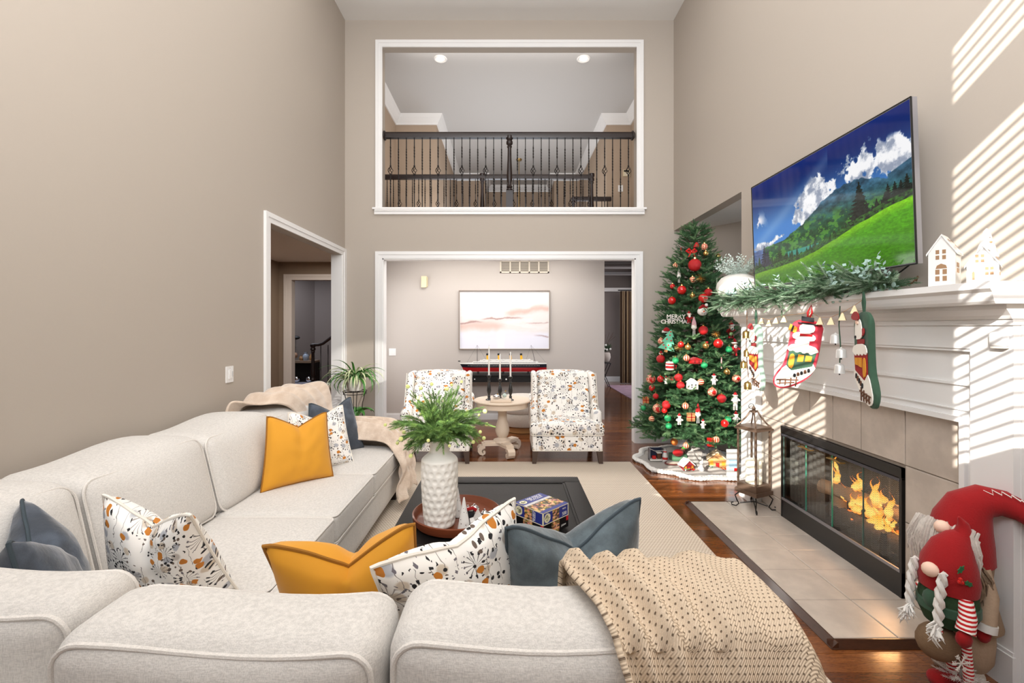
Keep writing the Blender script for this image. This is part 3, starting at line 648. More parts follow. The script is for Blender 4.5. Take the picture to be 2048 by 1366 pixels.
MB().sphere((p[0], p[1], 3.98), .05, 12).build('finial', brass, cl)
# ================================================================ fireplace
SX = 2.09   # face of the white surround
hearth = struct('hearth', MB().box(1.535, 2.6, 2.10, 3.765, -.01, .018), grout); tag(hearth, 'low hearth slab')
hearth['kind'] = 'structure'
ys = [2.113, 2.412, 2.713, 2.948, 3.173, 3.474, 3.771]; xs = [1.525, 1.828, 2.130]
def tile_mb(x0, x1, y0, y1, z0, z1, ax):
    g = .0022; b = MB(); c = .003
    if ax == 'z':
        x0 += g; x1 -= g; y0 += g; y1 -= g; b.box(x0, x1, y0, y1, z0, z1-c); b.v[4:] = []; b.f = []
        b = MB(); b.add([(x0, y0, z0), (x1, y0, z0), (x1, y1, z0), (x0, y1, z0), (x0, y0, z1-c), (x1, y0, z1-c), (x1, y1, z1-c), (x0, y1, z1-c), (x0+c, y0+c, z1), (x1-c, y0+c, z1), (x1-c, y1-c, z1), (x0+c, y1-c, z1)],
            [(0, 1, 5, 4), (1, 2, 6, 5), (2, 3, 7, 6), (3, 0, 4, 7), (4, 5, 9, 8), (5, 6, 10, 9), (6, 7, 11, 10), (7, 4, 8, 11), (8, 9, 10, 11)])
    else:
        y0 += g; y1 -= g; z0 += g; z1 -= g; X0, X1 = x0, x1
        b.add([(X1, y0, z0), (X1, y1, z0), (X1, y1, z1), (X1, y0, z1), (X0+c, y0, z0), (X0+c, y1, z0), (X0+c, y1, z1), (X0+c, y0, z1), (X0, y0+c, z0+c), (X0, y1-c, z0+c), (X0, y1-c, z1-c), (X0, y0+c, z1-c)],
            [(0, 1, 5, 4), (1, 2, 6, 5), (2, 3, 7, 6), (3, 0, 4, 7), (4, 5, 9, 8), (5, 6, 10, 9), (6, 7, 11, 10), (7, 4, 8, 11), (8, 9, 10, 11)])
    return b
for i in range(2):
    for j in range(6):
        tile_mb(xs[i], xs[i+1], ys[j], ys[j+1], .015, .030, 'z').build('tile', tile_m, hearth)
hb = MB()  # bevelled oak nosing round the hearth
def nose(a, b, n):
    a, b, n = Vector(a), Vector(b), Vector(n); z = Vector((0, 0, 1)); V = [a-z*.03, a, a+n*.006, a+n*.035-z*.027, a+n*.035-z*.03]; 
    hb.add(V+[v+(b-a) for v in V], [(0, 1, 2, 3, 4), (9, 8, 7, 6, 5)]+[(i, (i+1) % 5, 5+(i+1) % 5, 5+i) for i in range(5)])
nose((1.523, 2.08, .03), (1.523, 3.80, .03), (-1, 0, 0)); nose((1.49, 2.111, .03), (2.09, 2.111, .03), (0, -1, 0)); nose((1.49, 3.773, .03), (2.09, 3.773, .03), (0, 1, 0))
hb.build('hearth_edging', dark_oak, hearth, smooth=False)
wt = struct('wall_fireplace', MB().box(XR-.0035, XR, 2.08, 2.419, 0, 1.045).box(XR-.0035, XR, 3.486, 3.775, 0, 1.045).box(XR-.0035, XR, 2.419, 3.486, .728, 1.045), grout)
zs = [1.045, .745, .443, .143, .03]
vy = [2.08, 2.412, 2.713, 2.948, 3.173, 3.474, 3.775]
for j in range(6): tile_mb(XR-.012, XR, vy[j], vy[j+1], .745 if 0 < j < 5 else .745, 1.045, 'x').build('tile', tile_m, wt)
for (a, b) in ((2.08, 2.412), (3.474, 3.775)):
    for k in range(3): tile_mb(XR-.012, XR, a, b, zs[k+2], zs[k+1], 'x').build('tile', tile_m, wt)
# firebox
fb = empty('fireplace', (2.13, 2.95, .03), 'black gas fireplace insert with folding glass doors set in beige tile', 'fireplace')
y0, y1, z0, z1 = FB; X0 = 2.118
brickm = M('firebox_lining', (66, 62, 58), .9, bump=.3, bscale=30)
MB().box(2.13, 2.60, y0-.01, y0, z0, z1).box(2.13, 2.60, y1, y1+.01, z0, z1).box(2.58, 2.60, y0, y1, z0, z1).box(2.13, 2.6, y0, y1, z0, z0+.01).box(2.13, 2.6, y0, y1, z1, z1+.01).build('firebox', brickm, fb)
MB().box(X0-.01, X0+.02, y0, y1, z0, .165).build('bottom_panel', blk_metal, fb)
MB().box(X0-.014, X0+.02, y0, y1, z1-.05, z1).box(X0-.01, X0+.02, y0, y1, z1-.062, z1-.055).build('top_panel', blk_metal, fb)
bx('side_frame', blk_metal, fb, X0-.012, X0+.02, y0, y0+.016, z0, z1); bx('side_frame', blk_metal, fb, X0-.012, X0+.02, y1-.016, y1, z0, z1)
MB().box(X0-.014, X0-.004, y0+.01, y1-.01, .163, .180).build('lower_rail', silverside, fb)
MB().box(X0-.014, X0-.004, y0+.01, y1-.01, .652, .668).build('upper_rail', M('gunmetal', (90, 90, 98), .35, .7), fb)
dw = (y1-y0-.032)/4
for i in range(4):
    a = y0+.016+dw*i; d = MB().box(X0-.002, X0+.002, a+.002, a+dw-.002, .182, .650).build('glass_door', glass, fb)
    MB().box(X0-.0035, X0+.0035, a, a+.002, .182, .650).box(X0-.0035, X0+.0035, a+dw-.003, a+dw, .182, .650).build('glass_edge', glass_g if i in (1, 2) else M('glass_edge_dark', (70, 90, 84), .3), d)
for i, yy in enumerate((2.90, 3.19)):
    MB().tube([(X0-.006, yy-.07, .632), (X0-.03, yy-.06, .628), (X0-.034, yy, .636), (X0-.03, yy+.06, .628), (X0-.006, yy+.07, .632)], [.004, .006, .009, .006, .004], 8).build('door_handle', brass, fb)
# mesh screen: a wavy curtain of woven wire
m = bpy.data.materials.new('wire_mesh'); m.use_nodes = True; N, L = m.node_tree.nodes, m.node_tree.links; b = N['Principled BSDF']; b.inputs['Base Color'].default_value = (.25, .24, .22, 1); b.inputs['Metallic'].default_value = .7
tc = N.new('ShaderNodeTexCoord'); w1 = N.new('ShaderNodeTexChecker'); w1.inputs['Scale'].default_value = 190; L.new(tc.outputs['Object'], w1.inputs[0]); b.inputs['Roughness'].default_value = .5
mm = N.new('ShaderNodeMath'); mm.operation = 'MULTIPLY_ADD'; mm.inputs[1].default_value = .75; mm.inputs[2].default_value = .0; L.new(w1.outputs['Fac'], mm.inputs[0]); L.new(mm.outputs[0], b.inputs['Alpha']); wire = m
for (a, c) in ((y1-.02, y1-.40), (y0+.02, y0+.62)):
    MB().grid(lambda u, v: (2.165+.008*math.sin(u*60), a+(c-a)*u, .17+.49*v), 90, 6).build('mesh_screen', wire, fb)
ash = M('ash_bed', (70, 66, 62), .95, bump=1, bscale=90, var=.4, vscale=30)
rr = random.Random(5); eb = MB()
eb.grid(lambda u, v: (2.17+.38*v, y0+.05+(y1-y0-.1)*u, .05+.09*math.sin(PI*v)*(.8+.3*noise.noise(Vector((u*9, v*6, 0))))+.02), 40, 14); eb.build('ember_bed', ash, fb, kind='stuff')
log_m = M('charred_log', (74, 58, 46), .95, bump=1, bscale=50, var=.5, vscale=14); log_l = M('split_log_end', (176, 150, 122), .9, bump=.6, bscale=60, var=.25, vscale=20)
def log(p0, p1, r, mat, nm='log'):
    p0, p1 = Vector(p0), Vector(p1); pts = [p0.lerp(p1, i/7)+Vector((.008*noise.noise(p0*9+Vector((i, 0, 0))), 0, .012*noise.noise(p0*7+Vector((0, i, 3))))) for i in range(8)]
    return MB().tube(pts, [r*(1+.12*noise.noise(p*12)) for p in pts], 12).build(nm, mat, fb, label=None)
log((2.28, 2.48, .21), (2.30, 3.20, .20), .05, log_m); log((2.40, 2.55, .22), (2.42, 3.25, .22), .055, log_m); log((2.25, 3.24, .35), (2.45, 2.70, .33), .048, log_l)
log((2.30, 3.14, .16), (2.30, 3.14, .32), .045, log_l); log((2.33, 2.50, .33), (2.42, 3.0, .36), .04, log_m); log((2.24, 2.60, .14), (2.42, 2.5, .16), .035, log_m)
MB().box(2.2, 2.52, 2.66, 2.68, .11, .15).box(2.2, 2.52, 3.05, 3.07, .11, .15).box(2.21, 2.23, 2.66, 2.68, .11, .27).box(2.21, 2.23, 3.05, 3.07, .11, .27).build('log_grate', iron, fb)
# flames
fm = bpy.data.materials.new('flame'); fm.use_nodes = True; N, L = fm.node_tree.nodes, fm.node_tree.links; N.remove(N['Principled BSDF'])
tc = N.new('ShaderNodeTexCoord'); sp = N.new('ShaderNodeSeparateXYZ'); L.new(tc.outputs['Generated'], sp.inputs[0]); cr_ = N.new('ShaderNodeValToRGB'); L.new(sp.outputs[2], cr_.inputs[0])
e = cr_.color_ramp.elements; e[0].position = 0; e[0].color = (1, .22, .02, 1); e[1].position = 1; e[1].color = (1, .16, .01, 1); x_ = e.new(.3); x_.color = (1, .62, .14, 1); x_ = e.new(.65); x_.color = (1, .38, .04, 1)
em = N.new('ShaderNodeEmission'); L.new(cr_.outputs[0], em.inputs[0]); em.inputs[1].default_value = 2.1; tr = N.new('ShaderNodeBsdfTransparent'); lw = N.new('ShaderNodeLayerWeight'); lw.inputs[0].default_value = .35; mx = N.new('ShaderNodeMixShader')
L.new(lw.outputs['Facing'], mx.inputs[0]); L.new(em.outputs[0], mx.inputs[1]); L.new(tr.outputs[0], mx.inputs[2]); L.new(mx.outputs[0], N['Material Output'].inputs[0])
fcore = emis('ember_glow', (255, 120, 40), 2.2)
def flame(x, y, z, h, w, lean=0):
    b = MB(); n = 14; ph = rr.random()*6
    pts = [(x+.01*math.sin(ph+i*.6), y+lean*(i/n)**1.5+.02*math.sin(ph+i*.75)*(i/n), z+h*i/n) for i in range(n+1)]
    b.tube(pts, [max(.0006, w*(math.sin(PI*(.12+.88*i/n))**1.1)*(1-(i/n)**1.2)*(1+.25*math.sin(i*1.3+ph))*1.7) for i in range(n+1)], 10); b.build('flame', fm, fb)
for k in range(32):
    px = 1672+128*rr.random(); py = 905+(px-1672)*.93+rr.uniform(-34, 26)+62; c_ = math.exp(-((px-1742)/34)**2)
    p = PX(px, py, 2.27+.10*rr.random()); h = (.05+.10*rr.random()+.17*c_*rr.random()); flame(p[0], p[1], p[2], h, .007+.012*rr.random()+.008*c_, (rr.random()-.5)*.05)
el = MB()
for k in range(60):
    p = Vector((2.26+.1*rr.random(), 2.48+.62*rr.random(), .20+.05*rr.random())); el.sphere(p, .006+.012*rr.random(), 6, (1, 1.6, .6))
el.build('ember', fcore, fb, kind='stuff')
fl_l = bpy.data.lights.new('fire_light', 'POINT'); fl_l.energy = 9; fl_l.color = (1, .5, .2); fl_l.shadow_soft_size = .08; o = bpy.data.objects.new('fire_light', fl_l); COL.objects.link(o); o.location = (2.30, 2.75, .45)

# white mantel and surround
ma = empty('mantel', (SX, 2.9, 0), 'tall white painted mantel shelf and surround around the fireplace', 'mantel')
MB().box(SX, XR, 2.08, 3.775, 1.045, 1.66).box(SX, XR, 1.84, 2.08, 0, 1.66).box(SX, XR, 3.775, 3.99, 0, 1.66).build('back_board', white, ma)
MB().box(2.06, SX+.001, 1.842, 3.99, 1.385, 1.49).box(2.066, SX, 2.02, 3.815, 1.372, 1.385).build('frieze_board', white, ma)
for (a, b) in ((1.842, 2.015), (3.82, 3.99)):
    lg = MB().box(2.06, SX+.001, a, b, 0, 1.385).build('pilaster', white, ma)
    MB().box(2.045, 2.06, a-.01, b+.01, 0, .14).box(2.052, 2.06, a-.005, b+.005, .14, .155).build('plinth', white, ma)
MB().box(2.074, SX+.001, 2.055, 2.08, 0, 1.07).box(2.074, SX+.001, 3.775, 3.80, 0, 1.07).box(2.074, SX+.001, 2.08, 3.775, 1.045, 1.07).box(2.08, SX+.001, 2.02, 3.815, 1.215, 1.228).box(2.083, SX, 2.02, 3.82, 1.10, 1.106).build('inner_moulding', white, ma)
# stacked crown under the shelf, wrapping the near end
prof = [(0, 1.49), (.012, 1.49), (.012, 1.515), (.02, 1.515), (.03, 1.53), (.06, 1.555), (.06, 1.575), (.14, 1.575), (.15, 1.585), (.158, 1.60), (.165, 1.62), (.182, 1.634), (.182, 1.663), (.0, 1.663)]
crn = MB(); V = []
XF = 2.062
path = [((XR, 1.84), (0, -1)), ((XF, 1.84), (-1, -1)), ((XF, 3.99), (-1, 1)), ((XR, 3.99), (0, 1))]
m_ = len(prof)
for (p, n) in path: V += [(p[0]+n[0]*q*(1 if n[0] else 0), p[1]+n[1]*q*(.42 if p[1] < 3 else .35), z) for q, z in prof]
crn.add(V, [(i*m_+j, (i+1)*m_+j, (i+1)*m_+(j+1) % m_, i*m_+(j+1) % m_) for i in range(3) for j in range(m_)])
crn.build('shelf', white, ma, smooth=False)
mst = 1.663
sn = empty('motion_sensor', (2.06, 1.92, 1.43), 'white plastic motion sensor on the mantel frieze corner', 'sensor')
MB().cushion(2.03, 2.06, 1.85, 1.915, 1.40, 1.462, .012, n=6).build('housing', white, sn); MB().cushion(2.034, 2.06, 1.855, 1.91, 1.392, 1.402, .004, n=4).build('lens', M('grey_plastic', (190, 186, 180), .4), sn)

# television
tv = empty('television', (2.1, 2.9, 2.2), 'big wall-mounted television showing a green alpine valley above the mantel', 'television')
Zl, Zr = 3.63, 2.195
tl, tr_, br, bl = Vector((1.957, Zl, 2.600)), Vector((1.957, Zr, 2.600)), Vector((1.986, Zr, 1.790)), Vector((1.986, Zl, 1.790))
nrm = (tr_-tl).cross(bl-tl).normalized(); nrm = -nrm if nrm.x > 0 else nrm
bk = -nrm*.03
b = MB(); b.add([tl, tr_, br, bl, tl+bk, tr_+bk, br+bk, bl+bk], [(3, 2, 1, 0), (4, 5, 6, 7), (0, 1, 5, 4), (1, 2, 6, 5), (2, 3, 7, 6), (3, 0, 4, 7)]); b.build('cabinet', silverside, tv)
MB().box(2.01, XR-.004, 2.6, 3.2, 1.95, 2.4).build('wall_bracket', dark_m, tv)
MB().box(1.99, 2.03, 2.75, 3.1, 1.762, 1.795).build('lower_bar', blk_metal, tv)
MB().tube([(2.02, 2.5, 1.80), (2.03, 2.45, 1.74), (2.04, 2.40, 1.71), (2.05, 2.38, 1.76), (2.06, 2.32, 1.80)], .004, 6).build('cable', dark_m, tv)
def fbm(U, V, sc, oc=5, seed=0, rough=.55):
    rs = np.random.RandomState(seed); out = np.zeros_like(U); amp = 1; tot = 0
    for o in range(oc):
        n = int(sc*2**o)+2; g = rs.rand(n+2, n+2); x = U*n; y = V*n; xi = np.clip(x.astype(int), 0, n); yi = np.clip(y.astype(int), 0, n); fx = x-xi; fy = y-yi
        fx = fx*fx*(3-2*fx); fy = fy*fy*(3-2*fy)
        v = g[yi, xi]*(1-fx)*(1-fy)+g[yi, xi+1]*fx*(1-fy)+g[yi+1, xi]*(1-fx)*fy+g[yi+1, xi+1]*fx*fy
        out += amp*v; tot += amp; amp *= rough
    return out/tot
def to_lin(c): c = np.clip(c, 0, 255)/255.; return np.where(c <= .04045, c/12.92, ((c+.055)/1.055)**2.4)
def sm(x, a, b): t = np.clip((x-a)/(b-a), 0, 1); return t*t*(3-2*t)
def picture(name, parent, corners, nu, nv, paint, mat, off):
    """corners tl,tr,br,bl ; paint(U,V)->rgb 0-255, V up"""
    tl, tr, br, bl = corners; U, V = np.meshgrid(np.linspace(0, 1, nu+1), np.linspace(0, 1, nv+1)); rgb = paint(U, V)
    a = np.array(bl)[None, None]*((1-U)*(1-V))[..., None]+np.array(br)[None, None]*(U*(1-V))[..., None]+np.array(tl)[None, None]*((1-U)*V)[..., None]+np.array(tr)[None, None]*(U*V)[..., None]+np.array(off)
    b = MB(); b.v = [tuple(p) for p in a.reshape(-1, 3)]; w = nu+1; b.f = [(j*w+i, j*w+i+1, (j+1)*w+i+1, (j+1)*w+i) for j in range(nv) for i in range(nu)]
    col = np.concatenate([to_lin(rgb).reshape(-1, 3), np.ones((rgb.shape[0]*rgb.shape[1], 1))], 1)
    return b.build(name, mat, parent, smooth=False, attr=('print', 'COLOR', col))
def paint_tv(U, V):
    C = lambda *c: np.array(c, float)
    rgb = np.zeros(U.shape+(3,)); sky = C(8, 38, 112)[None, None]*sm(V, .55, 1)[..., None]+C(70, 132, 205)[None, None]*(1-sm(V, .5, .95))[..., None]; rgb[:] = sky
    n = fbm(U, V*.56, 11, 6, 1, .6); n2 = fbm(U+.003, V*.56+.012, 22, 5, 2, .65)
    ray = np.exp(-((V-.55-(U-.2)*.9)/.06)**2)*.16*(U < .6); rgb += (255-rgb)*ray[..., None]
    ridge = .34+.30*np.exp(-((U-.72)/.30)**2)+.05*fbm(U, U*0+.3, 9, 4, 3)+.03*(fbm(U, U*0+.3, 40, 3, 4)-.5)
    ridge = np.where(U > .9, .60+(U-.9)*.5, ridge); 
    cloudtop = ridge+.02+.16*sm(U, .12, .5)*(1-.35*sm(U, .78, 1)); d_ = (V-ridge)/(cloudtop-ridge+.03); cm = sm(n+.16*(1-np.abs(d_*2-.9)), .50, .56)*sm(V, ridge-.03, ridge-.01)*sm(1.5-d_, 0, .3)*sm(d_, -.6, -.2)
    cl = C(150, 160, 180)[None, None]+(C(250, 250, 252)-C(150, 160, 180))[None, None]*sm(n2, .35, .62)[..., None]; rgb = rgb*(1-cm[..., None])+cl*cm[..., None]
    cm = sm(n, .50, .58)*np.exp(-((U-.05)/.06)**2-((V-.64)/.06)**2)*1.2; cm = np.clip(cm, 0, 1); rgb = rgb*(1-cm[..., None])+C(235, 232, 240)*cm[..., None]
    # far mountain
    mt = sm(ridge-V, 0, .006); tex = fbm(U, V, 22, 5, 5, .7); up = sm(V, .35, .62)[..., None]
    mc = (C(30, 78, 44)*(1-up)+C(56, 92, 116)*up)*(.35+1.3*tex[..., None]); pat = sm(fbm(U*.9+V*.1, V*.9, 34, 4, 6, .7), .54, .58)*(1-sm(V, .42, .55)); mc = mc*(1-.6*pat[..., None])+C(104, 170, 56)*.6*pat[..., None]
    mc = np.where((U < .09)[..., None], C(86, 106, 150)*(.6+.8*tex[..., None]), mc)
    rgb = rgb*(1-mt[..., None])+mc*mt[..., None]
    # lake
    lk = np.clip(sm(V, .205, .215)*sm(.27+.02*U-V, 0, .006)*sm(U, .27, .3)*sm(.6-U, 0, .03), 0, 1); rgb = rgb*(1-lk[..., None])+C(62, 148, 130)*lk[..., None]
    # tree line
    rs = np.random.RandomState(8)
    hill = .155+.25*sm(U, .15, 1.05)**1.3+.012*fbm(U, U*0, 14, 3, 9)-.02*(1-sm(U, .0, .25))
    trees = [(rs.rand()*.34, .06+.07*rs.rand()) for _ in range(60)]+[(.1, .26), (.13, .22), (.235, .22), (.05, .17)]+[(.34+rs.rand()*.36, .04+.05*rs.rand()) for _ in range(70)]+[(.375, .12), (.47, .1), (.5, .1)]+[(.765, .31), (.775, .25), (.74, .14), (.8, .14), (.9, .17), (.93, .16), (.955, .15), (.98, .17)]+[(.82+rs.rand()*.18, .08+.04*rs.rand()) for _ in range(24)]
    jag = fbm(U, V, 90, 2, 10)
    for (tx, th) in trees:
        hb_ = np.interp(tx, U[0], hill[0])-.02; rel = (V-hb_)/th; wd_ = .16*th*(1-rel)*(.45+1.1*np.abs(np.sin(rel*34)))+.002
        msk = ((rel > 0) & (rel < 1) & (np.abs(U-tx) < wd_*(.6+.8*jag)))
        shade = (.5+1.0*jag)[..., None]; tc_ = C(34, 62, 30) if tx < .7 else C(30, 36, 32); 
        if .08 < tx < .14: tc_ = C(46, 50, 66)
        rgb = np.where(msk[..., None], tc_*shade, rgb)
    low = sm(hill+.045-V, 0, .004)*sm(fbm(U, V, 60, 3, 12), .35, .5); rgb = rgb*(1-low[..., None])+(C(50, 92, 36)*(.5+jag[..., None]))*low[..., None]
    g = sm(hill-V, 0, .004); gt = fbm(U, V*1.4, 70, 3, 11, .8); gc = (C(92, 178, 24)*(1-.35*(1-V/.4))[..., None])*(.72+.5*gt[..., None]); gc = gc+C(40, 30, 0)*(sm(V, hill-.08, hill))[..., None]
    return rgb*(1-g[..., None])+gc*g[..., None]
ins = .008
du = (tr_-tl).normalized()*ins; dv = (tl-bl).normalized()*ins
t_ = bpy.data.materials.new('lit_screen'); t_.use_nodes = True; b = t_.node_tree.nodes['Principled BSDF']; b.inputs['Base Color'].default_value = (.004, .004, .004, 1); b.inputs['Roughness'].default_value = .06
a = t_.node_tree.nodes.new('ShaderNodeAttribute'); a.attribute_name = 'print'; t_.node_tree.links.new(a.outputs['Color'], b.inputs['Emission Color']); b.inputs['Emission Strength'].default_value = .95
picture('screen', tv, (tl+du-dv, tr_-du-dv, br-du+dv, bl+du+dv), 560, 315, paint_tv, t_, tuple(nrm*.001))
e_ = MB(); 
for (a, b_) in ((tl, tr_), (tr_, br), (br, bl), (bl, tl)): e_.tube([a, b_], .004, 4)
e_.build('bezel', dark_m, tv, smooth=False)

# ================================================================ rug, table
rg = MB().cushion(-1.32, 1.345, 1.35, 4.955, .0, .012, .006, n=10); rg.build('area_rug', rug_m, None, loc=(0, 3.1, 0), label='large oat braided wool rug under the coffee table', cat='rug')
ct = empty('coffee_table', (-.05, 2.57, .012), 'low square black wooden coffee table with recessed top panel on the rug', 'coffee table')
x0, x1, y0, y1, zt = -.587, .485, 2.05, 3.13, .45
bw = .105
for (a, b_, c, d) in ((x0, x1, y1-bw, y1), (x0, x1, y0, y0+bw)): MB().cushion(a, b_, c, d, zt-.04, zt, .006, n=4).build('top_rail', black_m, ct)
for (a, b_) in ((x0, x0+bw), (x1-bw, x1)): MB().cushion(a, b_, y0+bw+.001, y1-bw-.001, zt-.04, zt, .006, n=4).build('top_rail', black_m, ct)
MB().box(x0+bw, x1-bw, y0+bw, y1-bw, zt-.03, zt-.007).build('top_panel', black_m, ct)
MB().box(x0+bw+.001, x1-bw-.001, y1-bw-.014, y1-bw-.001, zt-.02, zt-.002).box(x0+bw+.001, x0+bw+.014, y0+bw, y1-bw, zt-.02, zt-.002).box(x1-bw-.014, x1-bw-.001, y0+bw, y1-bw, zt-.02, zt-.002).build('panel_bead', black_m, ct)
MB().box(x0+.04, x1-.04, y0+.04, y0+.06, .26, zt-.04).box(x0+.04, x1-.04, y1-.06, y1-.04, .26, zt-.04).box(x0+.04, x0+.06, y0+.04, y1-.04, .26, zt-.04).box(x1-.06, x1-.04, y0+.04, y1-.04, .26, zt-.04).build('apron', black_m, ct)
for a in (x0+.025, x1-.105):
    for c in (y0+.025, y1-.105): bx('leg', black_m, ct, a, a+.08, c, c+.08, .013, zt-.04)
bx('lower_shelf', black_m, ct, x0+.06, x1-.06, y0+.06, y1-.06, .12, .145)

# ================================================================ sectional sofa
so_ = empty('sectional_sofa', (-1.4, 2.2, .013), 'large cream linen corner sofa with piped loose cushions along the blank wall', 'sofa')
def rloop(x0, x1, y0, y1, z, r, fn=None, plane='z', n=5):
    pts = []
    for (cx, cy, a0) in ((x1-r, y1-r, 0), (x0+r, y1-r, PI/2), (x0+r, y0+r, PI), (x1-r, y0+r, 3*PI/2)):
        for i in range(n+1):
            a = a0+PI/2*i/n; pts.append((cx+r*math.cos(a), cy+r*math.sin(a)))
    full = []
    for i, p in enumerate(pts):
        q = pts[(i+1) % len(pts)]; L = math.dist(p, q); k = max(1, int(L/.06))
        for j in range(k): full.append((p[0]+(q[0]-p[0])*j/k, p[1]+(q[1]-p[1])*j/k))
    out = [Vector((p[0], p[1], z)) if plane == 'z' else (Vector((p[0], z, p[1])) if plane == 'y' else Vector((z, p[0], p[1]))) for p in full]
    return [Vector(fn(p)) for p in out] if fn else out
def seat(x0, x1, y0, y1, z0=.30, z1=.465):
    o = MB().cushion(x0+.003, x1-.003, y0+.003, y1-.003, z0, z1, .035, (0, .0, .022), 12).build('seat_cushion', sofa_m, so_)
    MB().tube(rloop(x0+.008, x1-.008, y0+.008, y1-.008, z1-.010, .03), .0055, 6, True).tube(rloop(x0+.008, x1-.008, y0+.008, y1-.008, z0+.01, .03), .005, 6, True).build('piping', piping_m, o)
    return o
for (a, b_) in ((1.74, 2.44), (2.44, 3.15), (3.15, 3.93)): seat(-1.60, -.92, a, b_)
seat(-1.60, -.92, 1.08, 1.74); seat(-.92, -.24, 1.05, 1.95); seat(-.24, .50, 1.05, 1.95)
MB().cushion(-1.66, -.935, 1.0, 3.95, .09, .30, .02, n=6).cushion(-1.0, .49, 1.0, 1.93, .09, .30, .02, n=6).build('base', sofa_m, so_)
MB().tube([(-.93, 1.95, .30), (-.93, 3.95, .30)], .005, 6).build('base_piping', piping_m, so_)
MB().cushion(-2.065, -1.66, .95, 4.08, .09, .76, .05, n=8).cushion(-2.06, .52, .68, 1.02, .09, .70, .05, n=8).build('frame', sofa_m, so_)
MB().cushion(-2.06, -.93, 3.94, 4.12, .09, .54, .05, (0, 0, .02), n=8).build('arm', sofa_m, so_)
for (a, b_) in ((-.98, 1.92), (-.98, 3.88), (.42, 1.88), (.42, .74), (-2.0, .78)): bx('foot', espresso, so_, a-.03, a+.03, b_-.03, b_+.03, .013 if b_ > 1.35 else 0, .1)
def backL(y0, y1, z1=.885, crown=.05):
    fn = lambda p: (p[0]-(p[2]-.46)*.24+.0, p[1], p[2]+.012*math.sin(p[1]*9))
    o = MB().cushion(-1.93, -1.535, y0+.004, y1-.004, .46, z1, .07, (.045, .0, .022), 14, fn).build('back_cushion', sofa_m, so_)
    MB().tube(rloop(y0+.012, y1-.012, .47, z1-.02, -1.555, .06, fn, 'x'), .0055, 6, True).tube(rloop(y0+.012, y1-.012, .47, z1-.02, -1.91, .06, fn, 'x'), .0055, 6, True).build('piping', piping_m, o)
backL(3.155, 3.93, .87); backL(2.45, 3.15, .895); backL(1.74, 2.445, .90); backL(1.17, 1.735, .90)
def backN(x0, x1, y0, y1, z1, seed=0):
    fn = lambda p: (p[0], p[1]+(p[2]-.46)*-.10, p[2]+.012*math.sin(p[0]*8+seed)*(p[2]-.46)/.4)
    o = MB().cushion(x0+.004, x1-.004, y0, y1, .46, z1, .06, (.01, .03, .02), 16, fn).build('back_cushion', sofa_m, so_)
    for yy in (y1-.016, y0+.016): MB().tube(rloop(x0+.016, x1-.016, .47, z1-.014, yy, .055, fn, 'y'), .006, 8, True).build('piping', piping_m, o)
backN(-.878, -.242, .875, 1.10, .885, 2); backN(-.232, .43, .875, 1.115, .895, 4)
backN(-1.60, -.915, .98, 1.19, .89, 1)

# throw pillows ---------------------------------------------------------------
def pillow(corners, th, chop, mat, pip, label, group=None, uvm=False, seed=0, n=26, chw=.9):
    bl, br, tr, tl = [Vector(c) for c in corners]; c0 = (bl+br+tr+tl)/4; nn = (br-bl).cross(tl-bl).normalized(); upv = ((tl+tr)-(bl+br)).normalized()
    def surf(u, v, side):
        a, b = 2*u-1, 2*v-1; ea, eb = a, b
        pin = .045; a2 = a*(1-pin*(1-b*b)); b2 = b*(1-pin*(1-a*a)); uu, vv = (a2+1)/2, (b2+1)/2
        p = (bl*(1-uu)+br*uu)*(1-vv)+(tl*(1-uu)+tr*uu)*vv
        k = max(0, (b+.35)/1.35); p = p-upv*chop*(max(0, 1-abs(a)/chw)**1.25)*k**2
        t = th*(max(0, (1-a*a)*(1-b*b)))**.42
        t *= 1-.38*math.exp(-(a/.16)**2)*k*(1 if chop > .02 else 0)
        t *= 1+.12*noise.noise(Vector((u*3+seed, v*3, side)))
        return p+nn*side*t+nn*.006*noise.noise(Vector((u*6, v*6+seed, 0)))*(1-abs(a))*4*.5
    b = MB(); b.grid(lambda u, v: surf(u, v, 1), n, n); k = len(b.v); b.grid(lambda u, v: surf(u, v, -1), n, n); w = n+1
    b.f[n*n:] = [f[::-1] for f in b.f[n*n:]]
    uv = [(i/n*2+seed*.37, j/n*2+seed*.21) for s in range(2) for j in range(n+1) for i in range(n+1)]
    # merge the rims
    root = empty('throw_pillow', c0-upv*(tl-bl).length/2*.98, label, 'pillow', group)
    o = b.build('cover', mat, root, uv=uv if uvm else None, auto=70)
    m = 24; rim = [surf(i/m, 0, 0) for i in range(m)]+[surf(1, i/m, 0) for i in range(m)]+[surf(1-i/m, 1, 0) for i in range(m)]+[surf(0, 1-i/m, 0) for i in range(m)]
    MB().tube(rim, .0055, 6, True).build('piping', pip, root); return root
flor_p = M('floral_piping', (232, 226, 216), .8)
pillow([(-1.50, 2.75, .475), (-1.18, 3.06, .475), (-1.27, 3.17, .885), (-1.52, 2.86, .915)], .085, .075, yellow_m, yellow_p, 'mustard yellow square pillow on the wall-side sofa seat', seed=1)
pillow([(-1.53, 3.08, .475), (-1.15, 3.38, .475), (-1.285, 3.52, .875), (-1.53, 3.16, .885)], .08, .075, flor_uv, flor_p, 'floral print pillow tucked behind the upright mustard pillow', uvm=True, seed=2)
pillow([(-1.53, 3.42, .475), (-1.20, 3.78, .475), (-1.34, 3.86, .885), (-1.56, 3.56, .88)], .08, .09, velvet_b, velvet_p, 'slate blue velvet pillow nearest the fluffy throw at the sofa far end', seed=3)
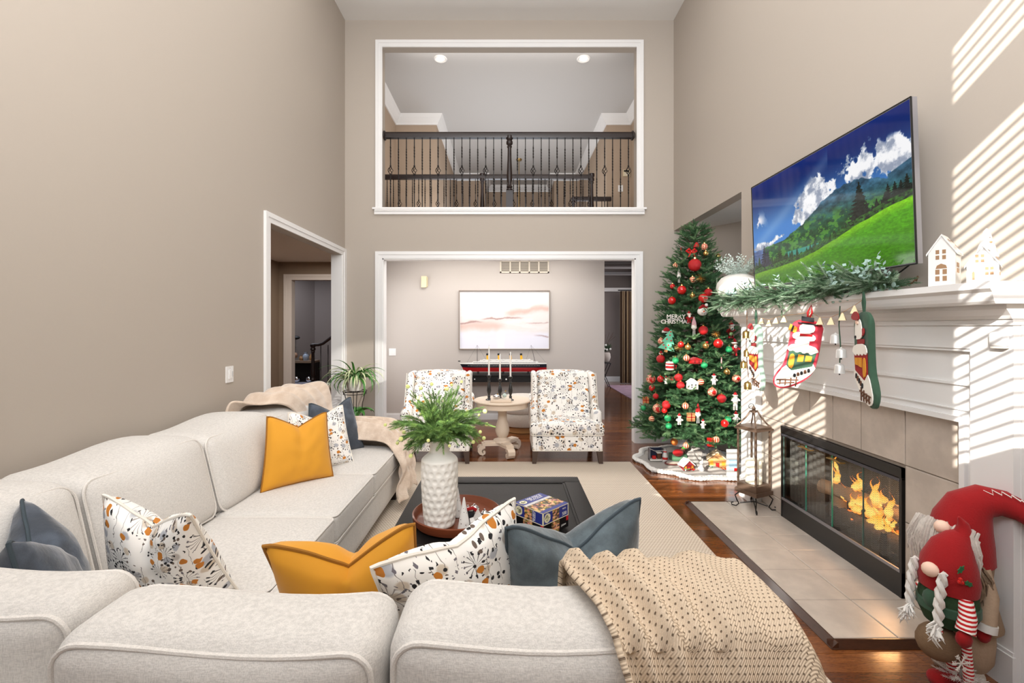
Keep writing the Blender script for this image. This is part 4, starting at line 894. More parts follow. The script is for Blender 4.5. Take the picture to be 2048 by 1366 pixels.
pillow([(-1.52, 1.62, .475), (-1.20, 1.20, .475), (-1.28, 1.16, .925), (-1.62, 1.51, .905)], .10, .13, velvet_b, velvet_p, 'slate blue velvet pillow wedged in the sofa inner corner', seed=4)
pillow([(-1.44, 1.66, .475), (-1.04, 1.74, .475), (-1.03, 1.47, .87), (-1.375, 1.54, .91)], .105, .09, flor_uv, flor_p, 'floral print pillow leaning in the corner beside the blue velvet pillow', uvm=True, seed=5)
pillow([(-.68, 1.46, .475), (-.27, 1.52, .475), (-.268, 1.30, .915), (-.642, 1.19, .905)], .10, .13, yellow_m, yellow_p, 'mustard yellow chopped pillow against the near sofa back cushions', seed=6)
pillow([(-.30, 1.28, .50), (.06, 1.62, .475), (.022, 1.44, .935), (-.315, 1.045, .925)], .085, .06, flor_uv, flor_p, 'floral print pillow standing between mustard and grey-green pillows', uvm=True, seed=7)
pillow([(-.02, 1.52, .475), (.47, 1.66, .475), (.445, 1.52, .905), (-.005, 1.32, .895)], .11, .15, velvet_g, velvet_p, 'grey-green velvet chopped pillow beside the knitted blanket', seed=8)

# knitted blanket over the near back cushion
prof = [(1.165, .72), (1.150, .84), (1.115, .905), (1.06, .935), (.98, .935), (.90, .93), (.838, .90), (.805, .84), (.785, .74), (.765, .60), (.76, .45)]
pl = [0]
for a, b_ in zip(prof, prof[1:]): pl.append(pl[-1]+math.dist(a, b_))
TL = pl[-1]
def kb(u, v):
    s = v*TL
    for i in range(len(pl)-1):
        if s <= pl[i+1]+1e-9: break
    f = (s-pl[i])/(pl[i+1]-pl[i]); y = prof[i][0]*(1-f)+prof[i+1][0]*f; z = prof[i][1]*(1-f)+prof[i+1][1]*f
    xa = .125+.115*sm(np.float64(v), .15, .75); xb = .585; x = xa+(xb-xa)*u
    fold = (math.exp(-(u/.5)**2))*.017*math.sin(u*44-v*7)+.006*math.sin(u*19+v*5)+.008*noise.noise(Vector((u*5, v*4, 1)))
    k = max(0, (u-.86)/.14); z -= .10*k*k; y += (-.01)*k
    n = 1 if z > .88 else .6
    return (x+.01*noise.noise(Vector((u*3, v*5, 7))), y-(0 if z > .88 else fold*.8*(1 if y < 1 else -1)), z+fold*n+.012)
b = MB(); NU, NV = 110, 70; b.grid(kb, NU, NV)
uv = []
for j in range(NV+1):
    for i in range(NU+1): uv.append((i/NU*40, j/NV*TL/.0115))
o = b.build('knitted_blanket', knit_m, None, loc=(.38, 1.0, .9), label='chunky beige knitted blanket draped over the near sofa back', cat='blanket', uv=uv)
md = o.modifiers.new('thickness', 'SOLIDIFY'); md.thickness = .012; md.offset = 1
# fluffy throw over the far sofa end
path = [(-1.97, 3.60, .80), (-1.93, 3.62, .93), (-1.78, 3.68, .945), (-1.66, 3.76, .91), (-1.58, 3.86, .72), (-1.42, 3.93, .66), (-1.2, 3.95, .63), (-1.02, 3.93, .60), (-.93, 3.90, .53), (-.885, 3.87, .42), (-.875, 3.84, .28), (-.86, 3.80, .14)]
def cat(pts, t):
    n = len(pts)-1; x = min(max(t*n, 0), n-1e-6); i = int(x); f = x-i; p = [Vector(pts[max(0, min(n, i+k))]) for k in (-1, 0, 1, 2)]
    return .5*((2*p[1])+(-p[0]+p[2])*f+(2*p[0]-5*p[1]+4*p[2]-p[3])*f*f+(-p[0]+3*p[1]-3*p[2]+p[3])*f**3)
def th(u, v):
    v = min(1, max(0, v+.05*noise.noise(Vector((u*4, v*3, 8)))))
    c = cat(path, u); w = .42*(1-sm(np.float64(u), .2, .42))+.20*sm(np.float64(u), .2, .42)+.02
    f = noise.noise(Vector((u*3, v*5, 2)))*.035+.03*math.sin(v*22+u*10+2.5*math.sin(u*7))+.012*math.sin(v*50-u*16)*(.25+.75*float(sm(np.float64(u), .3, .5)))
    y = c.y+(v-.5)*2*w; z = c.z
    e = (abs(v-.5)*2)**3
    if u > .33: z -= .06*e
    if u > .72: return Vector((c.x+f*.9+.02, y, z))
    return Vector((c.x, min(y, 4.20), z+f+.01))
b = MB(); b.grid(th, 90, 46); o = b.build('fluffy_throw', throw_m, None, loc=(-1.3, 3.9, .55), label='soft tan fluffy throw draped over the far sofa arm', cat='throw'); md = o.modifiers.new('thickness', 'SOLIDIFY'); md.thickness = .014; md.offset = 1
# ================================================================ armchairs
def armchair(dx, label):
    r = empty('armchair', (.648, 5.15, .0), label, 'armchair', 'floral armchairs facing the sofa')
    fl_ = flor_ob
    MB().cushion(.27, 1.025, 4.87, 5.50, .150, .312, .012, n=6).build('seat_base', fl_, r)
    fn = lambda p: p
    MB().cushion(.248, 1.047, 4.852, 4.99, .318, .452, .04, (0, .0, .012), 10).cushion(.335, .96, 4.92, 5.30, .318, .456, .03, (0, 0, .025), 10).build('seat_cushion', fl_, r)
    MB().tube(rloop(.255, 1.04, 4.856, 5.2, .322, .03), .005, 6, True).tube(rloop(.272, 1.023, 4.868, 5.46, .152, .012), .0045, 6, True).build('piping', flor_p, r)
    fb_ = lambda p: (p[0]+(p[0]-.648)*(.0 if p[2] < .55 else .0), p[1]+(p[2]-.45)*.38, p[2]+.012*(1-((p[0]-.648)/.3)**2)*(p[2]-.45)*2)
    MB().cushion(.345, .951, 5.14, 5.34, .42, .962, .045, (0, .03, 0), 12, fb_).build('backrest', fl_, r)
    for s in (-1, 1):
        fw = lambda p, s=s: (.648+s*(abs(p[0]-.648)+max(0, (.75-p[2]))*.05), p[1]+(p[2]-.45)*.36-.02, p[2]-.012)
        xa, xb = sorted((.648+s*.303, .648+s*.368)); MB().cushion(xa, xb, 5.05, 5.36, .44, .972, .03, (0, 0, 0), 8, fw).build('wing', fl_, r)
        fa = lambda p, s=s: (p[0], p[1], p[2]+max(0, (p[1]-5.02))**1.2*.42*(1 if p[2] > .42 else 0))
        xa, xb = sorted((.648+s*.30, .648+s*.395)); MB().cushion(xa, xb, 4.965, 5.45, .31, .565, .04, (0, .0, .008), 10, fa).build('arm', fl_, r)
        MB().tube([(.648+s*.365, 5.02+.33*.0+(z-.45)*.36, z) for z in (.60, .7, .8, .9, .955)], .0045, 6).build('wing_piping', flor_p, r)
    for (x, y, sx, sy) in ((.30, 4.90, -1, -1), (.995, 4.90, 1, -1), (.31, 5.44, -1, 1), (.985, 5.44, 1, 1)):
        b = MB(); t_, bt = .032, .021; X = x+sx*-.0; V = [(x+a*t_, y+c*t_, .150) for a, c in ((-1, -1), (1, -1), (1, 1), (-1, 1))]+[(x+sx*.012+a*bt, y+sy*.012+c*bt, .0) for a, c in ((-1, -1), (1, -1), (1, 1), (-1, 1))]
        b.add([(v[0], v[1], max(v[2], .013 if y < 5 else 0)) for v in V], [(0, 1, 2, 3), (7, 6, 5, 4), (0, 4, 5, 1), (1, 5, 6, 2), (2, 6, 7, 3), (3, 7, 4, 0)]); b.build('leg', legwood, r)
    return r
ac = armchair(0, 'floral armchair to the tree side of the round cream table')
ac2 = copy_tree(ac); ac2.location = Vector((.648-1.44, 5.15, 0)); ac2['label'] = 'floral armchair half hidden behind the green branches in the tall vase'
# ================================================================ round pedestal table
rt = empty('pedestal_table', (-.06, 5.32, 0), 'round cream painted pedestal table with scroll feet between the armchairs', 'side table')
c = (-.06, 5.32, 0)
MB().lathe([(.01, .612), (.325, .612), (.335, .618), (.338, .628), (.33, .636), (.01, .636)], c, 48).build('table_top', cream_wood, rt)
MB().lathe([(.29, .55), (.305, .552), (.306, .612), (.29, .612)], c, 48).build('apron', cream_wood, rt)
MB().lathe([(.001, .555), (.085, .555), (.085, .53), (.06, .515), (.05, .47), (.055, .40), (.078, .32), (.084, .27), (.07, .22), (.05, .19), (.062, .175), (.105, .165), (.11, .14), (.10, .135)], c, 28).build('pedestal', cream_wood, rt)
feet = [(-.30, 5.27), (.03, 5.10), (.10, 5.53)]; ctr = Vector((-.06, 5.32))
pts = []
for i, f in enumerate(feet):
    f = Vector(f); d = (f-ctr).normalized(); n = Vector((-d.y, d.x)); g = Vector(feet[(i+1) % 3]); mid = (f+g)/2; pts += [f-n*.045, f+n*.045, ctr+(mid-ctr)*.55]
MB().prism([tuple(p) for p in pts], .032, Matrix.Translation((0, 0, .108))).prism([tuple(ctr+(Vector(p)-ctr)*.9) for p in pts], .012, Matrix.Translation((0, 0, .14))).build('base', cream_wood, rt, smooth=False)
for f in feet:
    f = Vector(f); d = (f-ctr).normalized(); n = Vector((-d.y, d.x, 0)); o = Vector((f.x, f.y, 0))
    pr = [(-.035, .11), (.03, .112), (.052, .085), (.052, .045), (.03, .012), (-.005, .0), (-.035, .014), (-.04, .04), (-.022, .055), (-.008, .045), (-.01, .034), (-.018, .036), (-.02, .03), (-.008, .024), (.006, .034), (.004, .058), (-.01, .075), (-.035, .08)]
    MB().prism(pr, .085, frame_mat(o-n*.0425, (d.x, d.y, 0), (0, 0, 1)) if (Vector((d.x, d.y, 0)).cross(Vector((0, 0, 1)))).dot(n) > 0 else frame_mat(o+n*.0425, (d.x, d.y, 0), (0, 0, 1))).build('scroll_foot', cream_wood, rt, smooth=False)
def candlestick(x, y, z, h, ch, label, lab2):
    r = empty('candlestick', (x, y, z), label, 'candlestick', 'black turned candlesticks on the round table'); s = h/.31
    pr = [(.04, 0), (.038, .008), (.018, .02), (.014, .035), (.02, .045), (.012, .055), (.012, .07), (.02, .09), (.026, .12), (.022, .16), (.012, .21), (.01, .225), (.018, .235), (.01, .245), (.014, .262), (.009, .272), (.02, .285), (.024, .30), (.022, .31), (.008, .31)]
    MB().lathe([(q, z+zz*s) for q, zz in pr], (x, y, 0), 20).build('stick', blk_metal, r); r.children[0].name = 'turned_stem'
    c = empty('taper_candle', (x, y, z+h), lab2, 'candle', 'white taper candles on the round table')
    MB().lathe([(.0105, z+h), (.0095, z+h+ch*.6), (.007, z+h+ch*.96), (.002, z+h+ch)], (x, y, 0), 14).build('wax', candle_w, c); MB().cyl((x, y, z+h+ch), (x, y, z+h+ch+.012), .001, n=5).build('wick', dark_m, c)
candlestick(*P(978, 742, 5.27)[:2], .636, .29, .34, 'tallest black turned candlestick, beside the floral chair behind the vase branches', 'tallest white taper candle, in the tallest candlestick')
candlestick(*P(1000, 742, 5.36)[:2], .636, .235, .30, 'shortest black turned candlestick, behind the glass baubles', 'white taper candle in the middle, lowest of the three')
candlestick(*P(1021, 742, 5.25)[:2], .636, .275, .29, 'middle height black candlestick nearest the tree side armchair', 'white taper candle nearest the tree side armchair')
tb = empty('tray_block', (*P(1002, 797, 5.12)[:2], .636), 'small cream wooden tray in front of the candlesticks', 'tray')
p = P(1002, 797, 5.12); MB().cushion(p[0]-.115, p[0]+.115, 5.07, 5.17, .637, .672, .004, n=4).build('body', cream_wood, tb)
for i, (px, rr_, lb) in enumerate(((993, .036, 'flatter mirrored glass bauble on the small cream tray'), (1009, .043, 'larger clear glass bauble leaning on the small cream tray'))):
    q = P(px, 785, 5.12); o = empty('glass_bauble', (q[0], 5.12, .672), lb, 'bauble'); MB().sphere((q[0], 5.12, .672+rr_*(.7 if i == 0 else 1)), rr_, 24, (1.2, 1, .7) if i == 0 else (1, 1, 1)).build('ball', glass if i else chrome, o)
    if i: MB().sphere((q[0], 5.12, .672+rr_*.9), rr_*.6, 10, fn=lambda r, z, a: r*(1+.25*math.sin(5*a))).build('filling', frost, o)
    MB().cyl((q[0]+.01, 5.12, .672+rr_*(1.3 if i == 0 else 1.95)), (q[0]+.014, 5.12, .672+rr_*(1.3 if i == 0 else 1.95)+.014), .007, n=10).build('cap', gold, o)
# pouf
po = empty('pouf', (.22, 6.55, 0), 'round cream upholstered pouf on a wooden base behind the round table', 'pouf'); c = (.22, 6.55, 0); pf = linen('cream_boucle', (214, 206, 196))
MB().lathe([(.24, .0), (.262, .005), (.262, .075), (.24, .08)], c, 40).build('base', oak_pale, po)
MB().lathe([(.25, .08), (.32, .10), (.345, .16), (.345, .24), (.335, .275)], c, 48).build('lower_cushion', pf, po); MB().lathe([(.335, .28), (.352, .31), (.352, .42), (.33, .47), (.27, .492), (.12, .505), (.01, .507)], c, 48).build('upper_cushion', pf, po)
# ================================================================ console, ship, painting
cs_ = empty('console_table', (-.05, 7.05, 0), 'slim black console table against the middle room wall under the painting', 'console table')
cx0, cx1 = P(921, 750, 7.0)[0], P(1094, 750, 7.0)[0]
MB().cushion(cx0-.03, cx1+.03, 6.88, 7.26, .735, .765, .006, n=4).build('top', black_m, cs_); MB().box(cx0, cx1, 6.91, 7.24, .645, .735).build('apron', black_m, cs_)
for x in (cx0+.005, cx1-.055):
    for y in (6.915, 7.19): bx('leg', black_m, cs_, x, x+.05, y, y+.05, 0, .645)
for x in (-.5, -.02, .45): MB().sphere((x, 6.895, .69), .013, 10).build('knob', candle_w if x == -.02 else chrome, cs_)
sh = empty('model_ship', (-.05, 7.03, .765), 'long model ocean liner with red and black hull and yellow funnels', 'model ship')
hx0, hx1, yc = P(922, 730, 7.03)[0], P(1093, 730, 7.03)[0], 7.03; zk = .80
def hull(z0, z1, w0, w1, e0, e1, mat, nm):
    n = 26; V = []
    for z, w, e in ((z0, w0, e0), (z1, w1, e1)):
        for i in range(n+1):
            t = i/n; x = hx0-e+(hx1-hx0+2*e*.5)*t; ww = w*min(1, (math.sin(PI*min(1, max(0, t*.96+.02)))*2.2))**.7; V.append((x, yc-ww, z))
        for i in range(n+1):
            t = 1-i/n; x = hx0-e+(hx1-hx0+2*e*.5)*t; ww = w*min(1, (math.sin(PI*min(1, max(0, t*.96+.02)))*2.2))**.7; V.append((x, yc+ww, z))
    m = 2*(n+1); b = MB(); b.add(V, [tuple(range(m))[::-1], tuple(range(m, 2*m))]+[(i, (i+1) % m, m+(i+1) % m, m+i) for i in range(m)]); b.build(nm, mat, sh, smooth=False)
hull(zk, .862, .05, .07, -.05, -.02, M('hull_red', (168, 22, 26), .35), 'lower_hull'); hull(.862, .915, .07, .075, -.02, .012, M('hull_black', (16, 20, 34), .3), 'upper_hull'); hull(.915, .926, .078, .08, .014, .016, candle_w, 'deck_edge')
pb = MB()
for i in range(46): pb.sphere((hx0+.12+i*(hx1-hx0-.24)/45, yc-.076, .893), .0045, 6)
pb.build('portholes', candle_w, sh, kind='stuff')
for i, (a, b_, z0, z1, w) in enumerate(((.14, .90, .926, .952, .066), (.22, .84, .952, .972, .056), (.26, .80, .972, .984, .045))):
    L = hx1-hx0; MB().box(hx0+a*L, hx0+b_*L, yc-w, yc+w, z0, z1).build('deck_house', porcelain, sh)
pw_ = MB()
for i in range(52): pw_.box(hx0+.2+i*.0185, hx0+.208+i*.0185, yc-.068, yc-.066, .932, .944)
pw_.build('deck_windows', M('dark_window', (50, 56, 66), .3), sh, kind='stuff')
for i, px in enumerate((975.5, 998, 1021.5, 1043)):
    x = P(px, 710, 7.03)[0]; f = MB().lathe([(.019, 0), (.017, .065)], n=16, mat=Matrix.Translation((x, yc, .984)) @ Matrix.Rotation(-.08, 4, 'Y')).build('funnel', M('funnel_yellow', (236, 176, 30), .35), sh)
    MB().lathe([(.0175, .065), (.018, .092), (.012, .094)], n=16, mat=Matrix.Translation((x, yc, .984)) @ Matrix.Rotation(-.08, 4, 'Y')).build('funnel_top', dark_m, f)
for (px, dx, h) in ((954.5, 0, .28), (1071, -.07, .28)):
    x = P(px, 710, 7.03)[0]; z0 = .926; MB().cyl((x, yc, z0), (x+dx, yc, z0+h), .004, .002, 6).build('mast', dark_m, sh)
    MB().tube([(x+dx, yc, z0+h), (x+.16, yc, z0+.01)], .001, 3).tube([(x+dx, yc, z0+h), (x-.16, yc, z0+.01)], .001, 3).build('rigging', dark_m, sh)
for i in range(8):
    x = hx0+.36+i*.1; MB().sphere((x, yc-.055, .985), .012, 8, (1.8, .7, .7)).build('lifeboat', porcelain, sh)
MB().box(hx0+.25, hx0+.28, yc-.05, yc+.05, .766, zk).box(hx1-.3, hx1-.27, yc-.05, yc+.05, .766, zk).box(-.08, -.05, yc-.05, yc+.05, .766, zk).build('cradle', dark_m, sh)
MB().box(hx0-.045, hx0-.01, yc-.002, yc+.002, .95, .965).build('flag', dark_m, sh)
pa = empty('painting', P(1008, 640, ZM), 'framed abstract painting in white and dusty pink above the ship', 'painting')
a, b_ = P(918, 581, ZM), P(1099.5, 699, ZM); pm_ = vcol_mat('painted_canvas', 0, .7)
def paint_abs(U, V):
    C = lambda *c: np.array(c, float); n = fbm(U, V*.6, 5, 6, 21, .6); n2 = fbm(U*1.0, V*3 % 1, 6, 5, 22); w = V+.10*(n-.5)
    rgb = C(222, 216, 214)[None, None]*np.ones(U.shape+(1,)); k = sm(n2, .4, .65)[..., None]; rgb = rgb*(1-.4*k)+C(236, 230, 232)*.4*k
    lo = sm(.34-w, 0, .1)[..., None]; rgb = rgb*(1-lo)+C(224, 224, 236)*lo
    def band(c, wd, col, al, u0=-1, u1=2, sl=0):
        nonlocal rgb; m = np.exp(-((w-c-sl*(U-.5)+.03*(n2-.5))/wd)**2)*sm(U, u0, u0+.15)*(1-sm(U, u1-.15, u1))*al; m = m[..., None]; rgb = rgb*(1-m)+np.array(col, float)*m
    band(.40, .07, (212, 178, 168), .8, -1, .55); band(.46, .012, (150, 112, 108), .8, -1, .30); band(.53, .014, (150, 110, 104), .8, .2, .75, .1); band(.60, .05, (208, 172, 162), .9, .45, 2, .25)
    band(.48, .008, (176, 140, 138), .7, .7, 2, -.05); band(.33, .012, (150, 118, 118), .7, .8, 2, -.25); band(.24, .05, (236, 220, 226), .7, .1, .9, .1)
    s = np.exp(-((U-.46)/.03)**2)*sm(.4-V, 0, .2)*.6; rgb = rgb*(1-s[..., None])+250*s[..., None]
    return rgb
MB().box(a[0], b_[0], ZM-.012, ZM-.004, b_[2], a[2]).build('canvas', white, pa)
picture('canvas_face', pa, ((a[0]+.02, ZM-.013, a[2]-.02), (b_[0]-.02, ZM-.013, a[2]-.02), (b_[0]-.02, ZM-.013, b_[2]+.02), (a[0]+.02, ZM-.013, b_[2]+.02)), 150, 98, paint_abs, pm_, (0, 0, 0))
fw_ = M('grey_brown_frame', (128, 112, 100), .4, .2)
for q in ((a[0], b_[0], a[2]-.012, a[2]), (a[0], b_[0], b_[2], b_[2]+.012)): MB().box(q[0], q[1], ZM-.035, ZM, q[2], q[3]).build('frame_rail', fw_, pa)
for q in ((a[0], a[0]+.012), (b_[0]-.012, b_[0])): MB().box(q[0], q[1], ZM-.035, ZM, b_[2]+.012, a[2]-.012).build('frame_stile', fw_, pa)
# ================================================================ vase with branches, tray and trinkets on the coffee table
ty = empty('round_tray', (-.27, 2.42, .45), 'round reddish wooden tray with raised rim on the black coffee table', 'tray')
MB().lathe([(.01, .451), (.205, .451), (.222, .456), (.232, .475), (.235, .50), (.228, .503), (.222, .498), (.216, .47), (.205, .461), (.01, .461)], (-.27, 2.42, 0), 64, cap=False).build('bowl', wood_tray, ty)
va = empty('tall_vase', (-.352, 2.345, .462), 'tall white ceramic vase with rows of dimples in the round tray', 'vase'); vc = (-.352, 2.345, .462)
def vr(r, z, a):
    if not .015 < z < .33: return r
    k = round((z-.03)/.036); zz = .03+k*.036; n = 15; aa = a/(2*PI)*n+(k % 2)*.5; da = (aa-round(aa))/n*2*PI*r; dz = z-zz; d = math.hypot(da, dz)/.0155
    return r-.0045*max(0, 1-d*d)+.0012*math.exp(-((d-1)/.25)**2)
vp = [(.001, 0), (.070, .0), (.078, .004)]+[(.079+.0155*math.sin(min(1, (i/70))*PI*.62), .008+i*.0047) for i in range(1, 70)]
vpt = vp[-1]; n0 = 22
for i in range(1, n0+1):
    t = i/n0; vp.append((vpt[0]+(.050-vpt[0])*(t*t*(3-2*t)), vpt[1]+.052*t))
vp += [(.049, vp[-1][1]+.01), (.050, .432), (.052, .438), (.049, .440), (.045, .437), (.043, .40), (.043, .34)]
MB().lathe(vp, vc, 150, fn=vr, cap=False).build('vessel', ceramic, va, auto=80)
pl_ = empty('branch_bouquet', (-.352, 2.345, .86), 'green spruce-like branches with pale buds standing in the tall white vase', 'plant')
rp = random.Random(11); sp_items = []; tips = []; stems = MB(); ctr = Vector((-.352, 2.345, .90))
for k in range(74):
    az = k*2.399+rp.random()*.4; el = (.15, .45, .75, 1.0, 1.2, 1.35, 1.5, 1.1)[k % 8]+rp.random()*.2; L = .20+.10*rp.random()-(.05 if el > 1.3 else 0)
    out = Vector((math.cos(az), math.sin(az)*.8, 0)); pts = []
    for i in range(9):
        t = i/8; e = el*(.35+.75*t)+.45*t*t*(1 if el > .6 else .3); p = (pts[-1] if pts else ctr+out*.02+Vector((0, 0, -.03)))
        pts.append(p+(out*math.sin(e)+Vector((0, 0, math.cos(e))))*(L/8 if i else 0))
    stems.tube(pts, [.0022*(1-.6*i/8)+.0006 for i in range(9)], 5)
    for i in range(3, 9):
        d = (pts[i]-pts[i-1]).normalized(); sp_items.append((pts[i-1], d, 1.0, rp.random()*6))
        for s in range(2):
            sd = d.cross(Vector((0, 0, 1))).normalized()*(1 if s else -1); dd = (d*1.0+sd*(.6+.4*rp.random())+Vector((0, 0, rp.random()*.45-.18))).normalized()
            if rp.random() < .8: sp_items.append((pts[i-1], dd, .8+.35*rp.random(), rp.random()*6))
    if k % 3 == 0: tips.append(pts[-1]+d*.05)
stems.build('stem', stem_m, pl_, kind='stuff')
sb = sprig_base(.058, 44, .021, .0012, .9, 56, .35)
sprig_mesh('needles', sb, [q for i, q in enumerate(sp_items) if i % 5 > 1], fern_g, pl_, kind='stuff'); sprig_mesh('young_needles', sb, [q for i, q in enumerate(sp_items) if i % 5 <= 1], M('young_needles', (138, 172, 92), .6, var=.3, vscale=20), pl_, kind='stuff', label='lighter yellow-green needles')
bd = MB()
for t_ in tips: bd.sphere(t_, .008+.004*rp.random(), 8, fn=lambda r, z, a: r*(1+.15*math.sin(a*5)))
bd.build('buds', tip_m, pl_, kind='stuff')
# trinkets
def cone_tree(x, y, z, r, h, label):
    o = empty('ceramic_cone_tree', (x, y, z), label, 'ornament'); MB().lathe([(r, z), (r*.98, z+.004), (.004, z+h), (.001, z+h+.002)], (x, y, 0), 28).build('cone', porcelain, o)
    d = MB()
    for k in range(22):
        a = k*2.4; t = .08+.8*((k*7) % 22)/22; rr_ = r*(1-t)+.001; d.sphere((x+rr_*math.cos(a), y+rr_*math.sin(a), z+h*t), .0026, 6)
    d.build('holes', M('speckle', (60, 44, 40), .5), o, kind='stuff')
cone_tree(*P(928, 1058, 2.27)[:2], .462, .034, .165, 'white porcelain cone tree with star holes beside the tall vase')
cone_tree(*P(915, 1030, 2.45)[:2], .462, .03, .15, 'white porcelain cone tree partly behind the tall vase')
for i, (px, py, r, Z, lb, m_) in enumerate(((949, 1008, .030, 2.44, 'largest mirrored silver ball in the round tray', chrome), (969, 1018, .020, 2.42, 'small silver ball next to the largest one in the tray', chrome), (979, 1024, .020, 2.38, 'small silver ball nearest the tray rim', chrome), (936, 1018, .018, 2.48, 'small silver ball behind the cone tree in the tray', chrome), (972, 1030, .016, 2.33, 'tiny red ball behind the porcelain star house', red_g))):
    x, y = P(px, py, Z)[:2]; o = empty('bauble', (x, y, .462), lb, 'bauble'); MB().sphere((x, y, .463+r), r, 24, fn=(lambda rr_, z, a: rr_*(1+.03*math.sin(9*a)*math.sin(z*300)))).build('ball', m_, o); MB().cyl((x, y, .462+2*r), (x, y, .47+2*r), .005, n=8).build('cap', chrome, o)
sx_, sy_ = P(953, 1045, 2.27)[:2]; o = empty('porcelain_house', (sx_, sy_, .462), 'little white porcelain house with a steep gable in the round tray', 'ornament')
MB().prism([(-.038, 0), (.038, 0), (.038, .05), (.03, .05), (.005, .10), (-.018, .055), (-.038, .05)], .05, frame_mat((sx_, sy_+.03, .463), (1, .2, 0), (0, 0, 1))).build('body', porcelain, o, smooth=False)
o = empty('red_sleigh', (*P(938, 1030, 2.36)[:2], .462), 'tiny red and black felt figure behind the porcelain house', 'ornament'); x, y = P(938, 1030, 2.36)[:2]
MB().cushion(x-.02, x+.03, y-.015, y+.015, .463, .52, .012, n=6).build('body', felt_black, o); MB().tube([(x-.03, y-.015, .50), (x-.02, y-.018, .535), (x+.02, y-.016, .545), (x+.04, y-.01, .53)], .009, 8).build('red_trim', felt_red, o)
# puzzle boxes
def paint_box(seed, top, style=0):
    def f(U, V):
        C = lambda *c: np.array(c, float); n = fbm(U, V, 10, 4, seed, .75); n2 = fbm(U, V, 12, 4, seed+1, .75); n3 = fbm(U, V, 9, 3, seed+2, .7)
        pic = np.stack([60+185*sm(n, .38, .62), 48+150*sm(n*.75+n2*.25, .38, .64), 36+115*sm(n*.7+n3*.3, .4, .66)], -1); blue = C(38, 50, 130)*np.ones(U.shape+(1,)) if style == 0 else C(14, 14, 16)*np.ones(U.shape+(1,))
        if top: m = ((V > .12) & (V < .68)); sky = ((V > .58) & m); pic = np.where(sky[..., None], C(216, 214, 214)*(.8+.3*n[..., None]), pic)
        else: m = (U > .30) & (U < .62) if style else (U > .32) & (U < .66)
        if not top and style == 0: m = (U > .35) & (U < .62)
        rgb = np.where(m[..., None], pic, blue)
        if style == 0 and not top:
            e = (U < .02) | (U > .98) | (V < .07) | (V > .93); rgb = np.where(e[..., None], C(240, 232, 200), rgb)
        if style == 0:
            cx, cy, rx, ry = (.16, .84, .11, .1) if top else (.16, .5, .12, .36); d = np.sqrt(((U-cx)/rx)**2+((V-cy)/ry)**2); rgb = np.where((d < 1)[..., None], C(232, 226, 190), rgb); rgb = np.where(((d < .72) & (n > .5))[..., None], C(120, 120, 90), rgb)
        elif not top: e = (U > .9) & (V > .6); rgb = np.where(e[..., None], C(196, 30, 40), rgb)
        return rgb
    return f
card = vcol_mat('printed_card', 0, .35)
zt = .451
for i, (h, st, lb, ang) in enumerate(((.058, 1, 'black jigsaw box under the blue one on the coffee table', 45), (.062, 0, 'blue jigsaw puzzle box, topmost of two on the coffee table', 44))):
    cx, cy = .176, 2.345; s = .098; z0 = zt+(0 if i == 0 else .0595); o = empty('puzzle_box', (cx, cy, z0), lb, 'box'); a = math.radians(ang)
    ex = Vector((math.cos(a), math.sin(a), 0)); ey = Vector((-math.sin(a), math.cos(a), 0)); C0 = Vector((cx, cy, z0))
    cr_ = [C0+(ex*i_+ey*j_)*s for i_, j_ in ((-1, -1), (1, -1), (1, 1), (-1, 1))]; up_ = Vector((0, 0, h))
    b = MB(); b.add([p_ for p_ in cr_]+[p_+up_ for p_ in cr_], [(3, 2, 1, 0), (4, 5, 6, 7), (0, 1, 5, 4), (1, 2, 6, 5), (2, 3, 7, 6), (3, 0, 4, 7)]); b.build('carton', M('carton_edge', (34, 40, 90) if st == 0 else (16, 16, 18), .5), o)
    # near corner is cr_[0]; faces: 0-1 (right side) and 3-0 (left side)
    for (pa_, pb_, sd) in ((cr_[0], cr_[1], 5), (cr_[3], cr_[0], 9)):
        nn = (pb_-pa_).cross(up_).normalized()*.0006; picture('side_print', o, (pa_+up_, pb_+up_, pb_, pa_), 60, 26, paint_box(sd+i*20, False, st), card, tuple(nn))
    picture('lid_print', o, (cr_[3]+up_, cr_[2]+up_, cr_[1]+up_, cr_[0]+up_), 70, 70, paint_box(3+i*20, True, st), card, (0, 0, .0006))
    if st == 0:
        mt = frame_mat(cr_[0].lerp(cr_[1], .83)+Vector((0, 0, .018))+(ex.cross(Vector((0, 0, 1))))*.0012, ex, (0, 0, 1)); text_mb('500', .024, .0003, mt).build('lettering', candle_w, o)
        mt = frame_mat(cr_[0].lerp(cr_[1], .82)+Vector((0, 0, .044))+(ex.cross(Vector((0, 0, 1))))*.0012, ex, (0, 0, 1)); text_mb('PIECES', .009, .0003, mt).build('lettering', candle_w, o)
        mt = frame_mat(cr_[3].lerp(cr_[0], .73)+Vector((0, 0, h/2))-ex*.0012, (0, 0, -1), -ey); text_mb('500 PIECE\nPUZZLE', .012, .0003, frame_mat(cr_[3].lerp(cr_[0], .70)+Vector((0, 0, h/2))-ex*.0012, (0, 0, 1), ey)).build('lettering', candle_w, o)
        text_mb('500 PIECE\nPUZZLE', .026, .0003, frame_mat(cr_[3].lerp(cr_[2], .62)+Vector((0, 0, h+.001))-ey*.03, ex, ey)).build('lettering', candle_w, o)
    else:
        mt = frame_mat(cr_[0].lerp(cr_[1], .8)+Vector((0, 0, .02))+(ex.cross(Vector((0, 0, 1))))*.0012, ex, (0, 0, 1)); text_mb('JIGSAW', .011, .0003, mt).build('lettering', candle_w, o)
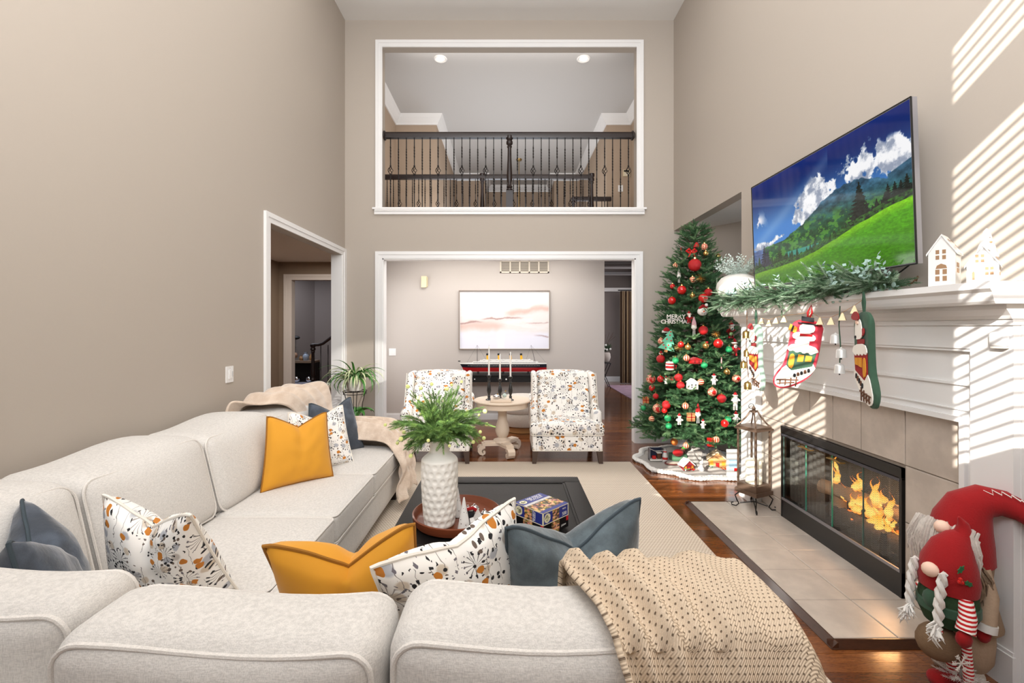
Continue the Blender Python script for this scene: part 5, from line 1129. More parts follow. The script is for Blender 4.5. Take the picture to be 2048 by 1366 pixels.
# ================================================================ plant stand corner
ps = empty('plant_stand', (-1.77, 5.25, 0), 'black wire plant stand with ring shelf in the corner by the doorway', 'plant stand'); cx, cy = -1.77, 5.25
def ring(z, r, w=.004): return MB().tube([(cx+r*math.cos(2*PI*i/28), cy+r*math.sin(2*PI*i/28), z) for i in range(28)], w, 6, True)
ring(.745, .135).build('ring', iron, ps); ring(.715, .13).build('ring', iron, ps); ring(.30, .12).build('ring', iron, ps)
for k in range(6):
    a = k*PI/6; MB().tube([(cx+.135*math.cos(a), cy+.135*math.sin(a), .742), (cx-.135*math.cos(a), cy-.135*math.sin(a), .742)], .0025, 4).build('shelf_wire', iron, ps)
    MB().tube([(cx+.12*math.cos(a), cy+.12*math.sin(a), .30), (cx-.12*math.cos(a), cy-.12*math.sin(a), .30)], .0025, 4).build('shelf_wire', iron, ps)
for k in range(4):
    a = k*PI/2+.5; MB().tube([(cx+r*math.cos(a), cy+r*math.sin(a), z) for r, z in ((.135, .745), (.11, .70), (.085, .6), (.08, .5), (.095, .4), (.12, .3), (.14, .2), (.15, .1), (.165, .03), (.18, .006))], .0045, 6).build('leg', iron, ps)
pt = empty('spider_plant', (cx, cy, .747), 'large spider plant in a pale grey pot on the wire stand', 'plant')
MB().lathe([(.06, .748), (.075, .752), (.092, .80), (.10, .86), (.105, .893), (.098, .895), (.095, .87), (.01, .87)], (cx, cy, 0), 32).build('pot', pot_grey, pt)
rs2 = random.Random(4)
def blade(b, c0, az, L, droop, w, el0=1.35, n=9):
    out = Vector((math.cos(az), math.sin(az), 0)); sd = Vector((-math.sin(az), math.cos(az), 0)); p = Vector(c0); e = el0; V = []
    for i in range(n+1):
        t = i/n; ww = w*(math.sin(PI*(.12+.86*t))**.7)*(1-.5*t); up_ = Vector((0, 0, 1))*math.cos(e)-out*math.sin(e)
        V += [p-sd*ww+up_*ww*.5, p-up_*0, p+sd*ww+up_*ww*.5]; e -= droop/n*(1+t); p = p+(out*math.cos(e)+Vector((0, 0, math.sin(e))))*L/n
    b.smooth = True; b.add(V, [(i*3+k, i*3+k+1, i*3+k+4, i*3+k+3) for i in range(n) for k in (0, 1)])
for k in range(84):
    az = k*2.399; t = k/84
    if math.sin(az) > .3 and rs2.random() < .3: az += PI
    L = .26+.20*rs2.random(); b = MB(); blade(b, (cx+.02*math.cos(az), cy+.02*math.sin(az), .865), az, L*(.7 if math.sin(az) > .5 else 1), .9+1.5*rs2.random(), .014+.006*rs2.random(), 1.5-.85*t)
    b.build('leaf', leaf_m if k % 2 else leaf_w, pt)
pt2 = empty('trailing_plant', (cx+.02, cy, .302), 'broad leafed green plant on the lower ring of the wire stand', 'plant')
MB().lathe([(.05, .303), (.06, .306), (.075, .36), (.08, .41), (.072, .41), (.01, .40)], (cx, cy, 0), 24).build('pot', pot_grey, pt2)
for k in range(9):
    az = -1.2+k*.42; b = MB(); blade(b, (cx+.03*math.cos(az), cy+.03*math.sin(az), .42), az, .24+.03*rs2.random(), 1.2+.5*rs2.random(), .05, 1.45); b.build('leaf', leaf_m, pt2)
# ================================================================ far room and side room things
fc = empty('curtain', P(1253, 670, 11.9), 'tall brown and beige striped curtain beside the far room window', 'curtain')
t = NT('striped_drape', .8); x, y, z = t.sep(t.co); s = t.math('SINE', t.math('MULTIPLY', x, 60)); t.color(t.mix(t.step(s, -.2, .4), srgb((70, 50, 34)), srgb((150, 126, 96)))); drape = t.m
xa, xb = P(1240, 600, 11.9)[0], P(1266, 600, 11.9)[0]
MB().grid(lambda u, v: (xa+(xb-xa)*u, 11.9+.035*math.sin(u*34), .02+2.42*v), 70, 4).build('panel', drape, fc); MB().cyl((xa-.05, 11.9, 2.46), (xb+.05, 11.9, 2.46), .015, n=8).build('rod', iron, fc)
frg = MB().prism([P(1213, 770, 11.9)[0:2], (3.38, 11.9), (3.38, 9.0), (3.0, 9.0)], .012, Matrix()); q0 = PH(1217, 771, .0)
frug = MB().cushion(2.55, 3.38, 8.9, 11.55, .0, .012, .005, n=4).build('patterned_rug', M('violet_rug', (150, 118, 130), .95, var=.5, vscale=7), None, loc=(3, 10, 0), label='muted violet patterned rug in the far room', cat='rug')
st = empty('folding_table', P(1210, 740, 11.2), 'small black cross-legged table holding a planter in the far room', 'side table'); c = P(1209, 724, 11.2); c = Vector((c[0], 11.2, 0)); hz = P(0, 725, 11.2)[2]
MB().cushion(c.x-.16, c.x+.13, 11.05, 11.35, hz-.02, hz, .005, n=4).build('top', blk_metal, st)
for y in (11.07, 11.33):
    MB().cyl((c.x-.14, y, 0), (c.x+.12, y, hz-.02), .009, n=6).build('cross_leg', iron, st); MB().cyl((c.x+.12, y, 0), (c.x-.14, y, hz-.02), .009, n=6).build('cross_leg', iron, st)
pn = empty('potted_flowers', (c.x, 11.2, hz), 'round pale planter with white flowers and bare twigs in the far room', 'plant')
MB().lathe([(.07, hz), (.12, hz+.04), (.15, hz+.13), (.14, hz+.22), (.12, hz+.25), (.01, hz+.24)], (c.x, 11.2, 0), 24).build('pot', M('clay_pot', (176, 160, 148), .6), pn)
it = [((c.x+.1*rs2.uniform(-1, 1), 11.2+.08*rs2.uniform(-1, 1), hz+.26+.03*rs2.random()), (rs2.uniform(-1, 1), rs2.uniform(-1, 1), 1.1), 1, 0) for _ in range(60)]
sprig_mesh('foliage', sprig_base(.2, 24, .04, .006, 1, 50), it, M('dark_leaf', (50, 74, 42), .7), pn, kind='stuff')
for k in range(7): MB().sphere((c.x+.14*rs2.uniform(-1, 1), 11.1, hz+.3+.14*rs2.random()), .028, 8, fn=lambda r, z, a: r*(1+.2*math.sin(5*a))).build('flower', felt_white, pn)
for k in range(7):
    a = rs2.uniform(-1, 1); MB().tube([(c.x, 11.2, hz+.25), (c.x+.1*a, 11.2, hz+.5), (c.x+.28*a, 11.2, hz+.62+.2*rs2.random())], .004, 4).build('twig', bark, pn)
# side room: console with glassware, stair newel
ZC2 = 10.9
def PS(px, py, Z=ZC2): return P(px, py, Z)
cb = empty('sideboard', PS(600, 760), 'low shelving sideboard with pale plinth in the dim stair room', 'sideboard'); x0_, x1_ = PS(560, 0)[0], PS(626, 0)[0]
zt_ = PS(0, 722)[2]; wd_m = M('grey_brown_board', (126, 106, 88), .6)
MB().box(x0_, x1_, ZC2, ZC2+.4, zt_-.05, zt_).build('top', wd_m, cb); MB().box(x0_, x1_, ZC2, ZC2+.4, .10, .14).build('lower_shelf', M('pale_shelf', (190, 190, 206), .5), cb); MB().box(x0_, x1_, ZC2+.37, ZC2+.4, 0, zt_-.05).build('back', dark_m, cb); MB().box(x1_-.05, x1_, ZC2, ZC2+.4, 0, zt_-.05).build('side', dark_m, cb)
for i, (px, r, h, m_, nm, lb) in enumerate(((584, .085, .34, glass, 'glass_vase', 'tall clear vase with a dark flower on the sideboard'), (597, .05, .12, M('amber', (150, 110, 70), .3), 'votive', 'small amber votive glass on the sideboard'), (606, .07, .2, M('frosted_blue', (150, 160, 176), .3), 'glass_bowl', 'pale blue glass box on the sideboard'), (617, .045, .16, M('amber', (1, 1, 1)), 'votive', 'amber candle jar at the sideboard end'))):
    x = PS(px, 0)[0]; o = empty(nm, (x, ZC2+.15, zt_), lb, 'glassware'); MB().lathe([(r*.7, zt_), (r, zt_+h*.3), (r, zt_+h*.6), (r*.5, zt_+h*.85), (r*.6, zt_+h)], (x, ZC2+.15, 0), 18).build('body', m_, o)
    if i == 0: MB().cyl((x, ZC2+.15, zt_+.1), (x+.02, ZC2+.15, zt_+.52), .006, n=5).build('stem', dark_m, o); MB().sphere((x+.03, ZC2+.13, zt_+.56), .08, 12, (1.3, 1, .6)).build('flower', dark_m, o); MB().sphere((x, ZC2+.15, zt_+.13), .07, 10).build('pebbles', M('speckled_fill', (170, 130, 104), .7, var=.5, vscale=60), o)
for px, lb in ((588, 'little silver pot on the sideboard lower shelf'), (613, 'round glass jar on the sideboard lower shelf')):
    x = PS(px, 0)[0]; o = empty('jar', (x, ZC2+.15, .14), lb, 'jar'); MB().sphere((x, ZC2+.15, .14+.08), .08, 14).build('body', chrome, o)
sr = empty('stair_rail', (PS(626, 0, 9.9)[0], 9.9, 0), 'dark stair newel and handrail rising beyond the side doorway', 'railing'); nx = PS(626, 0, 9.9)[0]
newel(nx, 9.9, 0, 1.10, sr, 1.3)
MB().tube([(nx-.02, 9.9, 1.10), (nx+.12, 9.9, 1.10), (nx+.22, 9.9, 1.13), (nx+.34, 9.9, 1.22), (nx+.9, 9.9, 1.62)], .032, 8).build('handrail', espresso, sr)
for k in range(4): MB().tube([(nx+.17+k*.16, 9.9, .02+z*.13*8.3) for z in [i/8 for i in range(9)]], .009, 4, twist=.6).build('baluster', iron, sr)
ot = empty('bench', PS(655, 0, 9.3), 'small pale upholstered stool seat beyond the side doorway', 'stool'); x = PS(662, 0, 9.0)[0]
MB().cushion(x-.18, x+.3, 8.95, 9.25, .26, .36, .04, n=6).build('seat', pf, ot)
for dx in (-.13, .25): MB().cyl((x+dx, 9.0, 0), (x+dx, 9.0, .26), .02, n=8).build('leg', candle_w, ot)
# ================================================================ christmas tree
TX, TY, TT = 2.06, 4.97, 2.62
def tree_r(z): return .075+.52*max(0, min(1, (TT+.02-z)/2.3))**.78
tree = empty('christmas_tree', (TX, TY, 0), 'tall decorated spruce christmas tree in the alcove beside the fireplace', 'christmas tree')
MB().tube([(TX, TY, z) for z in (.03, .8, 1.6, TT-.1)], [.035, .03, .018, .004], 8).build('trunk', bark, tree)
rt_ = random.Random(21); itA = []; itB = []; br_ = MB(); nb = 330
for k in range(nb):
    t = (k+.5)/nb; z = .34+(TT-.42)*(1-(1-t)**1.0)**1.0; z = .34+(TT-.40)*(t**1.35 if t < 2 else t); R = tree_r(z)*(.86+.22*rt_.random()); az = k*2.39996+rt_.random()*.3
    el = .05+.55*(z/TT)**2; out = Vector((math.cos(az), math.sin(az), 0)); p0 = Vector((TX, TY, z)); 
    d = (out+Vector((0, 0, el))).normalized(); p1 = p0+out*R+Vector((0, 0, el*R*.6-.05*(1-z/TT))); br_.tube([p0, p0.lerp(p1, .5)+Vector((0, 0, -.02)), p1], [.006, .004, .002], 4, caps=False)
    m = max(3, int(R/.05))
    for i in range(m+1):
        f = .38+.62*i/m; p = p0.lerp(p1, f); 
        for s in (0, 1, -1):
            if s and (rt_.random() < .1): continue
            side = Vector((-out.y, out.x, 0))*s*(.55+.5*rt_.random()); dd = (d*(.9 if s == 0 else .6)+side*(.5+rt_.random())+Vector((0, 0, .9*rt_.random()-.3))).normalized(); sc = (.85+.4*rt_.random())*(1.0 if z < 2.2 else .75)
            (itB if (i == m and rt_.random() < .55) else itA).append((p, dd, sc, rt_.random()*6))
for k in range(7):
    a = k*PI*2/6; itA.append(((TX, TY, TT-.14), (.35*math.cos(a), .35*math.sin(a), 1), 1.1, a))
itA.append(((TX, TY, TT-.08), (0, 0, 1), 1.25, 0)); itA.append(((TX, TY, TT-.2), (.1, .1, 1), 1.25, 0))
br_.build('branch', bark, tree, kind='stuff')
tb_ = sprig_base(.085, 44, .026, .0026, 1.0, 66, .25)
sprig_mesh('needles', tb_, itA, pine_g, tree, kind='stuff'); sprig_mesh('pale_needles', tb_, itB, pine_l, tree, kind='stuff', label='paler tips of the needles')
def onTree(px, py, push=.0):
    Z = TY-.3
    for _ in range(30):
        X, _, z = P(px, py, Z); r = tree_r(z)*.97; dx = X-TX; Zn = TY-math.sqrt(max(r*r-dx*dx, 0.0004)); Z = .5*Z+.5*(Zn-push)
    return Vector(P(px, py, Z))
G = 'ornaments hung on the christmas tree'
def ball(px, py, rp, mat, label, style=None):
    p = onTree(px, py, .045); r = rp*1.05*p.y/F; o = empty('bauble', p, label, 'ornament', G)
    fn = None
    if style == 'knob': fn = lambda q, z, a: q*(1+.08*math.sin(a*7)*math.cos(z/r*6))
    q = MB().sphere((0, 0, 0), r, 20, fn=fn).build('ball', mat, None); q.parent = o
    if style in ('stripe_h',): q.rotation_euler = (0, PI/2, 0)
    MB().cyl(p+Vector((0, 0, r*.95)), p+Vector((0, 0, r*1.2)), r*.2, n=8).build('cap', gold, o)
    MB().tube([p+Vector((0, 0, r*1.15)), p+Vector((0, .004, r*1.7))], .0012, 4).build('hook', gold, o); return o
B = [
 (1389.5, 530, 12, red_m, 'largest red glitter ball, high in the middle of the tree', None),
 (1363.6, 580, 8.5, red_g, 'glossy red ball just left below the gold starburst', None),
 (1343.8, 601, 7.5, red_g, 'glossy red ball on the wall-side edge above the Merry Christmas sign', None),
 (1406.4, 596.5, 8.8, red_g, 'glossy red ball directly above the snowman head ornament', None),
 (1416.5, 585, 7.5, red_m, 'crinkled red ball touching the glossy one above the snowman head', 'knob'),
 (1345, 572.7, 4.8, red_g, 'small red ball at the tree edge above two larger red ones', None),
 (1385, 591, 5.2, gold, 'small gold ball below the gold starburst', None),
 (1411.5, 507, 5, gold, 'small gold ball under the topmost lace ball', None),
 (1350.6, 531.4, 5, bauble_stripe, 'small striped ball hanging out at the upper wall-side edge', None),
 (1385, 559.5, 6, bauble_stripe, 'striped ball beside the gold starburst', 'stripe_h'),
 (1408.6, 493.6, 6.5, bauble_lace, 'topmost red ball with lace lines near the red bow', None),
 (1436, 512.7, 4.8, gold, 'small gold ball on a branch tip near the vase of frosted leaves', None),
 (1406.5, 660.6, 8.5, red_m, 'red glitter ball below the snowman head ornament', 'knob'),
 (1436.8, 687, 9, red_g, 'glossy pinkish red ball beside the red santa plush', None),
 (1458, 699, 6.3, green_g, 'green ball beneath the santa plush near the mantel', None),
 (1322.5, 682.6, 6.5, bauble_lace, 'lace ball at the edge beside the mint wooden tree', None),
 (1362, 689, 6, red_g, 'red ball behind the lower gold starburst', None),
 (1376, 694, 6, gold, 'gold ball right of the lower gold starburst', None),
 (1411.5, 692, 6, gold, 'gold ball midway down above the green ball', None),
 (1321.4, 717.8, 8, red_m, 'red ball under the santa hat at the wall-side edge', None),
 (1351, 721, 6.3, green_g, 'green ball above the santa mug ornament', None),
 (1373, 716, 6.3, bauble_stripe, 'striped ball on a gold string beside the red birdhouse', None),
 (1408.6, 730.5, 6.5, green_g, 'green ball below the red birdhouse', None),
 (1302, 758, 8.8, bauble_lace, 'large lace ball far out on the wall-side edge, upper of two', None),
 (1321, 758, 6.5, red_g, 'red ball beside the upper large lace ball', None),
 (1357, 755, 7.5, red_m, 'red glitter ball between the santa mug and the white house', 'knob'),
 (1361, 770.5, 7.5, red_m, 'red glitter ball directly below another, beside the white house', 'knob'),
 (1401.5, 764, 6.3, bauble_stripe, 'striped ball right of the white house ornament', 'stripe_h'),
 (1424.6, 784, 8.5, bauble_lace, 'lace ball beside the dark red pine cone', None),
 (1443, 797, 8.5, red_m, 'dark red pine cone shaped ball', 'knob'),
 (1473, 757, 8, bauble_lace, 'lace ball beside the hanging brass bells', None),
 (1453.6, 743.7, 6, gold, 'gold ball between candy cane and lace ball', None),
 (1303.8, 776, 6, red_g, 'red ball under the upper large lace ball', None),
 (1311.5, 792.4, 5.5, red_m, 'small red ball above the lower large lace ball', None),
 (1286.5, 816, 5.2, green_g, 'green drop at the outermost branch below the gift box', None),
 (1314.8, 817, 8.8, bauble_lace, 'large lace ball on the wall-side edge, lower of two', None),
 (1332.8, 809.6, 8.2, red_m, 'red ball beside the lower large lace ball', None),
 (1329, 821, 5.5, red_g, 'small red ball tucked under the ball beside the lower lace ball', None),
 (1371, 811.8, 6.5, bauble_stripe, 'striped ball above the wooden gift tag', None),
 (1303.4, 838, 5.8, bauble_stripe, 'striped ball near the bottom wall-side corner', 'stripe_h'),
 (1335.6, 836.6, 6.5, green_g, 'green ball low on the tree, upper of two in line', None),
 (1337.4, 852, 6, green_g, 'green ball low on the tree, lower of two in line', None),
 (1455.8, 839, 6.5, green_g, 'green ball low on the sunlit side', None),
 (1449.8, 847, 7.5, red_g, 'pale red ball overlapping the low green ball', None),
 (1432.7, 879.4, 6.3, bauble_stripe, 'striped ball hanging over the grey skirt', None),
 (1372.3, 890.8, 6, bauble_stripe, 'striped ball hanging above the green elf', None),
]
for a in B: ball(*a)
def orn(name, px, py, label, push=.02):
    p = onTree(px, py, push); return p, empty(name, p, label, 'ornament', G)
def star(px, py, rp, label):
    p, o = orn('starburst', px, py, label); r = rp*p.y/F; b = MB()
    for k in range(46):
        z = 1-2*(k+.5)/46; a = k*2.4; d = Vector((math.sqrt(1-z*z)*math.cos(a), math.sqrt(1-z*z)*math.sin(a), z)); b.tube([p, p+d*r], [.0016, .0008], 3)
    b.build('spikes', gold, o, kind='stuff')
star(1401, 556.6, 11, 'gold starburst under the largest red ball'); star(1359, 694.7, 10, 'gold starburst beside the mint wooden tree'); star(1432, 668, 9, 'gold starburst near the frosted vase side')
# flat cut figures facing the room
def flat(name, px, py, label, polys, rot=0):
    p, o = orn(name, px, py, label, .08); s = p.y/F; mt = Matrix.Translation(p) @ Matrix.Rotation(rot, 4, 'Y') @ frame_mat((0, 0, 0), (1, 0, 0), (0, 0, 1))
    for i, (pts, m_, d, nm) in enumerate(polys): MB().prism([(x*s, -y*s) for x, y in pts], d, mt @ Matrix.Translation((0, 0, .0))).build(nm, m_, o, smooth=False)
    return p, o
mint = M('mint_paint', (110, 196, 160), .5)
def tri(x0, x1, y0, y1, m_=0): return [(x0, y1), ((x0+x1)/2+m_, y0), (x1, y1)]
flat('wooden_tree', 1336, 684, 'mint green wooden tree cut-out hanging tilted on the tree', [([(0, -26), (9, -12), (5, -12), (13, 2), (7, 2), (17, 16), (-17, 16), (-7, 2), (-13, 2), (-5, -12), (-9, -12)], mint, .006, 'board'), ([(-3, 16), (3, 16), (3, 21), (-3, 21)], oak_pale, .007, 'foot')]+[([(x-1.3, y-1.3), (x+1.3, y-1.3), (x+1.3, y+1.3), (x-1.3, y+1.3)], red_g, .008, 'dot') for x, y in ((0, -14), (-4, -5), (5, -4), (-8, 8), (2, 6), (9, 11), (-2, 12), (0, -21))], .25)
p, o = orn('merry_sign', 1350, 639, 'white MERRY CHRISTMAS lettering hung on the tree', .13)
text_mb('MERRY', .064, .003, frame_mat(p+Vector((0.01, 0, .028)), (1, 0, 0), (0, 0, 1))).build('lettering', felt_white, o); text_mb('CHRISTMAS', .060, .003, frame_mat(p+Vector((0, 0, -.025)), (1, 0, 0), (0, 0, 1)), sp=.92).build('lettering', felt_white, o)
MB().tube([p+Vector((-.09, 0, 0)), p+Vector((.10, 0, .006))], .002, 4).tube([p+Vector((-.08, 0, -.005)), p+Vector((-.05, 0, .01))], .002, 4).build('wire', felt_white, o)
# snowman head
p, o = orn('snowman_head', 1405, 623, 'round white snowman face with red plaid hat on the tree', .03)
MB().sphere(p, .052, 18, (1, .7, .85)).build('face', felt_white, o); MB().cyl(p+Vector((0, -.035, 0)), p+Vector((-.02, -.065, -.01)), .008, .001, 8).build('nose', M('carrot', (226, 96, 30), .6), o)
for dx, dz in ((-.012, .016), (.018, .014), (-.02, -.018), (0, -.024), (.02, -.018)): MB().sphere(p+Vector((dx, -.037, dz)), .0045, 6).build('coal', felt_black, o)
MB().tube([p+Vector((-.04, -.01, .03)), p+Vector((0, -.012, .055)), p+Vector((.045, -.01, .04))], [.012, .02, .012], 8).build('hat', felt_red, o); MB().sphere(p+Vector((.03, -.02, .065)), .017, 10).build('pompom', felt_white, o)
def santa(px, py, label, s=1.0, coat=felt_red, face=skin, tall=1.0):
    p, o = orn('santa_figure', px, py, label, .04); k = .001*s*5.0
    MB().sphere(p+Vector((0, 0, -8*k)), 6*k, 12, (1, .7, 1.25*tall)).build('coat', coat, o); MB().sphere(p+Vector((0, -.005, 2*k)), 4.4*k, 12).build('face', face, o)
    MB().lathe([(4.8*k, 4*k), (3.2*k, 8*k), (.6*k, 12*k)], p, 12).build('hat', felt_red, o); MB().tube([p+Vector((5*k*math.cos(a*PI/5), 5*k*math.sin(a*PI/5), 4*k)) for a in range(10)], 1.1*k, 5, True).build('brim', felt_white, o)
    MB().sphere(p+Vector((0, -4*k, -2*k)), 3.2*k, 10, (1, .5, 1.2)).build('beard', felt_white, o)
    for sx in (-1, 1): MB().tube([p+Vector((sx*5*k, 0, -4*k)), p+Vector((sx*8.5*k, -2*k, -8*k))], 1.8*k, 6).build('arm', coat, o); MB().tube([p+Vector((sx*2.5*k, 0, -13*k)), p+Vector((sx*3*k, 0, -19*k*tall))], 2*k, 6).build('leg', felt_white if coat != felt_red else coat, o)
    return o
santa(1378, 631, 'small red and white santa figure in the middle of the tree', .8); santa(1462, 655, 'red santa plush beside the mantel end, upper of two', 1.15); santa(1469, 690, 'brown faced santa bear with green scarf, below the upper plush', 1.15, felt_red, brown)
santa(1428, 755, 'pale figure with a red band on the sunlit side of the tree', .75, felt_white); santa(1470.7, 794, 'long white figure ornament behind the brass bells', .9, felt_white, felt_white, 1.5); santa(1358.7, 835, 'little snowman figure with black hat low on the tree', .75, felt_white, felt_white)
santa(1332, 758, 'tiny white figure holding a wooden sign beside the red ball', .55, felt_white); santa(1406, 845, 'white angel figure below the red-hatted gnome', .6, felt_white, skin); santa(1472, 832, 'pale pink fluffy figure low beside the lantern', .8, felt_white)
def gnome_o(px, py, label, hat, s):
    p, o = orn('gnome_ornament', px, py, label, .04); k = .001*s*5
    MB().lathe([(5*k, 0), (4*k, 6*k), (.5*k, 17*k)], p, 12).build('hat', hat, o); MB().lathe([(2*k, -10*k), (5.5*k, -6*k), (4.5*k, 0)], p, 12).build('beard', felt_white, o); MB().sphere(p+Vector((0, -4.5*k, 0)), 1.6*k, 8).build('nose', skin, o)
    for sx in (-1, 1): MB().cyl(p+Vector((sx*1.5*k, 0, -9*k)), p+Vector((sx*1.8*k, 0, -22*k)), .7*k, n=6).build('leg', felt_white, o)
gnome_o(1388, 650, 'pale pink long-legged gnome ornament in the middle of the tree', M('pink_felt', (204, 160, 166), .9), 1.0); gnome_o(1396, 824, 'red-hatted gnome ornament beside the wooden gift tag', felt_red, 1.0); gnome_o(1358, 549, 'small grey gnome ornament high at the wall-side edge', pot_grey, .8)
# red bow and bell at the top
p, o = orn('red_bow', 1383, 503, 'glossy red ribbon bow near the tree top', .03)
for sx in (-1, 1): MB().tube([p, p+Vector((sx*.03, -.01, .025)), p+Vector((sx*.055, 0, .005)), p+Vector((sx*.03, -.005, -.012)), p], [.006, .014, .012, .012, .005], 6).build('loop', red_g, o); MB().tube([p, p+Vector((sx*.02, -.01, -.03)), p+Vector((sx*.035, -.01, -.06))], .007, 4).build('tail', red_g, o)
MB().sphere(p, .013, 8).build('knot', red_g, o)
p, o = orn('red_bell', 1393, 491, 'red cone bell just above the ribbon bow', .03); MB().lathe([(.032, -.02), (.026, 0), (.01, .03), (.003, .036)], p, 14).build('bell', red_m, o)
p, o = orn('red_tassel', 1362, 501, 'thin red tassel hanging at the upper wall-side edge', .0); MB().lathe([(.008, -.03), (.006, .02), (.002, .035)], p, 8).build('tassel', red_m, o)
p, o = orn('red_tassel', 1414, 690, 'dark red glitter bar hanging below the red glitter ball', .0); MB().cyl(p+Vector((0, 0, -.02)), p+Vector((0, 0, .035)), .012, n=8).build('bar', red_m, o)
# white house, mug, birdhouse, gift boxes, cane
def house_o(px, py, w, h, label, wall_, roof_, name='house_ornament'):
    p, o = orn(name, px, py, label, .04); MB().box(p.x-w, p.x+w, p.y-w*.8, p.y+w*.8, p.z-h, p.z+h*.3).build('walls', wall_, o)
    MB().prism([(-w*1.15, 0), (w*1.15, 0), (0, h*.8)], w*1.9, frame_mat(p+Vector((0, w*.95, h*.3)), (1, 0, 0), (0, 0, 1))).build('roof', roof_, o, smooth=False)
    for dx in (-.4, .45):
        for dz in (-.55, -.1): MB().box(p.x+dx*w-w*.14, p.x+dx*w+w*.14, p.y-w*.82, p.y-w*.8, p.z+dz*h-h*.12, p.z+dz*h+h*.12).build('window', dark_m, o)
house_o(1384.5, 768, .045, .05, 'white miniature house ornament in the middle of the tree', felt_white, felt_white); house_o(1390.5, 721, .05, .03, 'red birdhouse ornament with sloping roof above the white house', red_m, felt_red)
p, o = orn('santa_mug', 1340, 733, 'red and white santa mug ornament left of the white house', .04); MB().lathe([(.03, -.04), (.042, -.03), (.044, .0), (.04, .045), (.03, .05)], p, 18).build('cup', felt_white, o); MB().lathe([(.044, -.018), (.0455, -.01), (.0455, .0), (.0445, .008)], p, 18, cap=False).lathe([(.043, .02), (.042, .035)], p, 18, cap=False).build('red_band', felt_red, o); MB().tube([p+Vector((.04, 0, .02)), p+Vector((.065, 0, .01)), p+Vector((.06, 0, -.02)), p+Vector((.04, 0, -.025))], .007, 6).build('handle', felt_red, o)
for (px, py, s, m_, lb) in ((1291.7, 800, .034, M('kraft_box', (186, 110, 62), .6), 'brown gift box ornament at the outermost wall-side branch'), (1381.8, 834, .04, oak_pale, 'wooden gift tag with white cord low on the tree'), (1422.8, 884, .04, red_g, 'small red gift box hanging over the grey skirt'), (1341, 759, .03, brown, 'tiny wooden sign beside the two red glitter balls')):
    p, o = orn('gift_ornament', px, py, lb, .03); MB().box(p.x-s*.9, p.x+s*.9, p.y-s*.4, p.y+s*.4, p.z-s, p.z+s).build('box', m_, o); MB().box(p.x-s*.12, p.x+s*.12, p.y-s*.42, p.y+s*.42, p.z-s*1.01, p.z+s*1.01).box(p.x-s*.92, p.x+s*.92, p.y-s*.42, p.y+s*.42, p.z-s*.12, p.z+s*.12).build('ribbon', felt_red if m_ is not red_g else gold, o)
p, o = orn('candy_cane', 1443, 725, 'red and white candy cane on the sunlit side of the tree', .03); MB().tube([p+Vector((0, 0, -.06)), p+Vector((0, 0, .05)), p+Vector((.008, 0, .068)), p+Vector((.024, 0, .07)), p+Vector((.03, 0, .055))], .006, 8).build('cane', stripe_m, o)
p, o = orn('santa_hat', 1333, 661, 'red and white santa hat ornament above the mint wooden tree', .03); MB().tube([p+Vector((-.045, 0, -.012)), p+Vector((.045, 0, -.012))], .013, 8).build('brim', felt_white, o); MB().lathe([(.04, -.005), (.03, .018), (.01, .034)], p, 12).build('cap', felt_red, o)
p, o = orn('santa_hat', 1322, 705, 'tiny santa hat topping the red ball at the wall-side edge', .03); MB().tube([p+Vector((-.02, 0, -.01)), p+Vector((.02, 0, -.01))], .009, 8).build('brim', felt_white, o); MB().lathe([(.02, -.005), (.012, .012), (.004, .02)], p, 12).build('cap', felt_red, o)
# --- skirt and things under the tree
sk_ = empty('tree_skirt', (TX-.05, TY-.05, 0), 'grey tree skirt with a fluffy white border under the tree', 'tree skirt')
cxs, cys = TX-.04, TY-.02
skm = M('grey_skirt', (170, 164, 158), .9, bump=.3, bscale=40)
MB().grid(lambda u, v: ((cxs+(.05+.52*v)*math.cos(u*2*PI)*(1+.05*math.sin(u*2*PI*9)*v), cys+(.05+.52*v)*math.sin(u*2*PI)*(1+.05*math.sin(u*2*PI*9)*v), .006+.10*(1-v)**3+.03*math.sin(u*2*PI*11+v*3)*v*(1-v)*2+.012*noise.noise(Vector((u*20, v*5, 0)))+.012)), 120, 14).build('cloth', skm, sk_)
fm_ = MB()
for k in range(120):
    a = k/120*2*PI; R = .58*(1+.05*math.sin(a*9)); fm_.sphere((cxs+R*math.cos(a), cys+R*math.sin(a), .022), .026+.012*rt_.random(), 8, (1, 1, .75), fn=lambda r, z, q: r*(1+.25*math.sin(q*5+z*200)))
fm_.build('fluffy_border', fur_w, sk_, kind='stuff')
def FL(px, py, z=.02): return Vector(PH(px, py, z))
# stockpot-like grey bag behind gingerbread house
o = empty('grey_bag', FL(1403, 935), 'crumpled grey cloth sack standing under the tree', 'bag'); p = FL(1400, 925)
MB().lathe([(.12, .02), (.15, .06), (.14, .14), (.10, .20), (.05, .24)], (p.x, p.y+.15, 0), 26, fn=lambda r, z, a: r*(1+.12*math.sin(a*5+z*20)+.06*math.sin(a*11))).build('sack', skm, o)
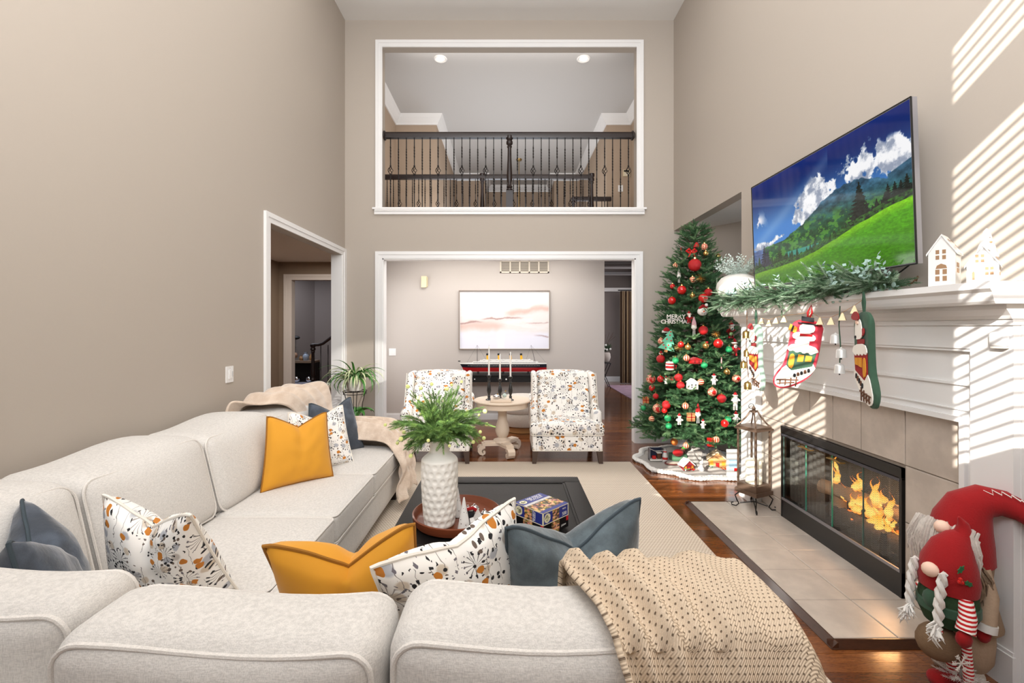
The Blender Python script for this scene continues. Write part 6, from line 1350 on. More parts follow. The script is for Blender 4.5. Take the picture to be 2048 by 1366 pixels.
# lit scene box
p = FL(1312, 920); o = empty('snow_scene', p, 'little framed snowy night scene with vehicles under the tree', 'figurine'); w, h = .075, .13
bx('back', M('night_blue', (28, 40, 66), .6), o, p.x-w, p.x+w, p.y+.03, p.y+.036, .02, .02+h)
for q in ((-w, -w+.008), (w-.008, w)): MB().box(p.x+q[0], p.x+q[1], p.y-.02, p.y+.036, .02, .02+h).build('post', silverside, o)
MB().box(p.x-w, p.x+w, p.y-.04, p.y+.036, .02, .036).build('base', felt_white, o); MB().cushion(p.x-.05, p.x-.005, p.y-.03, p.y, .036, .075, .01, n=4).build('truck', red_g, o); MB().cushion(p.x+.01, p.x+.055, p.y-.02, p.y+.02, .036, .10, .008, n=4).build('cabin', brown, o); MB().box(p.x+.005, p.x+.06, p.y-.025, p.y+.025, .10, .108).build('cabin_roof', felt_white, o)
MB().tube([(p.x-w, p.y-.02, .02+h), (p.x-.02, p.y-.02, .125), (p.x+w, p.y-.02, .13)], .003, 5).build('garland_wire', candle_w, o)
p = FL(1330, 924); o = empty('printed_jar', p, 'white jar with red print beside the snowy scene', 'jar'); MB().lathe([(.022, .02), (.028, .024), (.028, .09), (.02, .115), (.017, .12), (.017, .145)], (p.x, p.y, 0), 18).build('glass', porcelain, o); MB().lathe([(.019, .128), (.019, .14)], (p.x, p.y, 0), 16).lathe([(.0285, .05), (.0285, .075)], (p.x, p.y, 0), 18, cap=False).build('red_print', red_g, o); MB().cyl((p.x, p.y, .145), (p.x, p.y, .165), .004, n=6).build('stem', white, o)
def village(px, py, w, h, label, wm, rm, rot=.3, deco=()):
    p = FL(px, py); o = empty('village_house', p, label, 'house'); mt = Matrix.Translation(Vector((p.x, p.y, .02))) @ Matrix.Rotation(rot, 4, 'Z')
    MB().box(-w, w, -w*.7, w*.7, 0, h, mt).build('walls', wm, o)
    for s in (-1, 1):
        MB().prism([(0, h+w*.95), (s*w*1.2, h-.008), (s*w*1.2, h-.018), (0, h+w*.95-.014)][::s], w*1.7, mt @ frame_mat((0, w*.85, 0), (1, 0, 0), (0, 0, 1))).build('roof', rm, o, smooth=False)
    MB().prism([(-w, h), (w, h), (0, h+w*.85)], w*1.38, mt @ frame_mat((0, w*.69, 0), (1, 0, 0), (0, 0, 1))).build('gable', wm, o, smooth=False)
    MB().box(-w*.2, w*.2, -w*.74, -w*.7, 0, h*.6, mt).build('door', red_g, o)
    for sx in (-.65, .65): MB().box(w*sx-w*.18, w*sx+w*.18, -w*.73, -w*.7, h*.35, h*.8, mt).build('window', ochre, o)
    for k in range(10):
        a = k*1.7; MB().sphere(mt @ Vector((w*math.cos(a)*1.0, -w*.75-.01*(k % 3), .008+.01*(k % 2))), .008, 6).build('sweet', (red_g, green_g, candle_w, gold)[k % 4], o)
    return o
village(1434, 934, .085, .10, 'gingerbread house with candy trim under the tree', M('gingerbread', (206, 150, 96), .7, var=.25, vscale=60), M('icing_roof', (232, 206, 170), .6, var=.2, vscale=90), -.35)
village(1373, 938, .06, .055, 'dark red toy village house on the skirt border', M('village_red', (140, 30, 34), .5, var=.4, vscale=90), felt_white, .25)
o = empty('white_cat', FL(1402, 944), 'small white ceramic animal beside the gingerbread house', 'figurine'); p = FL(1402, 944)
MB().sphere((p.x, p.y, .05), .03, 14, (1, 1.4, .9)).sphere((p.x+.0, p.y-.01, .115), .02, 12).tube([(p.x, p.y, .06), (p.x, p.y-.01, .11)], .016, 8).build('body', porcelain, o); MB().tube([(p.x+.008, p.y-.012, .125), (p.x+.012, p.y-.012, .16)], .005, 6).build('ear', porcelain, o)
o = empty('toy_reindeer', FL(1362, 930), 'brown and green elf reindeer figure holding a white cane', 'figurine'); p = FL(1360, 924)
MB().tube([(p.x, p.y, .12), (p.x+.03, p.y, .16), (p.x+.04, p.y-.01, .2)], [.035, .028, .02], 8).build('body', brown, o)
for dx in (-.02, .0, .045, .06): MB().cyl((p.x+dx, p.y, .02), (p.x+dx*.8, p.y, .13), .008, n=6).build('leg', brown, o)
MB().sphere((p.x+.045, p.y-.02, .19), .035, 12, (1.2, .8, .7)).build('green_jacket', M('leaf_green', (70, 180, 60), .6), o); MB().sphere((p.x-.01, p.y-.03, .125), .018, 8, (1.5, .8, .8)).build('green_scarf', green_g, o)
MB().tube([(p.x+.02, p.y, .2), (p.x+.022, p.y, .28), (p.x+.01, p.y, .30), (p.x-.008, p.y, .29)], .006, 6).build('cane', candle_w, o)
o = empty('plush_bird', FL(1333, 890), 'grey plush bird with orange beak and red scarf behind the jar', 'plush toy'); p = Vector((FL(1333, 908).x, 4.85, 0))
MB().sphere((p.x+.03, p.y+.05, .24), .07, 16, (1.3, .9, .8)).build('body', M('grey_plush', (180, 180, 184), .95, bump=.5, bscale=200), o); MB().sphere((p.x-.04, p.y+.02, .25), .04, 12).build('cheek', M('orange_felt', (226, 130, 60), .9), o); MB().sphere((p.x-.01, p.y-.01, .14), .05, 12, (1.2, .7, .8)).build('red_scarf', felt_red, o); MB().sphere((p.x+.0, p.y-.02, .285), .007, 6).build('eye', felt_black, o)
MB().box(p.x-.07, p.x+.09, p.y, p.y+.10, .045, .115).build('green_box', M('tin_green', (90, 130, 100), .5), o)
o = empty('picture_card', FL(1470, 955), 'white card with pale blue winter print leaning near the lantern', 'card'); p = FL(1466, 958)
MB().box(p.x-.05, p.x+.07, p.y+.02, p.y+.03, .012, .30).build('card', porcelain, o); MB().box(p.x-.03, p.x+.05, p.y+.018, p.y+.02, .10, .20).build('print', M('ice_blue', (170, 205, 225), .6, var=.25, vscale=40), o); MB().box(p.x+.02, p.x+.05, p.y+.016, p.y+.018, .09, .12).build('red_print', red_g, o)
o = empty('oval_plaque', FL(1350, 932), 'oval cream plaque with dark red rim lying on the skirt', 'plaque'); p = FL(1349, 930)
MB().sphere((p.x, p.y, .034), .10, 24, (1, .55, .08)).build('face', cream_wood, o); MB().tube([(p.x+.1*math.cos(a*PI/12), p.y+.055*math.sin(a*PI/12), .04) for a in range(24)], .006, 6, True).build('rim', M('maroon', (110, 40, 40), .5), o)

# ================================================================ mantel decorations
vz = mst+.001
mv = empty('white_urn', (1.985, 3.90, mst), 'bulbous white textured vase at the far end of the mantel', 'vase'); vc2 = (1.985, 3.90, 0)
MB().lathe([(.05, vz), (.075, vz+.004), (.09, vz+.03), (.15, vz+.10), (.172, vz+.16), (.165, vz+.20), (.13, vz+.245), (.08, vz+.27), (.05, vz+.275)], vc2, 40).build('vessel', ceramic, mv)
eu = empty('frosted_sprays', (1.985, 3.90, vz+.26), 'frosted pale green leaf sprays in the bulbous white vase', 'plant'); it = []
for k in range(70):
    a = k*2.4; e = .3+1.1*rt_.random(); it.append(((1.985+.05*math.cos(a), 3.9+.05*math.sin(a), vz+.265), (math.cos(a)*math.sin(e), math.sin(a)*math.sin(e), math.cos(e)+.1), .8+.5*rt_.random(), a))
def leaf_base(L=.15, n=16, w=.011, l=.02, rs=np.random.RandomState(4)):
    V = [(-.001, 0, 0), (.001, 0, 0), (0, 0, L)]; T = [(0, 1, 2)]
    for i in range(n):
        z = L*(.1+.9*i/n); a = i*2.4; d = np.array([math.cos(a), math.sin(a), .7]); d /= np.linalg.norm(d); s = np.cross(d, (0, 0, 1)); s /= np.linalg.norm(s); p = np.array([0, 0, z]); k = len(V)
        V += [tuple(p), tuple(p+d*l*.5+s*w*.5), tuple(p+d*l), tuple(p+d*l*.5-s*w*.5)]; T += [(k, k+1, k+2), (k, k+2, k+3)]
    return np.array(V, float), np.array(T, int)
sprig_mesh('leaves', leaf_base(), it, frost, eu, kind='stuff')
ga = empty('mantel_garland', (1.93, 3.2, mst), 'green spruce and eucalyptus garland lying along the mantel shelf', 'garland')
itA, itB, itC = [], [], []
def gz(y):  # garland centre line
    t = (4.06-y)/(4.06-2.22); return t
for k in range(640):
    t = rt_.random()**.9; y = 4.06-t*1.82; wdt = (.75+.5*math.sin(t*9+1))*(1-max(0, t-.8)*3.2); x = 1.92+.065*rt_.uniform(-1, 1)*wdt; z = mst+.03+.075*rt_.random()*wdt-(.05*rt_.random() if x < 1.9 else 0)
    d = Vector((rt_.uniform(-.9, .25), rt_.choice((-1, 1))*rt_.uniform(.3, 1.0)-.35, rt_.uniform(-.35, .45))).normalized()
    (itA if rt_.random() < .6 else itB).append((Vector((x, y, z)), d, .7+.5*rt_.random(), rt_.random()*6))
for k in range(80):  # sprays that tumble over the shelf edge
    y = 4.0-1.45*rt_.random(); (itA if k % 2 else itB).append((Vector((1.87, y, mst+.02-.06*rt_.random()*math.sin(y*7)**2)), Vector((-.35*rt_.random(), rt_.choice((-1, -1, 1)), rt_.uniform(-.6, .3))), .7+.5*rt_.random(), k*1.3))
for k in range(20):
    y = rt_.choice((3.6, 3.0, 2.55, 2.45))+rt_.uniform(-.25, .25); itC.append((Vector((1.90, y, mst+.05)), Vector((rt_.uniform(-.6, .2), rt_.uniform(-1, .3), rt_.uniform(0, .9))), 1, k))
gb = sprig_base(.13, 64, .028, .0019, .9, 48, .35)
sprig_mesh('needles', gb, itA, M('garland_green', (80, 110, 80), .7, var=.4, vscale=9), ga, kind='stuff'); sprig_mesh('pale_needles', gb, itB, M('garland_pale', (140, 162, 136), .7, var=.3, vscale=9), ga, kind='stuff', label='paler frosted needles')
sprig_mesh('eucalyptus', leaf_base(.16, 12, .02, .028), itC, euca, ga, kind='stuff', label='pale round eucalyptus leaves')
MB().tube([(1.93, 4.05, mst+.02), (1.92, 3.4, mst+.05), (1.93, 2.7, mst+.05), (1.95, 2.25, mst+.02), (1.94, 2.17, mst+.03), (1.95, 2.15, mst+.06), (1.96, 2.17, mst+.04)], .004, 5).build('stem', brown, ga)
lv = MB()
for k in range(16):
    y = 2.62-k*.028; c = Vector((1.885-.008*(k % 2), y, mst-.02+.035*(k/16)+(.012 if k % 2 else -.012))); lv.sphere(c, .014, 8, (.3, 1, 1))
lv.tube([(1.885, 2.64, mst-.02), (1.885, 2.18, mst+.018)], .002, 4).build('trailing_leaves', euca, ga, kind='stuff')
# bunting of little bells
bt = empty('bell_bunting', (1.87, 3.3, mst-.06), 'string of small gold triangular bells below the garland', 'bunting'); pts = []
for i, (px, py) in enumerate(((1523, 642), (1538, 646), (1552, 641), (1568, 638), (1621, 632), (1640, 642), (1662, 642), (1685, 633), (1709, 619))):
    X = 1.868; p = Vector(PX(px, py, X)); pts.append(p+Vector((0, 0, .022))); b = MB(); b.lathe([(.026, -.022), (.024, -.02), (.005, .02), (.002, .022)], p, 4); b.build('bell', M('pale_gold', (214, 196, 158), .4, .5), bt, smooth=False)
MB().tube([Vector(PX(1505, 640, 1.868))]+pts+[Vector(PX(1725, 600, 1.868))], .0012, 4).build('string', oak_pale, bt)
# bell strands
def strand(name, label, X, cord, items, mat, cordm):
    c = [Vector(PX(px, py, X)) for px, py in cord]; o = empty(name, c[0], label, 'bells'); MB().tube(c, .003, 5).build('cord', cordm, o)
    for (px, py, r, h) in items:
        p = Vector(PX(px, py, X)); s = p.y/F; r *= s; h *= s; MB().lathe([(r, -h/2), (r*.96, -h*.4), (r*.9, h*.25), (r*.7, h*.42), (r*.25, h*.5), (r*.12, h*.62), (.001, h*.64)], p, 20).build('bell', mat, o); MB().cyl(p+Vector((0, 0, -h*.68)), p+Vector((0, 0, -h*.4)), r*.14, n=6).build('clapper', dark_m, o)
strand('brass_bell_strand', 'strand of four aged brass bells hanging at the mantel far end', 1.86, [(1494, 612), (1494, 660), (1492, 700), (1497, 755)], [(1492.5, 669, 7.5, 15), (1494, 706, 6.5, 14), (1487.5, 729, 7, 14), (1495.5, 771, 7.5, 15)], brass, brown)
strand('white_bell_strand', 'strand of three white metal bells on a green ribbon', 1.865, [(1680, 612), (1678, 650), (1681, 690), (1679, 735)], [(1671, 677, 9.5, 19), (1682.5, 706, 9.5, 19), (1679, 737, 9.5, 19)], M('white_metal', (214, 214, 212), .4, .3), felt_green)
# stockings
def stocking(label, origin, xdir, tilt, mirror, base, cuffm, kind, scl=1.0):
    z = Vector((0, 0, 1)); xd = Vector(xdir).normalized(); n = xd.cross(z).normalized()
    rot = Matrix.Rotation(tilt, 3, n); ax, ay = rot @ xd, rot @ z; mt = frame_mat(origin, ax, ay) @ Matrix.Scale(scl, 4); o = empty('christmas_stocking', origin, label, 'stocking')
    s = -1 if mirror else 1
    out = [(-.09, 0), (.09, 0), (.088, -.14), (.09, -.27), (.10, -.33), (.125, -.38), (.14, -.43), (.125, -.478), (.08, -.488), (.02, -.46), (-.04, -.41), (-.085, -.34), (-.095, -.25), (-.092, -.12)]
    def Q(pts): q = [(s*x, y) for x, y in pts]; return q if s > 0 else q[::-1]
    # rounded body from subdivided outline
    def smooth(pts, k=2):
        for _ in range(k): pts = [q for i in range(len(pts)) for q in ((pts[i][0]*.75+pts[(i+1) % len(pts)][0]*.25, pts[i][1]*.75+pts[(i+1) % len(pts)][1]*.25), (pts[i][0]*.25+pts[(i+1) % len(pts)][0]*.75, pts[i][1]*.25+pts[(i+1) % len(pts)][1]*.75))]
        return pts
    body = smooth(out); V = []; c = (0.0, -.24)
    b = MB(); ly = [(0, .93), (.008, 1), (.022, 1), (.030, .93)]; m = len(body)
    for dz, k in ly: V += [mt @ Vector((s*(c[0]+(x-c[0])*k), c[1]+(y-c[1])*k, dz-.015)) for x, y in body]
    b.add(V, [(i*m+j, i*m+(j+1) % m, (i+1)*m+(j+1) % m, (i+1)*m+j) for i in range(3) for j in range(m)]+[tuple(range(m))[::-1], tuple(3*m+j for j in range(m))]); b.smooth = True; b.build('body', base, o)
    def ap(pts, m_, lift, nm, k=1): MB().prism(smooth(Q(pts), k) if k else Q(pts), .004, mt @ Matrix.Translation((0, 0, .0155+lift))).build(nm, m_, o, smooth=False)
    ap([(-.092, -.30), (-.02, -.24), (.09, -.33), (.115, -.39), (.128, -.43), (.118, -.465), (.08, -.475), (.025, -.448), (-.04, -.39), (-.08, -.34)], felt_white, 0, 'snow_hill')
    ap([(-.08, -.21), (.075, -.21), (.075, -.32), (.04, -.35), (-.07, -.30)], M('house_red', (150, 30, 34), .9) if kind != 'snowman' else felt_green, .001, 'house_wall', 0)
    ap([(-.095, -.20), (-.06, -.165), (.06, -.165), (.092, -.205), (.07, -.225), (.05, -.212), (.03, -.228), (.01, -.212), (-.01, -.228), (-.03, -.212), (-.05, -.228), (-.07, -.212)], felt_white, .005, 'snowy_roof')
    ap([(-.06, -.235), (-.025, -.235), (-.025, -.275), (-.06, -.27)], ochre, .005, 'window', 0); ap([(-.015, -.235), (.018, -.235), (.018, -.285), (-.015, -.278)], ochre, .005, 'window', 0); ap([(.034, -.34), (.034, -.25), (.05, -.232), (.066, -.25), (.066, -.325)], ochre, .005, 'door')
    ap([(-.03, -.165), (.05, -.165), (.05, -.14), (-.03, -.14)], M('chimney_brick', (140, 40, 40), .9) if kind != 'snowman' else pot_grey, .003, 'chimney', 0)
    for q in range(4): ap([(.0+q*.03, -.385-q*.014), (.008+q*.03, -.385-q*.014), (.004+q*.03, -.455-q*.003), (-.004+q*.03, -.45)], brown, .004, 'fence_rail', 0)
    ap([(-.01, -.40), (.115, -.425), (.115, -.432), (-.01, -.408)], brown, .006, 'fence_rail', 0); ap([(.01, -.42), (.108, -.45), (.108, -.457), (.01, -.428)], brown, .006, 'fence_rail', 0)
    for q in range(5): ap([(-.06+q*.018, -.315-q*.012), (-.045+q*.018, -.32-q*.012), (-.05+q*.018, -.345-q*.012), (-.065+q*.018, -.34-q*.012)], brown if q % 2 else felt_black, .004, 'reindeer')
    if kind == 'snowman':
        ap([(-.05, -.14), (.06, -.14), (.075, -.11), (.05, -.085), (-.03, -.085), (-.065, -.11)], felt_white, .006, 'snowman_body'); ap([(-.04, -.085), (.03, -.09), (.045, -.05), (.02, -.025), (-.03, -.025), (-.05, -.05)], felt_white, .010, 'snowman_head')
        ap([(-.06, -.03), (.055, -.03), (.055, -.022), (-.06, -.022)], felt_black, .014, 'hat_brim', 0); ap([(-.035, -.022), (.035, -.022), (.04, .02), (-.03, .018)], felt_black, .014, 'hat', 0); ap([(-.035, -.020), (.035, -.020), (.035, -.012), (-.035, -.012)], felt_red, .019, 'hat_band', 0)
        ap([(-.01, -.055), (.0, -.048), (-.035, -.066)], M('carrot', (1, 1, 1)), .015, 'nose', 0); ap([(-.04, -.09), (.03, -.095), (.03, -.112), (-.04, -.105)], felt_red, .012, 'scarf', 0); ap([(.05, -.06), (.095, -.04), (.10, -.08), (.055, -.10)], ochre, .006, 'gift', 0); ap([(.07, -.05), (.08, -.045), (.085, -.085), (.075, -.09)], felt_black, .011, 'gift_ribbon', 0)
    else:
        ap([(-.05, -.14), (.03, -.14), (.04, -.10), (.02, -.04), (-.02, -.03), (-.045, -.06)], felt_white, .006, 'beard'); ap([(-.03, -.06), (.0, -.065), (.0, -.045), (-.03, -.04)], skin, .010, 'face'); ap([(-.07, -.035), (.02, -.045), (.02, -.015), (-.02, .01), (-.075, -.01)], felt_red, .012, 'hat'); ap([(.01, -.10), (.06, -.08), (.06, -.12), (.02, -.13)], felt_red, .005, 'sleeve'); ap([(-.05, -.12), (-.03, -.12), (-.03, -.135), (-.05, -.135)], felt_black, .009, 'mitten')
    MB().tube([mt @ Vector((s*.0, 0, 0)), mt @ Vector((s*-.012, .05, 0)), mt @ Vector((0, .10, 0)), mt @ Vector((s*.012, .05, 0)), mt @ Vector((s*.004, 0, 0))], .006, 6).build('hanging_loop', cuffm, o)
p = PX(1512, 648, 1.845); stocking('green santa stocking behind the brass bells at the mantel far end', p, (-.12, -1, 0), 0, False, M('pale_green_velvet', (150, 176, 160), .85, sheen=.4), felt_green, 'santa')
p = PX(1617, 640, 1.84); stocking('red snowman stocking, middle of the three on the mantel', p, (.80, -.6, 0), -.16, True, M('rose_red_velvet', (196, 44, 62), .85, sheen=.4, var=.12, vscale=20), felt_red, 'snowman', .92)
p = PX(1728, 624, 1.835); stocking('dark green santa stocking nearest the two white houses', p, (-.34, -1, 0), .06, False, felt_green, felt_green, 'santa')
# porcelain houses
tanm = M('tan_opening', (150, 116, 84), .7)
def por_house(name, label, c, rot, w, d, h, g):
    o = empty(name, c, label, 'ornament house'); mt = Matrix.Translation(Vector(c)) @ Matrix.Rotation(rot, 4, 'Z')
    MB().prism([(-w, 0), (w, 0), (w, h), (0, h+g), (-w, h)], 2*d, mt @ frame_mat((0, d, 0), (1, 0, 0), (0, 0, 1))).build('walls', porcelain, o, smooth=False)
    for s in (-1, 1):
        pr = [(0, h+g+.004), (s*w*1.14, h-.006), (s*w*1.14, h-.016), (0, h+g-.004)]; MB().prism(pr if s < 0 else pr[::-1], 2*d+.012, mt @ frame_mat((0, d+.006, 0), (1, 0, 0), (0, 0, 1))).build('roof_slope', porcelain, o, smooth=False)
    def win(face, u, z, a=.007, b=.009):
        if face == 'f': MB().box(u-a, u+a, -d-.0008, -d, z-b, z+b, mt).build('window_opening', tanm, o)
        else: MB().box(w, w+.0008, u-a, u+a, z-b, z+b, mt).build('window_opening', tanm, o)
    return o, mt, win
cA = (1.985, 2.055, mst+.001)
o, mt, win = por_house('porcelain_townhouse', 'taller white porcelain house with star cut roof on the mantel', cA, .0, .001, .001, .001, .001)
for ch_ in list(o.children): bpy.data.objects.remove(ch_)
bpy.data.objects.remove(o)
# the gable end looks towards the room (-x), the long side towards the camera
o, mt, win = por_house('porcelain_townhouse', 'taller white porcelain house with star cut roof on the mantel', cA, -PI/2+.62, .045, .052, .155, .075)
# after the turn: local -y faces the room, local +x faces the camera side
for u in (-.014, .008):
    for z in (.155, .13): win('f', u, z, .006, .009)
for u in (-.014, .010):
    for z in (.065, .035): win('f', u, z, .007, .011)
MB().prism([(-.022+.002, .08), (.018, .08), (.014, .094), (-.002, .102), (-.016, .094)], .0008, mt @ frame_mat((0, -.052, 0), (1, 0, 0), (0, 0, 1))).build('arched_window', tanm, o, smooth=False)
for u in (-.02, .004):
    for z in (.095, .07): win('x', u, z, .008, .010)
def star_poly(r, n=5): return [((r if i % 2 == 0 else r*.42)*math.sin(i*PI/n), (r if i % 2 == 0 else r*.42)*math.cos(i*PI/n)) for i in range(2*n)]
def roof_star(mt, w, h, g, u, t, r, o):
    a = math.atan2(g, w*1.14); P0 = Vector((w*1.14*t, u, h+g*(1-t)+.0045)); sl_m = mt @ Matrix.Translation(P0) @ Matrix.Rotation(a, 4, 'Y'); MB().prism(star_poly(r), .0012, sl_m).build('star_opening', tanm, o, smooth=False)
for u, t in ((-.03, .38), (.025, .35), (.01, .7)): roof_star(mt, .045, .155, .075, u, t, .009, o)
cB = (1.965, 1.868, mst+.001)
o, mt, win = por_house('porcelain_church', 'wider white porcelain house with a pointed conical tower on the mantel', cB, -PI/2+.70, .046, .044, .075, .075)
MB().lathe([(.036, .105), (.03, .13), (.018, .18), (.009, .215), (.002, .225)], (0, 0, 0), 24, mat=mt @ Matrix.Translation((.008, .012, 0))).build('cone_tower', porcelain, o)
for u in (-.016, .0):
    for z in (.118-.01, .098-.01): win('f', u, z, .005, .006)
for u in (.012, .026):
    for z in (.055, .035): win('f', u, z, .005, .006)
MB().prism([(-.030, .012), (-.022, .012), (-.022, .04), (-.026, .048), (-.030, .04)], .0008, mt @ frame_mat((0, -.044, 0), (1, 0, 0), (0, 0, 1))).build('door_opening', tanm, o, smooth=False)
for u in (-.008, .012):
    for z in (.055, .035): win('x', u, z, .006, .006)
for u, t in ((-.02, .3), (.02, .5), (-.005, .75)): roof_star(mt, .046, .075, .075, u, t, .007, o)
for k, (z, r) in enumerate(((.2, .002), (.185, .002), (.165, .006))):
    rr2 = np.interp(z, [.105, .13, .18, .215], [.036, .03, .018, .009]); q = mt @ Vector((.008+rr2*.6, .012-rr2*.8, z)); MB().sphere(q, r*.9, 8, (1, 1, 1)).build('cone_opening', tanm, o)

# ================================================================ lantern on the hearth
LX, LY = 1.975, 3.63
ln = empty('candle_lantern', (LX, LY, .031), 'tall bronze framed glass lantern on scrolled feet at the hearth far end', 'lantern'); bz = M('bronze', (112, 92, 78), .45, .6, var=.2, vscale=20)
mt = Matrix.Translation((LX, LY, 0)) @ Matrix.Rotation(.42, 4, 'Z'); W = .085
MB().box(-W-.012, W+.012, -W-.012, W+.012, .155, .185, mt).box(-W, W, -W, W, .185, .235, mt).build('base_block', bz, ln)
for sx in (-1, 1):
    for sy in (-1, 1):
        MB().box(sx*W-.006*sx-.006, sx*W-.006*sx+.006, sy*W-.006*sy-.006, sy*W-.006*sy+.006, .235, .665, mt).build('corner_post', bz, ln)
        pts = [mt @ Vector((sx*a, sy*a, z)) for a, z in ((.07, .155), (.095, .12), (.085, .08), (.075, .055), (.09, .035), (.112, .04), (.115, .055), (.103, .062))]; MB().tube(pts, .0048, 6).build('scroll_foot', iron, ln)
        MB().tube([mt @ Vector((sx*a, sy*a, z)) for a, z in ((W, .69), (.065, .715), (.04, .755), (.022, .80), (.015, .815))], .006, 5).build('roof_rib', bz, ln)
MB().tube([mt @ Vector((-.07, -.07, .06)), mt @ Vector((0, 0, .085)), mt @ Vector((.07, .07, .06))], .0045, 5).tube([mt @ Vector((-.07, .07, .06)), mt @ Vector((0, 0, .085)), mt @ Vector((.07, -.07, .06))], .0045, 5).build('cross_brace', iron, ln)
MB().box(-W-.014, W+.014, -W-.014, W+.014, .665, .678, mt).box(-W-.004, W+.004, -W-.004, W+.004, .678, .692, mt).build('roof_plate', bz, ln)
MB().lathe([(.022, .80), (.024, .812), (.012, .82), (.016, .832), (.01, .842), (.004, .85)], (LX, LY, 0), 14).build('finial', bz, ln); MB().tube([(LX-.02+.02*math.cos(a*PI/8), LY, .85+.02*math.sin(a*PI/8)) for a in range(16)], .0025, 5, True).build('ring', iron, ln)
for (a, b_) in (((-W, -W+.003), (1, 0)), ((W, -W), (0, 1)), ((W, W-.003), (-1, 0)), ((-W, W), (0, -1))):
    u = Vector((b_[0], b_[1], 0)); c = Vector((a[0], a[1], 0)); q = MB(); q.quad(mt @ (c+u*.012+Vector((0, 0, .238))), mt @ (c+u*(2*W-.012)+Vector((0, 0, .238))), mt @ (c+u*(2*W-.012)+Vector((0, 0, .662))), mt @ (c+u*.012+Vector((0, 0, .662)))); q.build('glass_pane', glass, ln)
cn = empty('pillar_candle', (LX, LY, .236), 'banded ivory pillar candle inside the bronze lantern', 'candle')
for i, m_ in enumerate((wax, candle_w, wax)): MB().lathe([(.058, .237+i*.062), (.06, .24+i*.062), (.06, .294+i*.062), (.058, .297+i*.062)], (LX, LY, 0), 28).build('wax_band', m_, cn)
MB().cyl((LX, LY, .42), (LX, LY, .435), .0015, n=5).build('wick', dark_m, cn)

# ================================================================ gnomes
gn = empty('big_gnome', (1.93, 1.93, 0), 'large bearded gnome in tan coat and long drooping red hat beside the hearth', 'gnome'); gx, gy = 1.935, 1.925
MB().lathe([(.075, .06), (.095, .10), (.10, .18), (.095, .26)], (gx, gy, 0), 24).build('trousers', felt_tan, gn)
MB().lathe([(.118, .235), (.12, .25), (.10, .34), (.085, .40), (.09, .46), (.095, .52), (.08, .56)], (gx, gy, 0), 28, fn=lambda r, z, a: r*(1+.03*math.sin(a*6))).build('coat', M('tweed_coat', (158, 134, 110), .95, bump=.5, bscale=90), gn)
MB().lathe([(.102, .33), (.105, .335), (.100, .375), (.097, .378)], (gx, gy, 0), 28, cap=False).build('belt', felt_black, gn)
for s in (-1, 1):
    MB().cushion(gx-.075+.0, gx+.03, gy+s*.05-.035, gy+s*.05+.035, .003, .07, .03, n=8).build('boot', M('tweed_boot', (190, 180, 168), .95, bump=1, bscale=200), gn)
    MB().tube([(gx-.01, gy+s*.085, .50), (gx+.0, gy+s*.11, .40), (gx-.02, gy+s*.115, .30)], [.03, .028, .032], 10).build('sleeve', felt_tan, gn); MB().tube([(gx-.02, gy+s*.115, .30), (gx-.025, gy+s*.115, .27)], .036, 10).build('cuff', fur_w, gn); MB().sphere((gx-.03, gy+s*.115, .25), .026, 12, (1, .7, 1.2)).build('mitten', felt_red, gn)
MB().sphere((gx-.115, gy-.03, .645), .027, 16).build('nose', skin, gn)
hp_ = [(gx-.01, gy, .50), (gx-.015, gy, .58), (gx-.002, gy-.0, .66), (gx+.02, gy-.01, .72), (gx+.06, gy-.03, .755), (gx+.11, gy-.06, .755), (gx+.145, gy-.10, .735), (gx+.165, gy-.15, .70), (gx+.17, gy-.18, .665), (gx+.155, gy-.17, .65), (gx+.13, gy-.15, .655)]
MB().tube(hp_, [.108, .108, .095, .082, .066, .052, .042, .032, .022, .012, .004], 22).build('hat', felt_red, gn)
zg = []
for i in range(26):
    t = i/25; q = cat(hp_[1:8], t); zg.append(q+Vector((-.01, -.02, (.082*(1-t)+.030*t)*(.98 if i % 2 else .75)+.002))+Vector((0, -.012 if i % 2 else -.045*(1-t*.5), 0)))
MB().tube(zg, .0022, 5).build('zigzag_stitch', felt_white, gn)
def strands(name, c0, n, L, spread, mat, parent, seed, w=.0035, facing=(-1, -.35, 0)):
    r_ = random.Random(seed); b = MB(); f = Vector(facing).normalized(); side = Vector((-f.y, f.x, 0))
    for k in range(n):
        s = r_.uniform(-1, 1); p = Vector(c0)+side*s*spread+f*.01*r_.random()+Vector((0, 0, r_.uniform(-.01, .03))); l = L*(.6+.5*r_.random())*(1-.35*abs(s)); o_ = f*.05*(1-abs(s)*.4)
        b.tube([p, p+o_*.6+Vector((0, 0, -.15*l)), p+o_*.9+side*s*.02+Vector((0, 0, -.55*l)), p+o_*.7+side*(s*.01+r_.uniform(-.02, .02))+Vector((0, 0, -l))], [w, w*1.3, w, w*.2], 4, caps=False)
    return b.build(name, mat, parent, kind='stuff')
strands('beard', (gx-.085, gy-.02, .635), 260, .25, .105, fur_g, gn, 3, .0050)
strands('hair', (gx-.07, gy-.07, .50), 60, .16, .06, M('brown_fur', (120, 100, 80), .95, var=.4, vscale=50), gn, 5, .004, (-.3, -1, 0))
MB().sphere((gx-.06, gy+.06, .62), .028, 10, (.7, .5, 1.2)).build('ear', brown, gn)
g2 = empty('small_gnome', (1.80, 1.86, 0), 'smaller braided gnome in green dress with striped limbs and red hat', 'gnome'); hx, hy = 1.815, 1.845
MB().lathe([(.03, .225), (.075, .24), (.095, .29), (.092, .35), (.075, .41), (.05, .45)], (hx, hy, 0), 26).build('dress', felt_dgreen, g2)
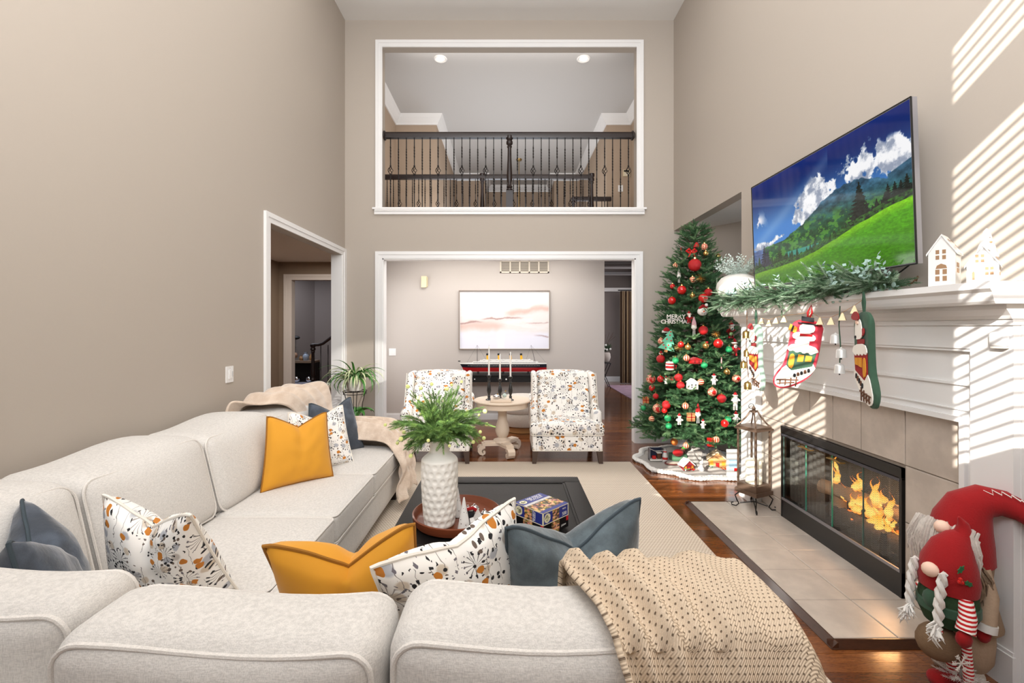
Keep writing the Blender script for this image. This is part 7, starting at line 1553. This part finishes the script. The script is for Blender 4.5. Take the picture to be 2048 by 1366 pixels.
MB().lathe([(.094, .29), (.099, .295), (.098, .325), (.093, .33)], (hx, hy, 0), 26, cap=False).build('belt', felt_green, g2); MB().sphere((hx-.085, hy-.02, .34), .035, 12, (.6, 1, 1.1)).build('bow', felt_green, g2)
MB().tube([(hx, hy, .375), (hx+.002, hy, .42), (hx+.004, hy, .48), (hx+.02, hy, .54), (hx+.045, hy, .575), (hx+.06, hy-.005, .60), (hx+.058, hy-.005, .635), (hx+.04, hy-.005, .665)], [.092, .096, .088, .068, .045, .030, .018, .004], 22).build('hat', felt_red, g2)
MB().sphere((hx-.10, hy-.03, .465), .028, 14).build('nose', skin, g2)
hl = M('holly_leaf', (40, 100, 60), .9)
for (dx, dz, r) in ((-.045, .50, .9), (-.015, .445, -.5)): 
    q = Vector((hx+dx, hy-.097, dz)); MB().prism([(.02*math.cos(a*PI/6)*(1 if a % 2 == 0 else .62), .011*math.sin(a*PI/6)*(1 if a % 2 == 0 else .62)) for a in range(12)], .003, frame_mat(q, (math.cos(r), 0, math.sin(r)), (-math.sin(r), 0, math.cos(r)))).build('holly_leaf', hl, g2, smooth=False)
for d in ((-.05, .465), (-.055, .455), (-.044, .452)): MB().sphere((hx+d[0], hy-.102, d[1]), .007, 8).build('holly_berry', red_g, g2)
for s, yy in ((1, -.07), (-1, .055)):
    zb = [(.47-.018*i) for i in range(12)]
    for k, ph in enumerate((0, PI)): MB().tube([(hx-.085-.02*math.sin(i*.15)+.009*math.cos(i*1.3+ph), hy+yy+.009*math.sin(i*1.3+ph), z) for i, z in enumerate(zb)], .0105, 6).build('braid', fur_w, g2)
    MB().tube([(hx-.105, hy+yy, .262), (hx-.10, hy+yy-.01, .25), (hx-.112, hy+yy+.01, .25)], .007, 6).build('ribbon', red_g, g2); strands('braid_end', (hx-.10, hy+yy, .255), 26, .06, .012, fur_w, g2, 9+s, .003)
MB().tube([(hx-.01, hy-.08, .37), (hx-.025, hy-.105, .32), (hx-.045, hy-.115, .27)], [.024, .027, .03], 12).build('sleeve', stripe_m, g2); MB().sphere((hx-.052, hy-.117, .245), .028, 12, (1, .8, 1.15)).build('mitten', felt_red, g2)
MB().tube([(hx+.01, hy+.08, .37), (hx-.03, hy+.10, .30)], .024, 12).build('sleeve', stripe_m, g2)
for s in (-1, 1):
    MB().tube([(hx-.01, hy+s*.035-.02, .30), (hx+.012, hy+s*.035-.02, .07)], .017, 12).build('leg', stripe_m, g2)
    MB().cushion(hx-.075, hx+.045, hy+s*.04-.035-.02, hy+s*.04+.035-.02, .003, .065, .03, n=8).build('boot', felt_red, g2)
fr_ = [((hx+.01+.03*math.cos(k), hy-.02+.055*math.sin(k*1.7), .075+.02*math.sin(k*3)), (math.cos(k), math.sin(k*1.7), .3), .35, k) for k in range(60)]
sprig_mesh('fur_cuff', sprig_base(.08, 24, .05, .003, 1, 60), fr_, fur_w, g2, kind='stuff')
MB().sphere((hx-.06, hy+.0, .20), .075, 18, (1.0, .9, .95)).build('striped_bag', M('brown_stripe', (134, 108, 82), .9, bump=.6, bscale=80, var=.35, vscale=60, stretch=(1, 1, 14)), g2)
b = MB()
for k in range(6):
    a = k*PI/3; d = Vector((math.cos(a), 0, math.sin(a))); c = Vector((hx-.045, hy-.08, .17)); b.tube([c, c+d*.034], .0022, 4)
    for q in (.55, .8): b.tube([c+d*.034*q, c+d*.034*q+Vector((math.cos(a+.8), 0, math.sin(a+.8)))*.01], .0018, 4); b.tube([c+d*.034*q, c+d*.034*q+Vector((math.cos(a-.8), 0, math.sin(a-.8)))*.01], .0018, 4)
b.build('snowflake', felt_white, g2, kind='stuff')

for ch_ in g2.children:
    n_ = ch_.name.split('.')[0]
    if n_ not in ('boot', 'leg', 'fur_cuff', 'striped_bag', 'snowflake'): ch_.location = (-.02, 0, .045)
